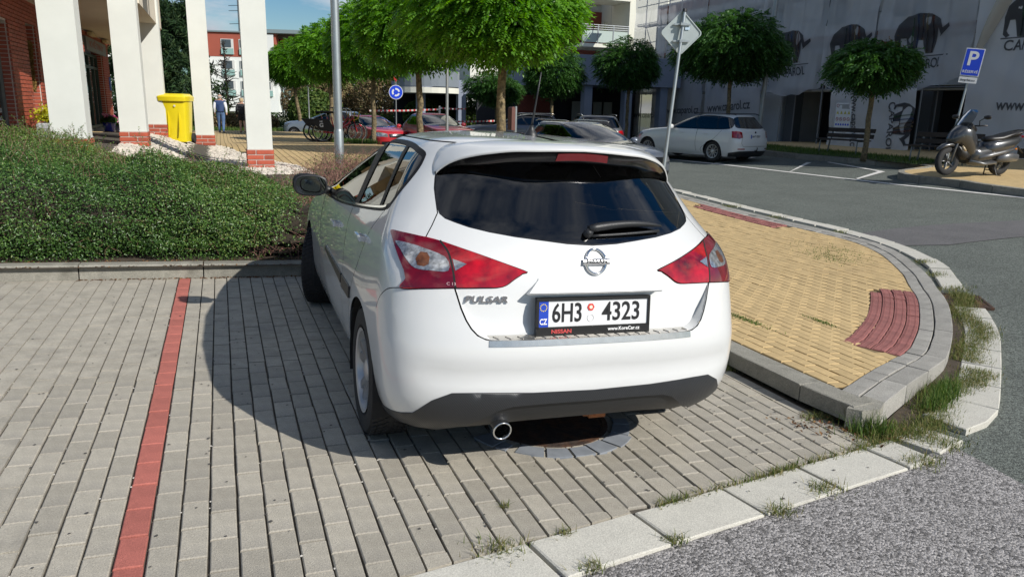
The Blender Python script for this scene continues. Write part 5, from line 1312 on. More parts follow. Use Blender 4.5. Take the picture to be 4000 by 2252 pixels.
# ---- things by the shop
def flower_pot(x, y, d, h, potm, flm, label, lobes=60, kind='pink'):
    p = empty('flower_pot', (x, y, pz(x, y)), 0, label, 'flower pot', 'flower pots by the shop door')
    b = MB(); b.lathe([(d*.36, 0), (d*.37, .01), (d*.46, h*.9), (d*.5, h*.92), (d*.5, h), (d*.46, h), (d*.44, h*.9)], n=20, cap0=True); b.build('pot', potm, p, 40)
    r_ = np.random.default_rng(int(abs(x*100)+y*10)); n = 500; v = r_.normal(size=(n, 3)); v[:, 2] = np.abs(v[:, 2]); v /= np.linalg.norm(v, axis=1)[:, None]
    P = v*np.array([d*.62, d*.62, h*.75])*(.5+.5*r_.random(n))[:, None]; P[:, 2] += h
    o = leaves('foliage', P, v+np.array([0, 0, .3]), .06, attr_mat('pot_leaf', [(.02, .05, .012), (.04, .10, .02), (.07, .14, .03)]), p, r_, .6, .7); o['kind'] = 'stuff'
    n = 200; c = r_.normal(size=(10, 3)); c[:, 2] = np.abs(c[:, 2])+.3; c /= np.linalg.norm(c, axis=1)[:, None]; k = r_.integers(0, 10, n); P = c[k]*np.array([d*.6, d*.6, h*.8])+r_.normal(0, .028, (n, 3)); P[:, 2] += h
    o = leaves('blossom', P, c[k]+r_.normal(0, .3, (n, 3)), .05, flm, p, r_, .4, .85); o['kind'] = 'stuff'
    return p
M_BLUEP = mat('blue_glazed_pot', (.012, .03, .33), .25, coat=.6); M_DBLUEP = mat('dark_blue_glazed_pot', (.01, .012, .06), .3, coat=.5)
F_PINK = attr_mat('pink_blossom', [(.55, .06, .22), (.70, .14, .36), (.80, .45, .55), (.75, .70, .66)], .6, .2, .2)
F_MAG = attr_mat('magenta_blossom', [(.50, .02, .20), (.65, .04, .30), (.72, .10, .36)], .6, .2, .2)
F_DARK = attr_mat('dark_petunia', [(.03, .015, .03), (.05, .02, .045), (.10, .05, .08), (.6, .5, .45)], .6, .2, .1)
flower_pot(-2.02, 13.3, .30, .22, M_BLUEP, F_PINK, 'bright blue pot of pale pink flowers, nearest of three by the shop door')
flower_pot(-1.90, 14.6, .34, .22, M_DBLUEP, F_DARK, 'dark blue pot of blackish flowers, middle of three by the shop door')
flower_pot(-1.66, 14.9, .34, .27, M_BLUEP, F_MAG, 'blue pot of magenta geraniums, farthest of three by the shop door')
pl_ = empty('planter', (-2.0, 6.75, pz(-2, 6.75)+.12), 0, 'grey stone planter with lime yellow foliage in front of the shop window', 'planter')
b = MB(); b.box((0, 0, .11), (.30, .95, .22), bev=.02); b.build('trough', mat('grey_granite', (.32, .33, .34), .8, var=.25, vscale=30, fleck=(120, .3)), pl_)
n = 1500; P = np.stack([rng.normal(0, .09, n), rng.uniform(-.47, .42, n), .24+np.abs(rng.normal(0, .09, n))], -1)
o = leaves('foliage', P, np.tile([[0.2, -.2, 1.0]], (n, 1)), .055, attr_mat('lime_leaf', [(.22, .24, .015), (.40, .40, .02), (.55, .50, .03)], .5, .3, .3), pl_, rng, .7, .5); o['kind'] = 'stuff'
# yellow wheeled bin
bn = empty('wheeled_bin', (-.42, 11.2, pz(-.42, 11.2)-.03), R(-14), 'bright yellow plastic wheeled bin standing on the white gravel', 'bin')
M_YBIN = mat('yellow_plastic', (.74, .60, .012), .40, coat=.2, var=.04, vscale=5)
def frus(b, z0, z1, a0, d0, a1, d1, m=0, c=(0, 0), n=5):
    def ring(a, d, z):
        out = []
        for (sx, sy) in ((-1, -1), (1, -1), (1, 1), (-1, 1)):
            for k in range(3):
                an = math.atan2(sy, sx)-math.pi/4+k*math.pi/4; r_ = .04; out.append((c[0]+sx*(a/2-r_)+r_*math.cos(an), c[1]+sy*(d/2-r_)+r_*math.sin(an), z))
        return out
    A, B_ = ring(a0, d0, z0), ring(a1, d1, z1); nn = 12
    b.add(A+B_, [(i, (i+1) % nn, nn+(i+1) % nn, nn+i) for i in range(nn)]+[tuple(range(nn-1, -1, -1)), tuple(range(nn, 2*nn))], m)
b = MB(); frus(b, .04, .93, .44, .46, .53, .60); frus(b, .90, .97, .57, .68, .58, .70)
for x in (-.10, .12): b.box((x, -.285, .5), (.02, .02, .62), rot=Matrix.Rotation(R(-4), 3, 'X'))
b.build('body', M_YBIN, bn, 40)
b = MB(); frus(b, .972, 1.0, .585, .70, .58, .69); frus(b, 1.0, 1.055, .57, .66, .46, .52); b.tube([(-.22, .36, .97), (-.22, .42, 1.0), (.22, .42, 1.0), (.22, .36, .97)], .018, 8); b.build('lid', M_YBIN, bn, 40)
for sx in (-1, 1):
    b = MB(); b.lathe([(.0, -.03), (.035, -.03), (.04, -.024), (.075, -.024), (.08, -.03), (.105, -.028), (.11, 0), (.105, .028), (.0, .03)], n=24, axis='X'); o = b.build('wheel', mat('tyre_rubber'), bn, 40); o.location = (sx*.25, .22, .11)
b = MB(); b.lathe([(.0, 0), (.022, 0)], n=12, axis='Y'); o = b.build('sticker', mat('sticker_grey', (.6, .6, .6), .5), bn); o.location = (.05, -.312, .80)
# ---------------------------------------------------------------- trees along the street
GR1 = 'ball-crowned trees in a row along the pavement'; GR2 = 'trees in the shade along the far side of the road'
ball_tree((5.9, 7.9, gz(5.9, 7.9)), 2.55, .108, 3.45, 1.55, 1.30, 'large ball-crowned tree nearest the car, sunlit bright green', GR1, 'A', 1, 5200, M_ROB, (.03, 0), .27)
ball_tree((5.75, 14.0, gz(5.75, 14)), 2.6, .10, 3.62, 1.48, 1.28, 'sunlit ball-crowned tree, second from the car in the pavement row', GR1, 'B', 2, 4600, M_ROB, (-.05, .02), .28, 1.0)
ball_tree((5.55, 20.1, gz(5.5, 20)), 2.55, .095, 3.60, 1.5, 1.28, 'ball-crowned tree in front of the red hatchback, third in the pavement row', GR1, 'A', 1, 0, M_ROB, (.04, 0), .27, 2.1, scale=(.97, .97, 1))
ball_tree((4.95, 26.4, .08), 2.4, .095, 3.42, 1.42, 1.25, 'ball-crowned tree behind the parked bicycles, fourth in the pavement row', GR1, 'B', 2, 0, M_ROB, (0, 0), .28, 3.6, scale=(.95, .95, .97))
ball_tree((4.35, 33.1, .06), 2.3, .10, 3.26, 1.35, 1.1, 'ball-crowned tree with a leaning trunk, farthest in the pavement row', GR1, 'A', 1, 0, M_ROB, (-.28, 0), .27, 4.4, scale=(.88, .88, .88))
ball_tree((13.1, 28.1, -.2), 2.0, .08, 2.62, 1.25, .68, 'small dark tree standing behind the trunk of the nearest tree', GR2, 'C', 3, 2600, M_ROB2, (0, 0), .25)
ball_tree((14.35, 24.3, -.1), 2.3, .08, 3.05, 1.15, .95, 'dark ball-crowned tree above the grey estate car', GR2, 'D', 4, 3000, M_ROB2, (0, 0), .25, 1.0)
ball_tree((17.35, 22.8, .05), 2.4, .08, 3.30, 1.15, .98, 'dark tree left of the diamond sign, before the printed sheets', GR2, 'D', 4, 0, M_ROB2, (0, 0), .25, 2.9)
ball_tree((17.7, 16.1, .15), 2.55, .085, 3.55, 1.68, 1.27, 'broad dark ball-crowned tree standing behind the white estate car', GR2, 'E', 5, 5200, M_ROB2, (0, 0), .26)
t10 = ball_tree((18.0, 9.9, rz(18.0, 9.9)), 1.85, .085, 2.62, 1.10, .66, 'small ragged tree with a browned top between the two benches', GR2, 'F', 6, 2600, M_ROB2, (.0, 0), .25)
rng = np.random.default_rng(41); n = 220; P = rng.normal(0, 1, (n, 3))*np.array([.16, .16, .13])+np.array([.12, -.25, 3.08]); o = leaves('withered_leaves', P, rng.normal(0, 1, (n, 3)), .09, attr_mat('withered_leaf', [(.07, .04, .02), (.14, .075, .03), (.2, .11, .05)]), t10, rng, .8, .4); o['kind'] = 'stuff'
# grass: verge, gutter strip, tufts in the joints
o = blades('verge_grass', np.array([(x, y, gz(x, y)+.13) for x, y in [(rng.uniform(17.8, 21), rng.uniform(7.9, 21)) for _ in range(16000)] if pip(x, y, GRV)]), .09, M_GRASSG, None, rng, .006, .9); tag(o, 'dark green grass of the verge in front of the scaffold', 'grass', kind='stuff')
GS = []
for _ in range(12000):
    s = rng.uniform(.02, 4.2); (px, py), (dx, dy) = f4(s); e = rng.normal(.16, .06)+.05*math.sin(s*5); 
    if 1.75 < s < 1.9: continue
    GS.append((px+dy*abs(e), py-dx*abs(e)))
for _ in range(2600):
    s = rng.uniform(0, 1.9)
    if rng.random() > .25+.75*max(0, math.sin(s*9+1))*(.3+.7*s/1.9): continue
    x, y = 2.05+s, -4.60+.175*s+rng.normal(.012, .014+.03*max(0, s-1.1)); GS.append((x, y))
for _ in range(1100):  GS.append((3.74+rng.normal(0, .13), -4.22+rng.normal(0, .07)))
for c, sd_, n in (((1.58, -4.68), .02, 60), ((1.30, -4.715), .06, 160), ((2.9, -4.65), .05, 160), ((3.62, -4.55), .06, 240), ((2.55, -4.76), .04, 120), ((1.98, -4.84), .03, 90), ((1.58, -4.91), .03, 90), ((3.95, -4.42), .08, 260), ((6.6, -2.45), .05, 120), ((7.35, -1.75), .10, 300), ((7.7, -1.2), .08, 200), ((3.53, -3.1), .03, 120), ((3.52, -3.95), .05, 200), ((1.43, -4.42), .012, 40), ((8.1, -.7), .08, 160), ((8.62, 1.2), .10, 300), ((8.66, 2.6), .12, 360), ((8.7, 3.8), .12, 300)):
    for _ in range(n): GS.append((c[0]+rng.normal(0, sd_), c[1]+rng.normal(0, sd_*.6)))
GS = np.array([(x, y, gz(x, y)-.006) for x, y in GS]); o = blades('gutter_grass', GS, .040, M_GRASS, None, rng, .0024, 1.2); tag(o, 'dry grass and weeds growing in the gutter and paving joints', 'grass', kind='stuff')
TG_ = np.array([(3.60+.12*a+rng.normal(0, .05), -4.15-.06*a+rng.normal(0, .04), gz(3.6, -4.1)) for a in rng.random(300)]+[(3.52, -3.05, gz(3.5, -3))+rng.normal(0, .02, 3)*np.array([1, 1, 0]) for _ in range(40)]+[(4.3+.5*a+rng.normal(0, .05), -4.02+.25*a+rng.normal(0, .04), gz(4.5, -3.9)) for a in rng.random(500)])
o = blades('tall_grass', TG_, .115, M_GRASSG, None, rng, .0028, .9, 4); tag(o, 'taller green grass tufts at the corner of the island kerb', 'grass', kind='stuff')
MS = np.array([(a, b_, iz(a, b_)+.002) for c, sx_, sy_, n in (((4.25, -2.35), .03, .16, 260), ((4.95, -2.45), .02, .09, 120), ((7.2, -.2), .12, .2, 260), ((7.5, .1), .15, .25, 260)) for a, b_ in [(c[0]+rng.normal(0, sx_), c[1]+rng.normal(0, sy_)) for _ in range(n)]])
o = blades('moss_weeds', MS, .02, M_GRASSG, None, rng, .004, 1.2); tag(o, 'small green weeds in the joints of the ochre island', 'weeds', kind='stuff')
b = MB()
for _ in range(420):
    x, y = rng.uniform(-1.3, 3.4), rng.uniform(-4.7, .1); r_ = rng.uniform(.003, .009); b.add([(x+r_*math.cos(q*1.257)*rng.uniform(.6, 1.2), y+r_*math.sin(q*1.257)*rng.uniform(.6, 1.2), gz(x, y)+.0042) for q in range(5)], [(0, 1, 2, 3, 4)])
o = b.build('gum_spots', mat('old_gum', (.07, .065, .06), .8)); tag(o, 'small dark gum spots trodden into the grey pavers', 'gum spots', kind='stuff')
b = MB()
for _ in range(260):
    x, y = round(rng.uniform(-1.3, 3.4)/CP)*CP+rng.normal(0, .003), rng.uniform(-4.7, .1); r_ = rng.uniform(.003, .006); M3 = Matrix.Diagonal((r_, r_, r_*.8)); b.add([tuple(M3 @ Vector(v)+Vector((x, y, gz(x, y)-.004))) for v in ico], icf)
o = b.build('grit', mat('pale_grit', (.5, .48, .44), .8)); tag(o, 'pale grit lying in the joints between the grey pavers', 'grit', kind='stuff')
# manhole under the rear bumper, ringed by cut infill stones
mh = empty('manhole_cover', (1.96, -3.62, gz(1.96, -3.62)+.003), 0, 'round dark manhole cover half hidden under the rear bumper', 'manhole'); mh.rotation_euler = (0, -TA, 0)
MB().lathe([(.30, -.02), (.30, .004), (.0, .005)], n=36).build('lid', M_IRON, mh, 30); MB().lathe([(.335, -.02), (.335, .004), (.305, .004), (.305, -.02)], n=36).build('ring', M_IRON, mh, 30)
M_INF = mat('grey_infill_stone', (.22, .24, .27), .75, var=.2, vscale=12)
for i, (a0, a1, r0, r1) in enumerate(((196, 213, .35, .46), (215, 222, .38, .46), (228, 246, .36, .45), (248, 264, .36, .45), (266, 280, .36, .45), (282, 298, .35, .46), (300, 318, .36, .47), (320, 336, .36, .45), (338, 348, .37, .45))):
    n = 5; A = [R(a0+(a1-a0)*q/(n-1)) for q in range(n)]; b = MB(); P = [(r1*math.cos(t), r1*math.sin(t)) for t in A]+[(r0*math.cos(t), r0*math.sin(t)) for t in A[::-1]]
    b.prism(P, -.03, .0065, f=lambda x, y, z: (x, y, z)); b.build('infill_stone', M_INF, mh)
# ---------------------------------------------------------------- posts and signs
M_GALV = mat('galvanised_steel', (.36, .40, .42), .42, .75, var=.12, vscale=4); M_GALVD = mat('dull_galvanised_steel', (.30, .32, .33), .5, .6, var=.12, vscale=4)
def post(name, x, y, z0, h, r_, label, cat, m=M_GALV, lean=(0, 0), n=16, r2=None):
    t = empty(name, (x, y, z0), 0, label, cat); b = MB(); b.cyl((0, 0, -.2), (lean[0], lean[1], h), r_, r2 or r_*.86, n); b.build('pole', m, t, 40); return t
lp = post('lamp_post', 2.16, 5.02, bz(2.16, 5), 7.0, .066, 'tall grey lamp post in front of the parked bicycles', 'lamp post', n=24)
MB().lathe([(.075, -.1), (.075, .62), (.066, .66)], n=24).build('sleeve', M_GALV, lp, 40)
post('lamp_post', 6.05, 12.4, gz(6, 12.4), 2.75, .044, 'short plain grey post with a rounded top between two trees', 'post', M_GALVD, n=12)
post('lamp_post', 18.55, 15.4, gz(18.5, 15.4)+.1, 9, .085, 'tall grey lamp post right of the white estate car', 'lamp post', M_GALVD, (.35, -.1))
# diamond sign seen from behind
ds = post('road_sign', 7.85, 4.72, iz(7.85, 4.72), 3.28, .034, 'back of a diamond priority sign on a tilted grey pole', 'sign', lean=(.36, .15))
face = Vector((.30, .95, .0)).normalized(); side = Vector((face.y, -face.x, 0)); c0 = Vector((.335, .14, 2.92))+face*.05
b = MB(); A = []
h = .36
for k in range(4):
    an = math.pi/2*k+math.pi/2
    for j in range(5):
        q = an-.62+j*.31; e = .045; cx, cz = (h-.065)*math.cos(an), (h-.065)*math.sin(an)
        A.append((cx+.065*math.cos(q), cz+.065*math.sin(q)))
P2 = lambda a, d: tuple(c0+side*a[0]+Vector((0, 0, a[1]))+face*d)
nA = len(A); In = [(x*.94, z*.94) for x, z in A]
b.add([P2(a, .022) for a in A]+[P2(a, -.004) for a in A]+[P2(a, -.004) for a in In]+[P2(a, .012) for a in In], [tuple(range(nA))]+[(i, (i+1) % nA, nA+(i+1) % nA, nA+i) for i in range(nA)]+[(nA+i, nA+(i+1) % nA, 2*nA+(i+1) % nA, 2*nA+i) for i in range(nA)]+[(2*nA+i, 2*nA+(i+1) % nA, 3*nA+(i+1) % nA, 3*nA+i) for i in range(nA)]+[tuple(range(3*nA, 4*nA))])
b.build('sign_plate', mat('aluminium_sheet', (.42, .47, .47), .45, .6, var=.08, vscale=5), ds, 40)
for dz in (-.14, .14):
    b = MB(); p = c0+Vector((0, 0, dz))-face*.02; rotm = Matrix((side, face, Vector((0, 0, 1)))).transposed(); b.box(tuple(p), (.30, .03, .03), rot=rotm); b.box(tuple(p-face*.06), (.10, .05, .045), rot=rotm); b.build('clamp', M_GALV, ds)
MB().box(tuple(c0+side*.10+Vector((0, 0, .08))-face*.006), (.085, .003, .05), rot=Matrix((side, face, Vector((0, 0, 1)))).transposed()).build('sticker', mat('pale_blue_sticker', (.45, .58, .72), .5), ds)
MB().cyl((.356, .148, 3.27), (.362, .151, 3.32), .04, .036, 12).build('cap', M_PLAST, ds)
# parking sign
psn = post('parking_sign', 17.85, 7.1, rz(18, 6.8), 2.95, .030, 'blue parking sign with reserved lettering on a pole behind the scooter', 'sign', lean=(.34, -.10))
pb_ = mat('blue_sign_face', (.012, .06, .62), .45); M_SW = mat('white_sign_face', (.72, .74, .76), .45)
F_ = Vector((-.78, -.62, 0)).normalized(); S_ = Vector((-F_.y, F_.x, 0)); U_ = (Vector((.34, -.10, 2.95)).normalized()); F_ = (F_-U_*U_.dot(F_)).normalized(); S_ = U_.cross(F_); cc_ = U_*2.62+F_*.045
def sgp(x, y, h): return tuple(cc_+S_*x*.8+U_*y*.8+F_*h)
def sgrect(nm, x0, x1, y0, y1, h, m, par=psn, th=.012):
    b = MB(); b.add([sgp(x0, y0, h), sgp(x1, y0, h), sgp(x1, y1, h), sgp(x0, y1, h), sgp(x0, y0, h-th), sgp(x1, y0, h-th), sgp(x1, y1, h-th), sgp(x0, y1, h-th)], [(0, 1, 2, 3), (7, 6, 5, 4), (4, 5, 1, 0), (5, 6, 2, 1), (6, 7, 3, 2), (7, 4, 0, 3)]); return b.build(nm, m, par)
pp = sgrect('sign_plate', -.26, .26, -.42, .42, 0, M_SW); sgrect('blue_field', -.235, .235, -.395, .395, .004, pb_, pp)
text_on('P', .60, lambda x, y, h: sgp(-.0+x, .09+y, .006+h), 'letter', M_SW, pp, width=.27, ext=.001, align='CENTER', bold=.02); text_on('RÉSERVÉ', .115, lambda x, y, h: sgp(x, -.29+y, .006+h), 'letters', M_SW, pp, width=.42, ext=.001, align='CENTER', bold=.01)
p2 = sgrect('name_plate', -.25, .25, -.63, -.45, 0, M_SW); text_on('Energy Pack s.r.o.', .085, lambda x, y, h: sgp(x, -.54+y, .003+h), 'letters', pk, p2, width=.40, ext=.001, align='CENTER', bold=.015)
# give-way and roundabout signs
rs = post('road_sign', 8.75, 30.9, -.25, 3.3, .03, 'blue roundabout sign under a give way triangle on a thin post', 'sign', M_GALVD, n=8)
ff = Vector((CAM[0]-8.75, CAM[1]-30.9, 0)).normalized(); ss = Vector((-ff.y, ff.x, 0))
def rsp(x, z, h): return tuple(ff*(.05+h)+ss*x+Vector((0, 0, z)))
def disc(nm, r_, z, h, m, par, n=24, a0=0, a1=360, r0=0.0):
    b = MB()
    if r0 == 0: b.add([rsp(r_*math.cos(R(360*i/n)), z+r_*math.sin(R(360*i/n)), h) for i in range(n)], [tuple(range(n))])
    else:
        A = [R(a0+(a1-a0)*i/n) for i in range(n+1)]; b.add([rsp(q*math.cos(a), z+q*math.sin(a), h) for a in A for q in (r0, r_)], [(2*i, 2*i+1, 2*i+3, 2*i+2) for i in range(n)])
    return b.build(nm, m, par)
dsc = disc('round_plate', .35, 2.42, 0, M_SW, rs); disc('blue_face', .325, 2.42, .003, pb_, dsc)
for k in range(3): disc('arrow', .20, 2.42, .006, M_SW, dsc, 10, 120*k+10, 120*k+100, .12)
b = MB(); b.add([rsp(-.42, 3.62, 0), rsp(0, 2.90, 0), rsp(.42, 3.62, 0)], [(0, 1, 2)]); tri = b.build('triangle_plate', mat('red_sign_face', (.55, .03, .03), .5), rs); b = MB(); b.add([rsp(-.28, 3.54, .004), rsp(0, 3.06, .004), rsp(.28, 3.54, .004)], [(0, 1, 2)]); b.build('white_field', M_SW, tri)
post('sign_post', 4.72, 33.0, .06, 2.35, .035, 'thin grey post with a small white plate beside the leaning tree', 'sign', M_GALVD, n=8)
# short post with a sign seen edge-on, and the taped-off barrier
ep = post('sign_post', 7.95, 12.3, gz(8, 12.3), 1.62, .05, 'short grey post with a narrow red-brown sign strapped to it', 'post', n=12)
MB().box((-.13, -.04, 1.30), (.10, .30, .62), bev=.04).build('sign_plate', mat('red_brown_sign', (.12, .045, .035), .6), ep)
M_TAPE = mat('tape_white', (.70, .66, .62), .6)
def stripes():
    m = mat('red_white_tape', (.7, .68, .65), .6); t = m.node_tree; b_ = t.nodes['Principled BSDF']; co = t.nodes.new('ShaderNodeTexCoord'); wv = t.nodes.new('ShaderNodeTexWave'); wv.inputs['Scale'].default_value = 1.6; rp = t.nodes.new('ShaderNodeValToRGB'); rp.color_ramp.interpolation = 'CONSTANT'; rp.color_ramp.elements[0].color = (.62, .05, .05, 1); rp.color_ramp.elements[1].position = .5; rp.color_ramp.elements[1].color = (.7, .68, .65, 1)
    t.links.new(co.outputs['Object'], wv.inputs[0]); t.links.new(wv.outputs['Fac'], rp.inputs[0]); t.links.new(rp.outputs[0], b_.inputs['Base Color']); return m
bp_ = empty('barrier_post', (10.9, 30.5, -.2), 0, 'white and red barrier post with striped tape beyond the parked cars', 'barrier')
MB().cyl((0, 0, 0), (0, 0, 1.75), .06, .05, 10).build('pole', M_TAPE, bp_)
for a, z0, bx, by, z1 in ((0, 1.55, -3.3, 1.5, 1.40), (0, 1.62, 1.4, 0, 1.6), (0, .95, 3.2, -.4, 1.05)):
    b = MB(); b.add([(0, 0, z0), (0, 0, z0+.08), (bx/2, by/2, (z0+z1)/2-.03), (bx/2, by/2, (z0+z1)/2+.05), (bx, by, z1), (bx, by, z1+.08)], [(0, 2, 3, 1), (2, 4, 5, 3)]); b.build('tape', stripes(), bp_)
# ---------------------------------------------------------------- other parked cars
def far_car(name, label, loc, heading, paint, style='estate', H=1.465, W=1.81, roofrails=False, plate=None, front_det=True, group='cars parked along the street', rim=10):
    root = empty(name, loc, -heading, label, 'car', group)
    kz = H/1.466; kw = W/1.81; up_r = {'estate': 0.0, 'hatch': .16, 'suv': -.02}[style]
    base = [(.18, .80, -.86, .35, 3, 3.42, .5, 2.4), (.30, .87, -.95, .38, 3, 3.50, .55, 2.4), (.45, .90, -.985, .40, 3.1, 3.54, .6, 2.4), (.60, .905, -.985, .40, 3.1, 3.54, .62, 2.4), (.75, .90, -.965, .40, 3.1, 3.50, .66, 2.3), (.86, .89, -.945, .39, 3, 3.38, .75, 2.2), (.93, .875, -.925, .38, 3, 3.05, .8, 2.1), (.98, .855, -.90, .37, 2.9, 2.55, .75, 2.1), (1.03, .83, -.865+up_r*.25, .36, 2.8, 2.22, .7, 2.1),
            (1.13, .785, -.79+up_r*.6, .35, 2.7, 1.93, .62, 2.1), (1.23, .735, -.71+up_r, .33, 2.6, 1.65, .58, 2.1), (1.33, .68, -.63+up_r*1.3, .30, 2.5, 1.35, .52, 2.2), (1.40, .625, -.57+up_r*1.5, .28, 2.4, 1.10, .48, 2.2), (1.435, .56, -.52+up_r*1.6, .25, 2.3, .95, .44, 2.2), (1.452, .42, -.46+up_r*1.6, .22, 2.2, .85, .4, 2.1), (1.462, .22, -.36+up_r*1.6, .16, 2, .72, .3, 2.1), (1.466, .02, -.25+up_r, .06, 2, .58, .15, 2)]
    S = Shell([(r_[0]*kz, r_[1]*kw)+r_[2:] for r_ in base], cap_from=12, crown=.04)
    v_ = lambda z: S.v_of_z(z*kz); R_ = []
    def rg(nm, poly, m, **k): R_.append(dict(name=nm, poly=poly, mat=m, **k))
    def sd_(pts, sg): return [(u2m(a), b_) for a, b_ in [S.side(y, z*kz, sg) for y, z in pts]]
    yb = {'estate': -.62, 'hatch': -.30, 'suv': -.62}[style]
    for sg in (-1, 1):
        D_ = [(1.72, 1.0), (.9, .995), (0, 1.0), (yb+.12, 1.03), (yb, 1.10), (yb+.06, 1.25), (yb+.22, 1.355), (.2, 1.405), (.6, 1.40), (.95, 1.34), (1.3, 1.22), (1.6, 1.08)]
        rg('window_trim', grow(sd_(spline(D_, 3, True), sg), .018), M_BLK, key='t%d' % sg)
        def pn(a, b_):
            P = spline(D_, 4, True)
            if a is not None: P = clip_half(P, -1, .25, -a)
            if b_ is not None: P = clip_half(P, 1, -.25, b_)
            return grow(sd_(P, sg), -.012)
        cuts = [None, -.35, .38, None] if style != 'hatch' else [None, -.28, .42, None]
        for i in range(3): rg('side_window', pn(cuts[i] if i else None, (cuts[i+1]-.05) if i < 2 else None), G_FAR, key='w%d%d' % (sg, i))
        for ln in ([(.62, .98), (.66, .6), (.62, .3)], [(-.30, .98), (-.05, .72), (.42, .42), (.42, .3)], [(1.75, .95), (1.82, .5), (1.78, .3)]): rg('panel_gap', stroke(sd_(spline(ln, 3), sg), .008), M_GAP, off=-.002, key='g%d%f' % (sg, ln[0][0]))
        for cy in (0, 2.69): rg('hole', [(u2m(a), b_) for a, b_ in [S.side(cy+.355*math.cos(t), max(.182*kz, .315+.355*math.sin(t)), sg) for t in [math.pi*1.2-math.pi*1.4*i/18 for i in range(19)]]], None, hole=True)
        rg('tail_lamp', [(sg*u2m(u), v_(z)) for u, z in ((.50, .95), (.62, .965), (.80, .955), (.78, .76), (.52, .735), (.42, .77), (.44, .93))], M_LENS, off=.006, key='tl%d' % sg)
        rg('headlight', [(sg*u2m(u), v_(z)) for u, z in ((2.12, .80), (2.35, .82), (2.62, .75), (2.64, .62), (2.3, .63), (2.1, .70))], M_CLEAR, off=.004, key='hl%d' % sg)
        rg('reflector', [(sg*u2m(u), v_(z)) for u, z in ((.36, .44), (.56, .44), (.56, .41), (.36, .41))], M_LENS, off=.004, key='rf%d' % sg)
        rg('windscreen', [(sg*u2m(u), v_(z)) for u, z in ((2.14, 1.0), (2.10, 1.15), (2.12, 1.32), (2.2, 1.405), (3.0, 1.405), (3.0, .985), (2.4, .985))], G_FARW, key='ws%d' % sg)
        rg('grille', [(sg*u2m(u), v_(z)) for u, z in ((2.66, .74), (3.0, .75), (3.0, .58), (2.68, .60))], M_BLK, key='gr%d' % sg)
        rg('air_intake', [(sg*u2m(u), v_(z)) for u, z in ((2.4, .42), (3.0, .44), (3.0, .28), (2.4, .30))], M_PLAST, key='ai%d' % sg)
    def sy(pts):
        a = [(u2m(u), v_(z)) for u, z in pts]; return a+[(-x, y) for x, y in a[::-1] if x > 1e-6]
    rg('rear_window', sy([(0, 1.03), (.3, 1.035), (.55, 1.05), (.62, 1.08), (.64, 1.2), (.62, 1.34), (.5, 1.385), (0, 1.395)]), G_FAR)
    rg('rear_seam', stroke([(u2m(u), v_(z)) for u, z in ((-.44, .93), (-.42, .77), (-.46, .6), (-.40, .50), (.40, .50), (.46, .6), (.42, .77), (.44, .93))], .008), M_GAP, off=-.002)
    rg('lower_bumper', sy([(0, .36), (.5, .36), (.7, .33), (.95, .30), (.95, .18), (0, .18)]), M_PLAST)
    cut_shell(S, R_, root, dict(name='body', mat=paint), (.06, .14, .14), .07)
    for x in (-1, 1):
        for y in (0, 2.69): wheel(root, (x*.765*kw, y, .315), .315, .2, x, 0, .21, rim, tread=False, detail=0)
    for sg in (-1, 1):
        b = MB(); b.lathe([(.0, -.05), (.075, -.05), (.10, -.02), (.105, .03), (.07, .08), (0, .10)], n=12, axis='Y'); b.xf(Matrix.Diagonal((1.15, 1, .8, 1))); o = b.build('door_mirror', paint, root, True); o.location = (sg*(.98*kw), 1.62, 1.03*kz)
        for y in (.28, 1.22): MB().box((sg*.885*kw, y, .86*kz), (.05, .17, .03), bev=.008).build('door_handle', paint, root)
        if roofrails:
            b = MB(); b.tube([(sg*.60*kw, y, (1.435+.045*min(1, (y+.62)*8, (1.05-y)*8))*kz) for y in np.linspace(-.6, 1.0, 14)], .016, 6); b.build('roof_rail', roofrails, root, True)
    b = MB(); b.box((0, 1.3, .32), (1.4*kw, 3.9, .22)); b.build('underbody', M_UND, root)
    b = MB(); b.box((-.36, 1.05, .75), (.5, .16, .7), bev=.05); b.box((.36, 1.05, .75), (.5, .16, .7), bev=.05); b.box((-.36, 1.0, 1.15), (.24, .1, .2), bev=.04); b.box((.36, 1.0, 1.15), (.24, .1, .2), bev=.04); b.box((0, .1, .75), (1.3, .16, .7), bev=.05); b.box((0, 1.9, .8), (1.4, .4, .24), bev=.05); b.build('seats', M_SEAT, root)
    if plate:
        p0 = S.at(0, v_(.80)); y = p0[1]-.012; MB().box((0, y, .80*kz), (.52, .012, .115)).build('number_plate', pw, root)
        text_on(plate, .10, lambda x, yy, h: (x, y-.007-h, .80*kz+yy), 'plate_letters', pk, root, width=.40, ext=.001, align='CENTER', bold=.01); MB().box((-.24, y-.001, .80*kz), (.04, .013, .113)).build('country_band', pb, root)
        b = MB(); b.lathe([(.0, 0), (.04, 0)], n=14, axis='Y'); o = b.build('badge', M_BLK, root); o.location = (0, S.at(0, v_(.92))[1]-.006, .92*kz)
        b = MB(); b.tube([(0, S.at(0, v_(.3))[1]+.05, .36), (0, S.at(0, v_(.3))[1]-.08, .36), (0, S.at(0, v_(.3))[1]-.10, .42)], .022, 8); b.lathe([(.0, -.025), (.025, 0), (0, .025)], c=(0, S.at(0, v_(.3))[1]-.10, .45), n=10); b.build('tow_bar', M_PLAST, root, True)
    return root
G_FAR = glass_mat('far_car_glass', (.12, .13, .14), 1.6, boost=1.4); G_FARW = glass_mat('far_windscreen', (.45, .48, .47), 1.55, boost=1.3)
th = R(-17); cx, cy = 14.95+.77*math.cos(th), 12.95-.77*math.sin(th)
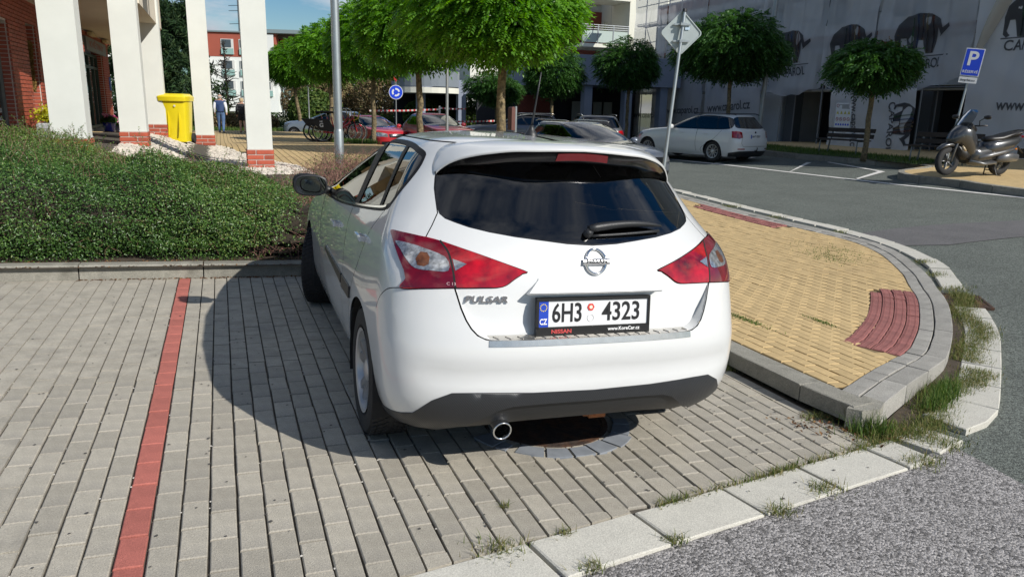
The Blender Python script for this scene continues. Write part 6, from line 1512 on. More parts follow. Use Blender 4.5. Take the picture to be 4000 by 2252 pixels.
far_car('estate_car', 'white estate car parked across the road before the printed scaffold sheets', (cx, cy, gz(15.5, 13)-.02), th, M_WHITE, 'estate', 1.465, 1.81, mat('dark_rail', (.02, .02, .022), .4), '6H7 0501')
P_GREY = mat('blue_grey_metallic', (.14, .16, .20), .32, .55, coat=1.0); P_RED = mat('bright_red_paint', (.42, .012, .018), .35, coat=1.0); P_DRED = mat('dark_red_paint', (.22, .014, .022), .35, coat=1.0); P_NAVY = mat('dark_navy_paint', (.02, .025, .04), .3, .3, coat=1.0); P_SILV = mat('pale_blue_silver', (.32, .37, .44), .35, .6, coat=1.0); P_DGREY = mat('dark_grey_paint', (.09, .095, .105), .32, .5, coat=1.0)
def place_front(x, y, heading): return (x-1.3*math.sin(heading), y-1.3*math.cos(heading))
def fc(name, label, x, y, z, hd, paint, style, H, W, rails=None, plate=None, rim=10):
    h = R(hd); p = place_front(x, y, h); return far_car(name, label, (p[0], p[1], z), h, paint, style, H, W, rails, plate, rim=rim)
fc('estate_car', 'blue-grey estate car with silver roof rails facing the camera behind the white hatchback', 9.15, 9.9, -.20, 173, P_GREY, 'estate', 1.47, 1.83, M_STEEL)
fc('parked_car', 'dark car with a roof rack and glowing red tail lamp behind the blue-grey estate', 13.5, 18.6, -.12, 20, P_DGREY, 'suv', 1.50, 1.83, M_STEEL)
fc('parked_car', 'dark navy car behind the trunk of the nearest tree', 12.7, 25.0, -.20, -70, P_NAVY, 'suv', 1.52, 1.82, M_STEEL)
fc('parked_car', 'dark red car with a dark windscreen right of the third tree trunk', 9.0, 23.8, -.22, 172, P_DRED, 'hatch', 1.48, 1.80)
fc('parked_car', 'bright red hatchback facing the camera beside the parked bicycles', 6.95, 26.9, -.38, 165, P_RED, 'hatch', 1.46, 1.78)
fc('parked_car', 'pale blue-grey car half hidden behind the parked bicycles', 5.6, 33.2, -.30, -60, P_SILV, 'hatch', 1.50, 1.78)
# ---------------------------------------------------------------- bicycles, people, scooter, benches
def bicycle(loc, hd, label, steer=0.0):
    bk = empty('bicycle', loc, -hd, label, 'bicycle', 'shared bicycles parked in a row'); M_BRED = mat('red_bike_paint', (.45, .02, .025), .35, coat=.6); M_BBLK = mat('black_bike_plastic', (.012, .012, .014), .5); M_YR = mat('yellow_rack', (.75, .50, .03), .4)
    def wh(y, st=0.0):
        w_ = empty('wheel'); w_.parent = bk; w_.location = (0, y, .335); w_.rotation_euler = (0, 0, st)
        b = MB(); b.tube([(0, .312*math.cos(R(12*i)), .312*math.sin(R(12*i))) for i in range(30)], .024, 6, closed=True); b.build('tyre', mat('tyre_rubber'), w_, True)
        b = MB(); b.tube([(0, .285*math.cos(R(12*i)), .285*math.sin(R(12*i))) for i in range(30)], .010, 5, closed=True); rim = b.build('rim', M_STEEL, w_, True)
        b = MB()
        for i in range(18): b.tube([(0, .03*math.cos(R(20*i+40)), .03*math.sin(R(20*i+40))), (0, .285*math.cos(R(20*i)), .285*math.sin(R(20*i)))], .0022, 3, caps=False)
        b.cyl((-.04, 0, 0), (.04, 0, 0), .03, n=10); b.build('spokes', M_STEEL, rim)
    wh(0); wh(1.12, steer)
    b = MB(); b.tube([(0, .02, .335), (0, .42, .30), (0, .50, .36), (0, .86, .62), (0, .97, .80)], [.02, .03, .035, .034, .03], 8); b.tube([(0, .42, .30), (0, .33, .62), (0, .30, .80)], .022, 8); b.build('frame', M_BRED, bk, True)
    b = MB(); b.tube([(0, .99, .86), (0, 1.05, .60)], .024, 8)
    for sx in (-1, 1): b.tube([(0, 1.04, .66), (sx*.055, 1.06, .60), (sx*.055, 1.12, .335)], .017, 6)
    b.build('fork', M_BRED, bk, True)
    b = MB(); b.tube([(0, .97, .80), (0, .93, 1.02), (0, .92, 1.06)], .016, 6); b.tube([(-.30, .72, 1.10), (-.22, .84, 1.08), (0, .92, 1.06), (.22, .84, 1.08), (.30, .72, 1.10)], .012, 6); b.build('handlebar', M_STEEL, bk, True)
    b = MB()
    for sx in (-1, 1): b.tube([(sx*.30, .72, 1.10), (sx*.315, .62, 1.115)], .018, 6)
    b.build('grips', M_BBLK, bk, True)
    b = MB(); b.tube([(0, .30, .78), (0, .27, .95)], .015, 6); b.build('seat_post', M_STEEL, bk, True)
    b = MB(); vs = []
    for y, w_, z in ((.10, .085, .985), (.16, .09, .98), (.26, .05, .975), (.36, .022, .975), (.40, .012, .97)):
        vs += [(-w_, y, z), (0, y, z+.018), (w_, y, z), (0, y, z-.05)]
    b.add(vs, [(4*i+k, 4*i+(k+1) % 4, 4*i+4+(k+1) % 4, 4*i+4+k) for i in range(4) for k in range(4)]+[(0, 3, 2, 1), (16, 17, 18, 19)]); b.build('saddle', M_BBLK, bk, True)
    # rear skirt guard with the round logo
    for sx in (-1, 1):
        b = MB(); poly = [(-.36, .72), (-.30, .66), (-.20, .52), (-.02, .42), (.22, .36), (.42, .34), (.40, .45), (.30, .58), (.20, .72)]
        b.add([(sx*.045, y, z) for y, z in poly]+[(sx*.050, y, z) for y, z in poly], [tuple(range(9)), tuple(range(17, 8, -1))]+[(i, (i+1) % 9, 9+(i+1) % 9, 9+i) for i in range(9)]); g_ = b.build('skirt_guard', M_BBLK, bk)
        text_on('G', .17, lambda x, y, h: (sx*(.052+h), -.02-sx*x*-1*1.0 if sx > 0 else -.02-x, .54+y), 'logo', M_SW, g_, width=.12, ext=.0005, align='CENTER', bold=.025)
        text_on('HK', .07, lambda x, y, h: (sx*(.052+h), -.02+(x if sx > 0 else -x), .66+y), 'logo', M_SW, g_, width=.10, ext=.0005, align='CENTER', bold=.03)
    MB().box((0, -.06, .735), (.13, .62, .02)).build('carrier', M_BBLK, bk)
    b = MB()
    for sx in (-1, 1): b.tube([(sx*.09, 1.02, .72), (sx*.13, 1.16, .78), (sx*.13, 1.20, .96), (sx*.05, 1.20, 1.0), (sx*.05, 1.17, .80)], .011, 6)
    b.tube([(-.09, 1.02, .72), (.09, 1.02, .72)], .011, 6); b.build('front_rack', M_YR, bk, True)
    b = MB(); b.tube([(-.03, .40, .30), (-.10, .34, 0.01)], .011, 6); b.build('kickstand', M_BBLK, bk, True)
    b = MB(); b.cyl((-.06, .42, .30), (.06, .42, .30), .05, n=14); b.tube([(.07, .42, .30), (.09, .48, .16)], .012, 6); b.tube([(-.07, .42, .30), (-.09, .36, .44)], .012, 6); b.box((.13, .48, .155), (.09, .06, .02)); b.box((-.13, .36, .445), (.09, .06, .02)); b.build('crank', M_STEEL, bk, 40)
    bk.scale = (1.14, 1.14, 1.14); return bk
hb = math.atan2(.72, -.69)
bicycle((4.00, 22.0, pz(3.92, 22)), R(104), 'nearest shared bicycle with a black skirt guard and yellow front rack', R(14))
bicycle((3.90, 22.45, pz(3.7, 22.3)), R(103), 'middle one of three shared bicycles parked by the lamp post', R(4))
bicycle((3.76, 22.9, pz(3.5, 22.6)), R(102), 'leftmost rear one of three shared bicycles parked by the lamp post', R(-8))
# ---- people
def skin_body(name, joints, edges, rad, m, parent, sub=2):
    me = bpy.data.meshes.new(name); keys = list(joints); ix = {k: i for i, k in enumerate(keys)}
    me.from_pydata([joints[k] for k in keys], [(ix[a], ix[b_]) for a, b_ in edges], []); me.materials.append(m)
    o = bpy.data.objects.new(name, me); COL.objects.link(o); o.parent = parent
    sk = o.modifiers.new('skin', 'SKIN'); sk.use_smooth_shade = True
    for k in keys: r_ = rad[k]; me.skin_vertices[0].data[ix[k]].radius = r_ if isinstance(r_, tuple) else (r_, r_)
    me.skin_vertices[0].data[ix[keys[0]]].use_root = True
    sb = o.modifiers.new('sub', 'SUBSURF'); sb.levels = sub; sb.render_levels = sub
    bpy.context.view_layer.update(); m2 = bpy.data.meshes.new_from_object(o.evaluated_get(bpy.context.evaluated_depsgraph_get())); m2.materials.clear(); m2.materials.append(m); m2.polygons.foreach_set('use_smooth', [True]*len(m2.polygons)); o.modifiers.clear(); o.data = m2
    return o
def person(loc, hd, H, label, torso_m, sleeve_m, leg_m, skin_m, hair_m, shoe_m, shorts=False, bald=False, hair_long=False):
    p = empty('person', loc, -hd, label, 'person', 'people walking away across the plaza'); k = H/1.75
    s_ = lambda x, y, z: (x*k, y*k, z*k)
    J = dict(pel=s_(0, 0, .96), wst=s_(0, .01, 1.10), chs=s_(0, .0, 1.32), nck=s_(0, .02, 1.47), hd0=s_(0, .035, 1.53), hd1=s_(0, .045, 1.63), hd2=s_(0, .04, 1.71),
             shL=s_(-.19, 0, 1.41), elL=s_(-.25, -.06, 1.13), wrL=s_(-.25, .05, .90), haL=s_(-.24, .08, .82), shR=s_(.19, 0, 1.41), elR=s_(.26, -.08, 1.14), wrR=s_(.26, -.04, .90), haR=s_(.25, -.02, .82),
             hpL=s_(-.10, 0, .90), knL=s_(-.10, .12, .50), anL=s_(-.10, .10, .09), toL=s_(-.11, .24, .04), hpR=s_(.10, 0, .90), knR=s_(.10, -.02, .50), anR=s_(.11, -.20, .12), toR=s_(.12, -.10, .03))
    E_ = [('pel', 'wst'), ('wst', 'chs'), ('chs', 'nck'), ('nck', 'hd0'), ('hd0', 'hd1'), ('hd1', 'hd2'), ('chs', 'shL'), ('shL', 'elL'), ('elL', 'wrL'), ('wrL', 'haL'), ('chs', 'shR'), ('shR', 'elR'), ('elR', 'wrR'), ('wrR', 'haR'), ('pel', 'hpL'), ('hpL', 'knL'), ('knL', 'anL'), ('anL', 'toL'), ('pel', 'hpR'), ('hpR', 'knR'), ('knR', 'anR'), ('anR', 'toR')]
    rd = dict(pel=.15, wst=.145, chs=.16, nck=.062, hd0=.078, hd1=.105, hd2=.07, shL=.075, elL=.052, wrL=.036, haL=.042, shR=.075, elR=.052, wrR=.036, haR=.042, hpL=.10, knL=.066, anL=.045, toL=.035, hpR=.10, knR=.066, anR=.045, toR=.035)
    body = skin_body('body', J, E_, {q: v*k for q, v in rd.items()}, skin_m, p)
    me = body.data; me.materials.append(torso_m); me.materials.append(leg_m)
    for f_ in me.polygons:
        c_ = f_.center/k
        if .93 < c_.z < 1.46 and abs(c_.x) < .30: f_.material_index = 1
        elif c_.z <= .93 and abs(c_.x) < .2 and (c_.z > .62 or not shorts): f_.material_index = 2
    def wear(nm, js, es, m, g):
        skin_body(nm, {q: J[q] for q in js}, es, {q: rd[q]*k*g for q in js}, m, p)
    rd['nck'] = .075; wear('jacket', ['wst', 'pel', 'chs', 'nck', 'shL', 'shR'], [('pel', 'wst'), ('wst', 'chs'), ('chs', 'nck'), ('chs', 'shL'), ('chs', 'shR')], torso_m, 1.15)
    for q in 'LR': wear('sleeve', ['sh'+q, 'el'+q, 'wr'+q], [('sh'+q, 'el'+q), ('el'+q, 'wr'+q)], sleeve_m, 1.22)
    jl = dict(J)
    for q in 'LR':
        if shorts: J['kk'+q] = tuple((a*.35+b_*.65) for a, b_ in zip(J['hp'+q], J['kn'+q])); rd['kk'+q] = .09; wear('shorts', ['pel', 'hp'+q, 'kk'+q], [('pel', 'hp'+q), ('hp'+q, 'kk'+q)], leg_m, 1.12)
        else: wear('trousers', ['pel', 'hp'+q, 'kn'+q, 'an'+q], [('pel', 'hp'+q), ('hp'+q, 'kn'+q), ('kn'+q, 'an'+q)], leg_m, 1.16)
        wear('shoe', ['an'+q, 'to'+q], [('an'+q, 'to'+q)], shoe_m, 1.25)
    b = MB(); c = J['hd1']
    if not bald:
        b.lathe([(.0, .125*k), (.06*k, .115*k), (.105*k, .06*k), (.113*k, 0), (.105*k, -.05*k)], c=(c[0], c[1]-.012*k, c[2]), n=16)
        b.build('hair', hair_m, p, True)
    else:
        b.lathe([(.100*k, .02*k), (.112*k, -.01*k), (.108*k, -.06*k), (.09*k, -.08*k)], c=(c[0], c[1]-.014*k, c[2]), n=16); b.build('hair', hair_m, p, True)
    return p
M_SKIN = mat('skin', (.52, .30, .21), .55); M_NAVY = mat('navy_vest', (.018, .045, .13), .7); M_WSHIRT = mat('white_shirt', (.66, .67, .70), .8); M_JEAN = mat('blue_jeans', (.07, .13, .26), .85, var=.2, vscale=8); M_SHOE = mat('dark_shoe', (.015, .013, .012), .6); M_GHAIR = mat('grey_hair', (.34, .31, .28), .8); M_BHAIR = mat('fair_hair', (.40, .30, .17), .7); M_BLKC = mat('black_cloth', (.012, .013, .018), .8)
person((.50, 29.8, pz(.5, 29.8)+.01), R(8), 1.74, 'balding person in a navy vest, white shirt and jeans walking away', M_NAVY, M_WSHIRT, M_JEAN, M_SKIN, M_GHAIR, M_SHOE, bald=True)
person((1.42, 30.2, pz(1.4, 30.2)+.01), R(2), 1.58, 'fair-haired person in black top and shorts walking away behind a pillar', M_BLKC, M_BLKC, M_BLKC, M_SKIN, M_BHAIR, M_SHOE, shorts=True)
# ---- benches
def bench(loc, rz_, label):
    t = empty('bench', loc, rz_, label, 'bench', 'benches on the verge'); wd = mat('dark_bench_wood', (.030, .022, .017), .7, var=.3, vscale=12); fr = mat('grey_bench_leg', (.22, .25, .25), .6, .2)
    for x in (-.72, .72):
        b = MB(); b.tube([(x, .02, 0), (x, .10, .42), (x, .14, .45), (x, .22, .82)], .026, 8); b.tube([(x, -.38, 0), (x, -.36, .42), (x, .12, .43)], .022, 8); b.build('leg', fr, t, True)
    for i in range(3): MB().box((0, -.32+i*.15, .455), (1.8, .13, .04), bev=.008).build('slat', wd, t)
    for i in range(2):
        o = MB().box((0, 0, 0), (1.8, .04, .13), bev=.008).build('slat', wd, t); o.location = (0, .135+i*.05, .58+i*.18); o.rotation_euler = (R(-14), 0, 0)
    return t
bench((19.05, 8.15, rz(19, 8.1)), R(-78), 'dark wooden bench with grey legs nearest the scooter')
bench((19.55, 12.2, rz(19.5, 12.2)), R(-84), 'dark wooden bench left of the small ragged tree')
# ---- scooter
def scooter(loc, hd, label):
    t = empty('motor_scooter', loc, -hd, label, 'scooter'); G1 = mat('gunmetal_scooter_paint', (.055, .057, .06), .30, .6, coat=1.0); BK = mat('black_scooter_plastic', (.012, .012, .013), .42); GR = mat('mid_grey_scooter', (.13, .133, .138), .35, .5, coat=.6)
    def wh(y, r_, wd, nm='wheel'):
        w_ = empty(nm); w_.parent = t; w_.location = (0, y, r_); b = MB(); h = wd/2; b.lathe([(r_*.62, -h*.8), (r_*.85, -h), (r_*.97, -h*.6), (r_, 0), (r_*.97, h*.6), (r_*.85, h), (r_*.62, h*.8)], n=28, axis='X'); b.build('tyre', mat('tyre_rubber'), w_, True)
        b = MB(); b.lathe([(r_*.64, -h*.8), (r_*.60, -h*.6), (r_*.60, h*.6), (r_*.64, h*.8)], n=28, axis='X')
        for k in range(5): a = R(72*k); b.tube([(0, 0, 0), (0, r_*.6*math.cos(a), r_*.6*math.sin(a))], .022, 6)
        b.build('rim', GR, w_, True)
    wh(0, .30, .14); wh(1.55, .32, .125)
    def loft(nm, secs, m, n=14, par=t):
        """secs: (y, zc, half-width, half-height, exponent)"""
        b = MB(); vs = []
        for y, zc, hw, hh, e in secs:
            for i in range(n):
                a = 2*math.pi*i/n; c_, s_ = math.cos(a), math.sin(a); q = (abs(c_)**e+abs(s_)**e)**(-1/e); vs.append((hw*q*c_, y, zc+hh*q*s_))
        K = len(secs); b.add(vs, [(i*n+k, (i+1)*n+k, (i+1)*n+(k+1) % n, i*n+(k+1) % n) for i in range(K-1) for k in range(n)]+[tuple(range(n)), tuple(range(K*n-1, (K-1)*n-1, -1))]); return b.build(nm, m, par, True)
    loft('front_fender', [(1.28, .60, .05, .05, 2.5), (1.38, .66, .085, .06, 2.6), (1.55, .69, .09, .05, 2.6), (1.72, .66, .08, .05, 2.6), (1.86, .58, .05, .03, 2.4)], G1)
    for sx in (-1, 1):
        b = MB(); b.tube([(sx*.10, 1.55, .32), (sx*.10, 1.43, .72), (sx*.09, 1.36, .92)], .026, 8); b.build('fork_leg', GR, t, True)
    loft('leg_shield', [(.92, .60, .18, .30, 3), (1.06, .74, .23, .34, 3), (1.22, .86, .25, .30, 2.8), (1.36, .90, .22, .22, 2.6), (1.50, .84, .15, .15, 2.4), (1.60, .79, .07, .06, 2.2)], G1)
    loft('chin', [(1.0, .46, .16, .13, 2.6), (1.2, .48, .17, .14, 2.6), (1.34, .56, .14, .14, 2.4), (1.42, .66, .09, .08, 2.2)], BK)
    loft('dash_cowl', [(1.0, 1.02, .16, .08, 2.6), (1.15, 1.10, .19, .09, 2.6), (1.30, 1.08, .16, .08, 2.4), (1.42, 1.0, .10, .06, 2.2)], BK)
    loft('tunnel', [(.18, .50, .17, .18, 3), (.5, .48, .20, .20, 3), (.8, .44, .21, .20, 3), (1.05, .48, .18, .22, 3)], G1)
    loft('footboard', [(.35, .30, .24, .05, 3), (.7, .27, .27, .05, 3), (1.05, .33, .22, .05, 3)], GR)
    loft('rear_body', [(-.52, .86, .05, .04, 2.4), (-.42, .83, .12, .08, 2.6), (-.2, .76, .20, .13, 2.8), (.1, .68, .23, .18, 3), (.4, .62, .22, .20, 3), (.62, .58, .17, .16, 2.8)], G1)
    loft('side_panel', [(-.15, .60, .215, .05, 2.6), (.15, .54, .245, .07, 2.8), (.5, .47, .25, .08, 2.8), (.85, .41, .235, .06, 2.6)], GR)
    loft('seat', [(-.42, .955, .10, .05, 2.6), (-.25, .95, .17, .06, 2.8), (.0, .90, .18, .06, 2.8), (.2, .84, .18, .07, 2.8), (.42, .82, .15, .07, 2.6), (.58, .82, .07, .05, 2.4)], BK)
    b = MB(); b.tube([(-.17, -.02, .90), (-.19, -.35, .99), (-.12, -.55, 1.03), (.12, -.55, 1.03), (.19, -.35, .99), (.17, -.02, .90)], .016, 6); b.build('grab_rail', BK, t, True)
    loft('tail_lamp', [(-.57, .89, .09, .02, 2.5), (-.53, .885, .11, .028, 2.5)], M_LENS)
    loft('silencer', [(-.42, .42, .05, .06, 2.4), (-.36, .42, .075, .10, 2.6), (0, .38, .08, .11, 2.6), (.18, .35, .05, .06, 2.4)], GR).location = (.20, 0, 0)
    loft('air_box', [(-.3, .42, .06, .08, 2.6), (0, .42, .08, .11, 2.6), (.3, .38, .07, .08, 2.6)], GR).location = (-.17, 0, 0)
    b = MB(); b.tube([(-.11, -.35, .66), (-.05, -.62, .50)], .018, 6); b.box((0, -.63, .50), (.20, .015, .22)); b.build('plate_holder', BK, t); MB().box((.11, -.56, .60), (.05, .04, .035)).build('indicator', mat('amber_lens', (.75, .25, .02), .3), t)
    vs = []; b = MB()
    for j, (y, z, w_) in enumerate(((1.42, 1.02, .17), (1.34, 1.16, .21), (1.24, 1.30, .20), (1.14, 1.42, .15), (1.10, 1.46, .08))):
        for i in range(9): f = i/8*2-1; vs.append((w_*f, y-.10*f*f, z))
    b.add(vs, [(j*9+i, j*9+i+1, j*9+10+i, j*9+9+i) for j in range(4) for i in range(8)]); b.build('windshield', glass_mat('smoked_screen', (.42, .44, .45), 1.3, boost=.7), t, True)
    b = MB(); b.tube([(-.34, .92, 1.12), (-.20, 1.04, 1.11), (.20, 1.04, 1.11), (.34, .92, 1.12)], .016, 8); b.build('handlebar', BK, t, True)
    for sx in (-1, 1):
        b = MB(); b.tube([(sx*.22, 1.02, 1.13), (sx*.26, 1.08, 1.22), (sx*.36, 1.06, 1.28)], .010, 6); b.lathe([(0, -.09), (.035, -.07), (.05, 0), (.035, .07), (0, .09)], c=(sx*.42, 1.05, 1.30), n=10, axis='X'); b.build('rear_mirror', BK, t, True)
        hl_ = MB(); hl_.add([(sx*.04, 1.555, .83), (sx*.20, 1.40, .92), (sx*.21, 1.38, .86), (sx*.10, 1.50, .78)], [(0, 1, 2, 3) if sx > 0 else (3, 2, 1, 0)]); hl_.build('headlight', M_CLEAR, t)
        i_ = MB(); i_.tube([(sx*.17, 1.36, .66), (sx*.20, 1.33, .60), (sx*.21, 1.28, .56)], [.03, .035, .02], 8); i_.build('fog_lamp', mat('dull_amber_lens', (.35, .28, .18), .3), t, True)
    b = MB()
    for sx in (-1, 1): b.tube([(sx*.09, .28, .26), (sx*.17, .22, .01), (sx*.20, .12, .01)], .014, 6)
    b.tube([(-.13, .25, .12), (.13, .25, .12)], .012, 6); b.build('centre_stand', BK, t, True)
    return t
scooter((17.3, 5.25, rz(17.3, 5.5)), R(-86), 'dark grey maxi scooter on its stand on the ochre pavement')
# motorbikes parked behind the estate, only tops in view
def motorbike(loc, hd, label, m):
    t = empty('motorbike', loc, -hd, label, 'motorbike', 'motorbikes among the parked cars')
    for y in (0, 1.35):
        b = MB(); b.lathe([(.19, -.05), (.30, -.06), (.32, 0), (.30, .06), (.19, .05)], n=20, axis='X'); o = b.build('wheel', mat('tyre_rubber'), t, True); o.location = (0, y, .32)
    b = MB(); b.tube([(0, 0, .34), (0, .5, .42), (0, .9, .7), (0, 1.15, .95), (0, 1.35, .34)], .045, 8); b.box((0, .6, .45), (.3, .4, .3), bev=.05); b.build('frame', M_BLKM, t)
    b = MB(); b.lathe([(0, .45), (.12, .5), (.15, .7), (.12, .95), (0, 1.0)], c=(0, 0, .88), n=14, axis='Y'); b.build('tank', m, t, True)
    b = MB(); b.box((0, .2, .82), (.22, .6, .08), bev=.03); b.build('seat', M_BLKM, t); b = MB(); b.tube([(-.36, .9, 1.10), (-.1, 1.08, 1.05), (.1, 1.08, 1.05), (.36, .9, 1.10)], .015, 6); b.tube([(-.25, 1.0, 1.08), (-.3, 1.05, 1.25)], .01, 5); b.tube([(.25, 1.0, 1.08), (.3, 1.05, 1.25)], .01, 5); b.build('handlebar', M_CHROME, t, True)
    b = MB(); b.lathe([(0, 1.2), (.09, 1.19), (.08, 1.05), (0, 1.02)], c=(0, 0, .98), n=14, axis='Y'); b.build('headlight', M_CHROME, t, True)
M_BLKM = mat('black_bike_metal', (.015, .015, .016), .35, .5)
motorbike((9.75, 16.6, -.15), R(150), 'red and chrome motorbike parked left of the blue-grey estate', P_RED); motorbike((10.5, 17.0, -.15), R(155), 'black and chrome motorbike parked beside the red one', P_NAVY)
# ---------------------------------------------------------------- scaffolded building with printed sheets on the right
SCX = 24.5; M_NETG = None
def net_mat(name, col, op):
    m = bpy.data.materials.new(name); m.use_nodes = True; t = m.node_tree; t.nodes.clear(); L = t.links.new; NN = t.nodes.new
    tr = NN('ShaderNodeBsdfTransparent'); df = NN('ShaderNodeBsdfDiffuse'); df.inputs[0].default_value = (*col, 1); tl = NN('ShaderNodeBsdfTranslucent'); tl.inputs[0].default_value = (*col, 1); a = NN('ShaderNodeMixShader'); a.inputs[0].default_value = .35; L(df.outputs[0], a.inputs[1]); L(tl.outputs[0], a.inputs[2])
    b_ = NN('ShaderNodeMixShader'); b_.inputs[0].default_value = op; L(tr.outputs[0], b_.inputs[1]); L(a.outputs[0], b_.inputs[2]); o = NN('ShaderNodeOutputMaterial'); L(b_.outputs[0], o.inputs[0]); MATS[name] = m; return m
NET = net_mat('grey_scaffold_net', (.80, .81, .86), .50); NETW = net_mat('white_scaffold_sheet', (.86, .865, .89), .88); INK = net_mat('dark_net_print', (.035, .036, .045), .72); INKS = [net_mat('net_stripe_%s' % n_, c, .6) for n_, c in (('green', (.06, .16, .07)), ('blue', (.05, .09, .22)), ('brown', (.20, .10, .06)), ('sand', (.28, .22, .12)), ('rust', (.22, .08, .05)))]
facade = empty('scaffolded_building', (28, 20, 0), 0, 'grey apartment block behind scaffolding and printed sheets', 'building')
M_FAC = mat('grey_facade_render', (.60, .61, .62), .9, var=.12, vscale=.8); M_FBR = mat('brown_fascia', (.22, .10, .07), .8, var=.2, vscale=4); M_FW = mat('white_frame', (.62, .62, .60), .6); G_FW = glass_mat('dim_window', (.10, .12, .14), 1.5, boost=1.3)
def fp(x, y, z): return (x-28, y-20, z)
b = MB()
for y0, y1, z0, z1 in ((11.6, 21.5, 2.75, 16), (21.5, 35, 2.75, 7.8), (23.0, 35, -.3, 2.75), (-4.6, 11.6, 0, 16)): b.box(fp(28.2, (y0+y1)/2, (z0+z1)/2), (4.4, y1-y0, z1-z0))
b.build('wall', M_FAC, facade)
b = MB(); b.box(fp(28.6, 17.4, 1.2), (.2, 12, 3.2)); b.build('arcade_back', mat('arcade_dark', (.03, .03, .033), .9), facade)
MB().box(fp(27.4, 17.4, .12), (6, 12, .06)).build('arcade_floor', mat('arcade_floor', (.12, .11, .10), .9), facade)
for y in (12.2, 14.9, 19.2, 22.4): MB().box(fp(26.2, y, 1.35), (.5, .6, 2.8)).build('column', mat('dark_column', (.10, .11, .12), .9), facade)
for z in (4.75, 7.45):
    MB().box(fp(25.93, 20, z), (.12, 29.5, .42)).build('fascia', M_FBR, facade)
    for y in range(7, 34, 4):
        w_ = MB(); yy = y+1.2; zz0, zz1 = z-2.1, z-.5
        for a, c, dz, dy in ((yy-.8, zz0, 0, 0),): w_.box(fp(25.96, yy-.8, (zz0+zz1)/2), (.06, .09, zz1-zz0)); w_.box(fp(25.96, yy+.8, (zz0+zz1)/2), (.06, .09, zz1-zz0)); w_.box(fp(25.96, yy, zz0), (.06, 1.6, .09)); w_.box(fp(25.96, yy, zz1), (.06, 1.6, .09)); w_.box(fp(25.96, yy, (zz0+zz1)/2), (.05, .07, zz1-zz0))
        wo_ = w_.build('window', M_FW, facade); MB().box(fp(25.98, yy, (zz0+zz1)/2), (.02, 1.5, zz1-zz0)).build('pane', G_FW, wo_)
scf = empty('scaffold', (SCX+.6, 20, .1), 0, 'steel tube scaffolding standing before the grey apartment block', 'scaffold'); M_TUB = mat('scaffold_steel', (.22, .23, .25), .5, .6)
def sfp(x, y, z): return (x-SCX-.6, y-20, z-.1)
for i, y in enumerate(np.arange(4.0, 36, 2.5)):
    for x in (SCX+.15, SCX+.95): MB().cyl(sfp(x, y, .1), sfp(x, y, 12), .03, n=6).build('standard', M_TUB, scf)
for z in (2.62, 3.6, 4.6, 5.5, 6.6, 7.6, 8.6, 10.6):
    MB().cyl(sfp(SCX+.12, 3.5, z), sfp(SCX+.12, 35, z), .026, n=6).build('ledger', M_TUB, scf)
for z in (2.60, 4.58, 6.58, 8.58): MB().box(sfp(SCX+.55, 19.3, z-.05), (.75, 31.5, .05)).build('deck', mat('perforated_deck', (.30, .28, .24), .8, var=.2, vscale=5), scf)
for y in (9, 16.5, 24, 31.5): MB().cyl(sfp(SCX+.1, y, 2.7), sfp(SCX+.1, y+2.4, 6.5), .022, n=6).build('brace', M_TUB, scf)
def wav(y, z, seed, amp, z0, z1, sag=0.0):
    s_ = seed*1.7; return -amp*1.5*(math.sin(y*2.3+s_)+.6*math.sin(y*5.1+s_*2+z*.7)+.5*math.sin(z*2.2+y*.8+s_)+.35*math.sin(y*11+z*2.6+s_*3)+.3*math.sin(z*6-y*3.2+s_))*.5-.08
def net(name, y0, y1, z0, z1, m, seed, label, amp=.07, sag=.0, prints=(), skew=0.0, cat='scaffold net', slant=0.0):
    """a sheet hung on the scaffold: y1 (far, left) to y0 (near, right)."""
    t = empty(name, (SCX, (y0+y1)/2, z0), 0, label, cat, 'printed sheets hung on the scaffold'); ym = (y0+y1)/2
    f = lambda y, z, h=0.0: (wav(y, z, seed, amp, z0, z1)-h, y-ym, z-z0)
    nx, nz_ = max(8, int((y1-y0)*12)), max(8, int((z1-z0)*6)); vs = []
    for j in range(nz_+1):
        for i in range(nx+1):
            a = i/nx; y = y0+(y1-y0)*a; zb = z0+slant*(a-.5)-sag*math.sin(a*math.pi)+.04*math.sin(a*23+seed); z = zb+(z1-zb)*j/nz_; vs.append(f(y+skew*(1-j/nz_), z))
    mesh_obj('sheet', vs, [(j*(nx+1)+i, j*(nx+1)+i+1, (j+1)*(nx+1)+i+1, (j+1)*(nx+1)+i) for j in range(nz_) for i in range(nx)], m, t, True)
    for pr in prints:
        k = pr[0]
        if k == 'text':
            _, s_, yc, zc, size, wd, rot = pr
            def fm(x, yy, h, yc=yc, zc=zc, rot=rot):
                c_, q_ = math.cos(rot), math.sin(rot); a, b_ = x*c_-yy*q_, x*q_+yy*c_; return f(yc-a, zc+b_, .02)
            text_on(s_, size, fm, 'print_lettering', INK, t, width=wd, ext=0, align='CENTER', bold=.018)
        elif k == 'elephant':
            _, yc, zc, sc, rot = pr; elephant(t, f, yc, zc, sc, rot)
        elif k == 'line':
            _, ya, za, yb, zb = pr; b = MB(); b.add([f(ya, za-.02, .02), f(yb, zb-.02, .02), f(yb, zb+.02, .02), f(ya, za+.02, .02)], [(0, 1, 2, 3)]); b.build('print_line', INK, t)
    return t
EL = [(-.62, -.78), (-.66, -.62), (-.58, -.55), (-.60, -.40), (-.70, -.42), (-.92, -.40), (-1.0, -.15), (-.98, .15), (-.86, .48), (-.62, .66), (-.2, .74), (.25, .72), (.62, .55), (.78, .22), (.80, -.05), (.78, -.70), (.44, -.74), (.40, -.22), (.16, -.2), (.05, -.72), (-.28, -.74), (-.36, -.25)]
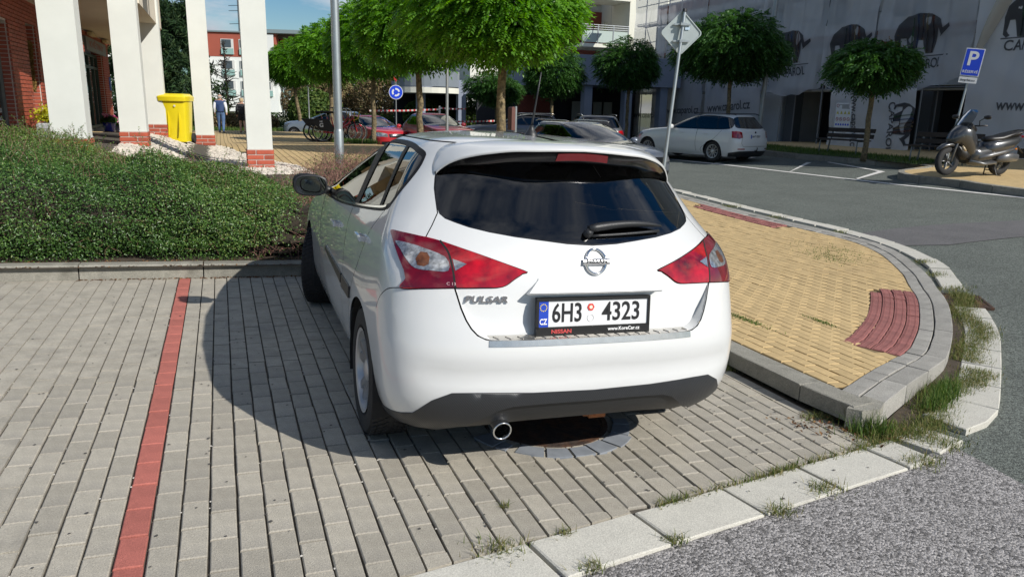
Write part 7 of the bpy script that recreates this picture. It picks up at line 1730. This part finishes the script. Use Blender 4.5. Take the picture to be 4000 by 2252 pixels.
EL = [(-1.0, -.62), (-.86, -.74), (-.72, -.66), (-.80, -.60), (-.88, -.50), (-.82, -.1), (-.62, -.1), (-.48, -.72), (-.16, -.74), (-.10, -.22), (.10, -.24), (.20, -.72), (.52, -.72), (.60, -.2), (.66, .15), (.80, -.10), (.76, -.18), (1.02, -.02), (1.24, .12), (1.16, .26), (.90, .12), (.74, .42), (.40, .66), (-.1, .74), (-.62, .68), (-.90, .40), (-1.02, 0.0)]
def elephant(t, f, yc, zc, sc, rot):
    c_, q_ = math.cos(rot), math.sin(rot)
    def pt(x, z, h): a, b_ = x*c_-z*q_, x*q_+z*c_; return f(yc-a*sc, zc+b_*sc, h)
    P = dense(EL, .12); r_ = delaunay_2d_cdt([Vector(p) for p in P], [], [list(range(len(P)))], 1, 1e-5)
    e_ = mesh_obj('elephant_print', [pt(v.x, v.y, .02) for v in r_[0]], [tuple(x) for x in r_[2]], INK, t)
    for i, x0 in enumerate((-.38, -.18, .02, .22, .42)):
        b = MB(); w_ = .065; zs = np.linspace(.70 if abs(x0) < .3 else .6, -.70 if i in (0, 1, 3, 4) else -.22, 8); b.add([q for z in zs for q in (pt(x0+.02*z, z, .03), pt(x0+w_+.02*z, z, .03))], [(2*j, 2*j+1, 2*j+3, 2*j+2) for j in range(7)]); b.build('stripe', INKS[i], e_)
W = 'www.caparol.cz'
net('scaffold_net', 23.0, 27.4, .2, 8.7, NET, 1, 'grey printed net behind the white estate car, reaching the ground', .05, prints=[('text', W, 25.1, 1.85, .62, 3.3, R(4)), ('text', 'CAPAROL', 25.3, 3.9, .7, 3.0, 0)], skew=-.4)
net('scaffold_net', 27.5, 31.2, .1, 8.7, NET, 2, 'narrow grey printed net left of the diamond sign pole', .05, prints=[('text', W, 29.2, 1.62, .55, 3.0, R(2)), ('text', 'OF SURFACE', 29.4, 8.1, .8, 3.4, 0), ('text', 'CAPAROL', 29.3, 4.2, .6, 2.6, 0)])
net('scaffold_net', 31.3, 35.0, 0, 8.7, NET, 3, 'grey printed net at the left end of the scaffold', .05, prints=[('text', W, 33.0, 1.3, .5, 3.0, R(1)), ('text', 'POWER', 33.2, 8.2, .8, 2.6, 0), ('elephant', 33.4, 4.9, .9, 0), ('text', 'CAPAROL', 33.2, 3.6, .5, 2.2, 0)])
net('scaffold_net', 18.9, 23.0, 2.72, 9.2, NET, 4, 'hanging net with an elephant print above the white estate car', .09, .35, prints=[('elephant', 20.9, 4.45, .98, R(2)), ('line', 22.0, 3.62, 19.7, 3.70), ('text', 'CAPAROL', 20.9, 3.36, .50, 1.9, R(3))])
net('scaffold_net', 16.2, 18.9, 2.85, 9.2, NET, 5, 'hanging net with an elephant print behind the small ragged tree', .10, .30, prints=[('elephant', 17.5, 4.45, .92, R(2)), ('line', 18.6, 3.60, 16.5, 3.66), ('text', 'CAPAROL', 17.5, 3.38, .48, 1.8, R(3))])
net('scaffold_net', 12.1, 16.2, 2.80, 9.2, NET, 6, 'hanging net with a large elephant print left of the parking sign', .11, .25, prints=[('elephant', 14.2, 4.5, .98, R(2)), ('line', 15.3, 3.66, 12.9, 3.72), ('text', 'CAPAROL', 14.1, 3.42, .48, 1.9, R(3))], slant=-.3)
net('scaffold_net', 5.0, 12.0, .15, 9.2, NETW, 7, 'pale printed sheet behind the parking sign and scooter', .06, prints=[('text', W, 9.45, 1.98, .50, 2.9, R(-1)), ('elephant', 10.2, 4.75, .85, 0), ('line', 11.1, 4.10, 9.0, 4.10), ('text', 'CAPAROL', 10.0, 3.86, .46, 1.9, 0)])
sht = net('scaffold_net', 14.0, 18.2, .32, 2.58, NETW, 8, 'white sheet with sideways lettering hung across the dark arcade', .08, prints=[('text', W, 16.75, 1.35, .42, 2.3, R(-84)), ('text', 'CAPAROL', 15.05, 1.15, .42, 1.9, R(-84)), ('line', 14.75, 2.2, 14.9, .4), ('elephant', 13.9+.5, 1.35, .72, R(-82))], sag=.06)
# pale torn sheet edge flapping at the top right
b = MB(); vs = []
for j in range(13):
    z = 3.4+j*.45; yb = 11.9-.12*j; 
    for i in range(7): a = i/6; vs.append((-.15-.35*math.sin(a*3.1)*(.4+.6*math.sin(j*.5)), yb-1.3*a*(j/12)**.8-20, z-.1))
b.add(vs, [(j*7+i, j*7+i+1, j*7+8+i, j*7+7+i) for j in range(12) for i in range(6)]); fl = empty('loose_sheet', (SCX, 20, .1), 0, 'loose pale sheet flapping above the parking sign', 'sheet'); b.build('cloth', net_mat('thin_pale_sheet', (.62, .58, .50), .75), fl, True)
# safety notice on the sheet
sn = empty('safety_notice', (SCX-.16, 17.35, .75), 0, 'white safety notice with warning symbols on the hung sheet', 'notice')
def np_(y, z, h=0.0): return (-h, -y, z)
def nrect(nm, y0, y1, z0, z1, h, m, par=sn): return mesh_obj(nm, [np_(y0, z0, h), np_(y1, z0, h), np_(y1, z1, h), np_(y0, z1, h)], [(0, 1, 2, 3)], m, par)
MB().box((.005, 0, .65), (.008, .86, 1.32)).build('board', M_SW, sn)
for i in range(4):
    yy = -.30+i*.2; b = MB(); b.add([np_(yy-.07, .86, .003), np_(yy+.07, .86, .003), np_(yy, .99, .003)], [(0, 1, 2)]); b.build('warning_symbol', mat('warning_yellow', (.55, .50, .06), .6), sn); b = MB(); b.tube([np_(yy+.065*math.cos(R(30*q)), .66+.065*math.sin(R(30*q)), .003) for q in range(12)], .009, 4, closed=True); b.tube([np_(yy-.045, .705, .003), np_(yy+.045, .615, .003)], .008, 4); b.build('ban_symbol', mat('ban_red', (.35, .05, .05), .6), sn)
for i in range(6): b = MB(); b.add([np_(-.32+i*.128+.045*math.cos(R(45*q)), .44+.045*math.sin(R(45*q)), .003) for q in range(8)], [tuple(range(8))]); b.build('duty_symbol', pb_, sn)
for i in range(5): nrect('text_line', -.1 if i else -.25, .36-.05*(i % 3), 1.22-i*.035, 1.235-i*.035, .003, pk); nrect('text_line', -.3, .25-.06*(i % 2), .30-i*.045, .312-i*.045, .003, pk)
b = MB(); b.tube([np_(-.32+.06*math.cos(R(30*q)), 1.19+.06*math.sin(R(30*q)), .003) for q in range(12)], .012, 4, closed=True); b.build('stop_symbol', mat('ban_red'), sn)
# ---------------------------------------------------------------- pale block with brick loggias
pb2 = empty('apartment_block', (20, 42, 0), 0, 'pale apartment block with brick loggias and glass balconies behind the trees', 'building')
M_CREAM = mat('cream_render', (.66, .66, .58), .9, var=.05, vscale=1, bump=.2, bscale=60); M_BLU = mat('blue_grey_concrete', (.22, .25, .32), .85, var=.08, vscale=1); M_DK = mat('dark_recess', (.025, .025, .03), .9)
def bp3(x, y, z): return (x-20, y-42, z)
b = MB(); b.box(bp3(28.0, 43.9, 9.3), (4.6, 12, 13.0)); b.box(bp3(21.0, 46.5, 9.3), (9.6, 9.0, 13.0)); b.build('wall', M_CREAM, pb2)
for i, z in enumerate((3.0, 5.55, 8.45, 11.35)):
    if i: MB().box(bp3(23.95, 38.9, z), (3.5, 2.4, .22)).build('balcony_slab', M_CREAM, pb2)
    lg = MB().box(bp3(23.9, 41.9, z+1.35), (3.6, .2, 2.4)).build('brick_loggia', mat('loggia_brick', (.22, .055, .035), .8, var=.2, vscale=6, bump=.4, bscale=30), pb2)
    if i:
        rl = MB()
        for x in np.linspace(22.3, 25.6, 4): rl.cyl(bp3(x, 37.75, z+.1), bp3(x, 37.75, z+1.25), .035, n=6)
        for zz in (z+1.25, z+1.12, z+.99): rl.cyl(bp3(22.25, 37.75, zz), bp3(25.65, 37.75, zz), .022, n=6)
        ro = rl.build('balcony_rail', mat('pale_rail', (.45, .48, .50), .5, .4), pb2)
        for x in (22.85, 23.95, 25.05): MB().box(bp3(x, 37.77, z+.55), (1.0, .03, .72)).build('glass_panel', mat('frosted_glass', (.42, .50, .47), .3), ro)
MB().cyl(bp3(25.75, 40.4, 2.5), bp3(25.75, 40.4, 14), .06, n=8).build('downpipe', M_GALVD, pb2)
pt_ = empty('balcony_plant', (24.3, 38.6, 5.66), 0, 'spiky green plant standing on the balcony', 'plant'); n = 60; a = rng.random(n)*6.28; o = blades('foliage', np.stack([.03*np.cos(a), .03*np.sin(a), np.full(n, .5)], -1), .9, attr_mat('yucca_leaf', [(.10, .14, .02), (.20, .22, .04)]), pt_, rng, .03, 1.1); MB().lathe([(.12, 0), (.16, .4), (.17, .42), (.03, .42), (.03, .6)], n=12, cap0=True).build('pot', mat('clay_pot', (.30, .14, .08), .8), pt_)
# low wing with arcade and curved balcony
lw = empty('arcade_wing', (17, 34, 0), 0, 'low blue-grey wing with parapet and dark shop arcade', 'building')
def lp3(x, y, z): return (x-17, y-34, z)
MB().box(lp3(20.3, 33.0, 3.55), (7.6, 8.0, 1.5)).build('parapet', M_BLU, lw); MB().box(lp3(20.2, 28.96, 3.85), (1.3, .05, .55)).build('parapet_window', mat('lit_window_band', (.48, .40, .38), .6), lw)
MB().box(lp3(14.6, 38.5, 2.65), (7.6, 6.0, .75)).build('slab_edge', M_BLU, lw)
MB().box(lp3(19.5, 34.5, 1.3), (10.6, .2, 3.2)).build('shop_back', M_DK, lw); MB().box(lp3(13.2, 41.5, 1.2), (4.5, .2, 2.6)).build('shop_back', M_DK, lw)
for x in (11.2, 13.6, 16.2, 18.6, 21.0, 23.2): MB().box(lp3(x, 35.6 if x < 17 else 29.4, 1.3), (.45, .45, 3.2)).build('column', M_BLU, lw)
MB().box(lp3(17.6, 34.2, 1.1), (2.0, .1, 2.4)).build('brick_bay', mat('loggia_brick'), lw)
for x in (20.2, 20.9, 21.6, 22.3): MB().box(lp3(x, 33.9, 1.25), (.55, .06, 1.5)).build('shop_pane', mat('pale_reflecting_pane', (.30, .31, .28), .15), lw)
cb = MB(); arc = [(11.7+1.9*math.cos(R(a)), 36.2-1.9*math.sin(R(a))) for a in range(0, 181, 12)]; cb.prism([(x-17, y-34) for x, y in arc]+[(9.8-17, 37-34)], 2.25, 2.55); cbo = cb.build('balcony', M_CREAM, lw)
b = MB(); b.add([q for x, y in arc for q in (lp3(x, y, 2.6), lp3(x, y, 3.45))], [(2*i, 2*i+1, 2*i+3, 2*i+2) for i in range(len(arc)-1)]); b.build('balustrade', mat('grey_glass', (.20, .23, .26), .3), cbo)
b = MB(); b.tube([lp3(x, y, 3.6) for x, y in arc], .03, 6); b.build('handrail', M_GALVD, cbo, True)
# ---------------------------------------------------------------- red and white block far behind the pillars
rb = empty('apartment_block', (3, 112, 0), R(-16), 'red and white apartment block with glass balustrades far behind the pillars', 'building')
M_RREND = mat('red_brown_render', (.34, .085, .055), .85, var=.06, vscale=.6); M_WREND = mat('bright_white_render', (.74, .76, .74), .85, var=.04, vscale=.5); M_ZINC = mat('zinc_roof', (.24, .30, .32), .5, .3); G_TEAL = mat('teal_glass', (.26, .42, .40), .15); M_WD = mat('window_dark', (.06, .08, .10), .12)
def far_block(root, x0, x1, y, zt, cols, bal=(), setb=0.0):
    MB().box(((x0+x1)/2, y+5, (7.7+zt)/2), (x1-x0, 10, zt-7.7)).build('upper_wall', M_RREND, root); MB().box(((x0+x1)/2, y+5.05, 3.6), (x1-x0, 10, 8.2)).build('lower_wall', M_WREND, root); MB().box(((x0+x1)/2, y+5, zt+.1), (x1-x0+.5, 10.5, .2)).build('roof', M_ZINC, root)
    for cx in cols:
        for zz0 in (8.0, 5.1, 2.3):
            w_ = MB().box((cx, y-.03, zz0+1.05), (1.75, .10, 2.1)).build('window', M_FW, root); MB().box((cx-.1, y-.10, zz0+1.50), (1.3, .06, 1.05)).build('pane', M_WD, w_); MB().box((cx, y-.18, zz0+.40), (1.7, .05, .80)).build('balustrade', G_TEAL, w_)
    for cx in bal:
        for zz0 in (7.6, 4.8, 2.0):
            d = MB().box((cx, y-.04, zz0+1.3), (3.0, .10, 2.3)).build('loggia', M_WD, root); MB().box((cx, y-.9, zz0), (3.3, 1.7, .18)).build('slab', M_WREND, d); MB().box((cx, y-1.72, zz0+.65), (3.3, .05, .95)).build('balustrade', G_TEAL, d)
            MB().box((cx-.7, y-.10, zz0+1.3), (.9, .05, 2.0)).build('curtain', mat('pale_curtain', (.50, .55, .52), .8), d)
far_block(rb, -3.6, 6.2, -1.0, 11.0, (-.6, 1.9, 4.6)); far_block(rb, -22, -3.8, -1.6, 10.6, (-18, -15), (-11.0, -6.0)); far_block(rb, 6.4, 22, 1.0, 10.6, (12, 17), (8.4, 14.5))
MB().box((-9.6, 1.0, 12.2), (8.5, 9, .5), rot=Matrix.Rotation(R(5), 3, 'Y')).build('canted_roof', M_ZINC, rb); MB().box((-9.6, 2.0, 11.2), (7.0, 6, 1.6)).build('penthouse', mat('dark_brown_wall', (.10, .07, .055), .8), rb); MB().box((12.5, 3.0, 11.3), (16, 9, .5)).build('canted_roof', M_ZINC, rb); MB().box((12.5, 3.2, 10.9), (14, 6, .9)).build('penthouse', mat('dark_brown_wall'), rb)
MB().box((4.6, -1.2, 9.2), (2.6, .12, 3.4)).build('roller_shutter', mat('white_shutter', (.70, .71, .70), .6), rb); MB().box((-4.4, -2.2, 10.0), (1.3, .9, 1.0)).build('air_conditioner', mat('pale_unit', (.5, .5, .48), .6), rb)
ae = MB(); ae.cyl((.4, 2, 11), (.4, 2, 16.6), .06, n=6)
for z in (15.8, 14.9, 14.2, 12.4): ae.cyl((-.9, 2, z), (1.5, 2, z+.15), .04, n=5)
ae.build('aerial', M_PLAST, rb); ae = MB(); ae.lathe([(0, 0), (.4, -.05), (.62, -.15)], c=(1.5, 1.6, 12.0), n=16, axis='Y'); ae.build('satellite_dish', M_WREND, rb)
# ---------------------------------------------------------------- background vegetation
M_PINE = attr_mat('pine_needle', [(.012, .030, .014), (.022, .055, .022), (.040, .085, .03), (.07, .11, .04)], .6, .2, .15); M_BUSH = attr_mat('bush_leaf', [(.025, .055, .012), (.05, .10, .02), (.09, .15, .03), (.15, .19, .05)], .6, .25, .25); M_DRYB = attr_mat('dry_bush_leaf', [(.10, .07, .035), (.18, .13, .07), (.26, .20, .11), (.14, .15, .05)], .7, .2, .2); M_WILL = attr_mat('willow_leaf', [(.07, .10, .02), (.13, .17, .04), (.20, .23, .06)], .6, .25, .3)
def blob(name, loc, rx, ry, h, n, size, m, label, cat, group, seed, shape='bush', asp=.5):
    t = empty(name, loc, 0, label, cat, group); r_ = np.random.default_rng(seed); v = r_.normal(size=(n, 3)); v /= np.linalg.norm(v, axis=1)[:, None]
    lump = 1+sum(a*np.exp(k*(v@d-1)) for d, a, k in [(q/np.linalg.norm(q), r_.uniform(-.15, .30), r_.uniform(3, 9)) for q in r_.normal(size=(14, 3))])
    P = v*np.array([rx, ry, h*.55])*(lump*(1-.5*r_.random(n)**2))[:, None]; P[:, 2] = np.abs(P[:, 2]+h*.5)
    if shape == 'pine':
        u_ = r_.random(n)**.8; lay = np.floor(u_*7)/7+.02*r_.normal(size=n); a = r_.random(n)*6.28; rad = rx*(1-lay*.75)*(.35+.65*r_.random(n))*(1+.35*np.sin(a*3+lay*17)); P = np.stack([rad*np.cos(a), rad*np.sin(a), h*(.12+.88*lay)+.25*rad*np.sin(a*2+lay*9)+r_.normal(0, .15, n)], -1); v = np.stack([np.cos(a), np.sin(a), np.full(n, .5)], -1)
    if shape == 'willow':
        a = r_.random(n)*6.28; rad = rx*np.sqrt(r_.random(n)); strand = r_.integers(0, 60, n); a = strand/60*6.28+r_.normal(0, .05, n); rad = rx*(.5+.5*((strand*7) % 13)/13); P = np.stack([rad*np.cos(a), rad*np.sin(a)*ry/rx, h*(1-.25*(rad/rx)**2)*(r_.random(n)**.8)], -1); v = np.stack([np.cos(a), np.sin(a), np.zeros(n)], -1)
    b = MB(); b.tube([(0, 0, -.2), (.03, 0, h*.4), (0, .03, h*.8)], [max(.04, rx*.07), max(.03, rx*.05), .02], 7)
    if shape == 'pine':
        for k in range(16): a = k*2.4; z = h*(.15+.7*k/16); b.tube([(0, 0, z), (rx*.8*(1-k/22)*math.cos(a), rx*.8*(1-k/22)*math.sin(a), z+.25)], [.04, .01], 4)
    b.build('trunk', M_BARK, t, True); o = leaves('crown', P, v, size, m, t, r_, .8, asp); o['kind'] = 'stuff'; return t
blob('pine_tree', (-2.9, 34, .1), 2.3, 2.3, 7.2, 15000, .34, M_PINE, 'tall dark pine between the brick pier and the canopy pillar', 'tree', 'pines behind the plaza', 1, 'pine', .14); blob('pine_tree', (-1.55, 41, .1), 2.3, 2.3, 7.2, 13000, .36, M_PINE, 'dark pine right above the yellow bin', 'tree', 'pines behind the plaza', 2, 'pine', .14)
blob('pine_tree', (-8.2, 42, .1), 3, 3, 8.5, 8000, .38, M_PINE, 'pine seen beside the shop door', 'tree', 'pines behind the plaza', 7, 'pine', .14)
dt = empty('bare_conifer', (.95, 44, .1), 0, 'nearly bare dark conifer behind the walking people', 'tree'); b = MB(); b.tube([(0, 0, 0), (.05, 0, 2), (0, 0, 5.1)], [.12, .08, .02], 6); r_ = random.Random(4)
for k in range(120):
    z = .4+4.6*(k/120); L = (1.55*(1-z/5.6))*r_.uniform(.5, 1.15); a = r_.uniform(0, 6.28); p = [(0, 0, z)]
    for q in range(1, 5): p.append((L*q/4*math.cos(a+r_.uniform(-.3, .3)), L*q/4*math.sin(a+r_.uniform(-.3, .3)), z+L*.22*q/4+r_.uniform(-.08, .1)))
    b.tube(p, [.03, .028, .022, .02, .012], 4)
b.build('branches', mat('blackish_bark', (.030, .026, .020), .95), dt)
for i, (x, y, rx, h, m, lab) in enumerate(((-.6, 40, 1.6, 1.9, M_BUSH, 'green bush behind the balding person'), (1.9, 36.5, 1.5, 1.0, M_DRYB, 'low purplish bare bush behind the walking people'), (7.4, 50, 2.6, 3.4, M_DRYB, 'pale dry bush left of the bicycles'), (9.6, 52, 2.6, 4.2, M_BUSH, 'green bush above the pale car'), (11.9, 47, 2.6, 4.0, M_DRYB, 'brown dry bush behind the roundabout sign'), (6.2, 44, 1.6, 2.2, M_BUSH, 'green bush right of the leaning tree trunk'), (14.6, 51, 2.8, 3.6, M_BUSH, 'green bush under the curved balcony'), (17.6, 46, 2.2, 3.0, M_BUSH, 'green bush behind the arcade columns'), (12.9, 40.5, 1.6, 2.0, M_BUSH, 'leafy bush behind the dark red car'))):
    blob('bush', (x, y, -.1), rx, rx*.8, h, 9000, .20, m, lab, 'bush', 'bushes across the street', 20+i)
blob('willow_tree', (13.2, 44, -.2), 2.0, 1.6, 4.4, 9000, .20, M_WILL, 'yellow-green weeping willow under the curved balcony', 'tree', None, 40, 'willow', .16); blob('willow_tree', (17.0, 52, -.2), 2.8, 2, 4.6, 8000, .22, M_WILL, 'weeping willow seen between the arcade columns', 'tree', None, 41, 'willow', .16)
lh = empty('clipped_hedge', (6, 45, -.1), R(-12), 'long low dark clipped hedge across the street', 'hedge'); n = 14000; P = np.stack([rng.uniform(-12, 8, n), rng.uniform(-.6, .6, n), rng.uniform(0, 1.0, n)], -1); o = leaves('foliage', P, np.stack([np.zeros(n), -np.ones(n), np.ones(n)], -1), .12, M_BUSH, lh, rng, .8, .6, np.clip(rng.normal(.25, .2, n), 0, 1)); o['kind'] = 'stuff'
o = blades('far_verge', np.array([(x, y, pz(x, y) if y < 36 else .05) for x, y in [(rng.uniform(-3, 5.2), rng.uniform(33.5, 36.5)) for _ in range(7000)]]+[(x, y, pz(x, y)) for x, y in [(rng.uniform(4.3, 5.2), rng.uniform(17, 33.5)) for _ in range(6000)]]), .16, M_GRASSG, None, rng, .012, .9); tag(o, 'grass strip between the ochre plaza and the street', 'grass', kind='stuff')
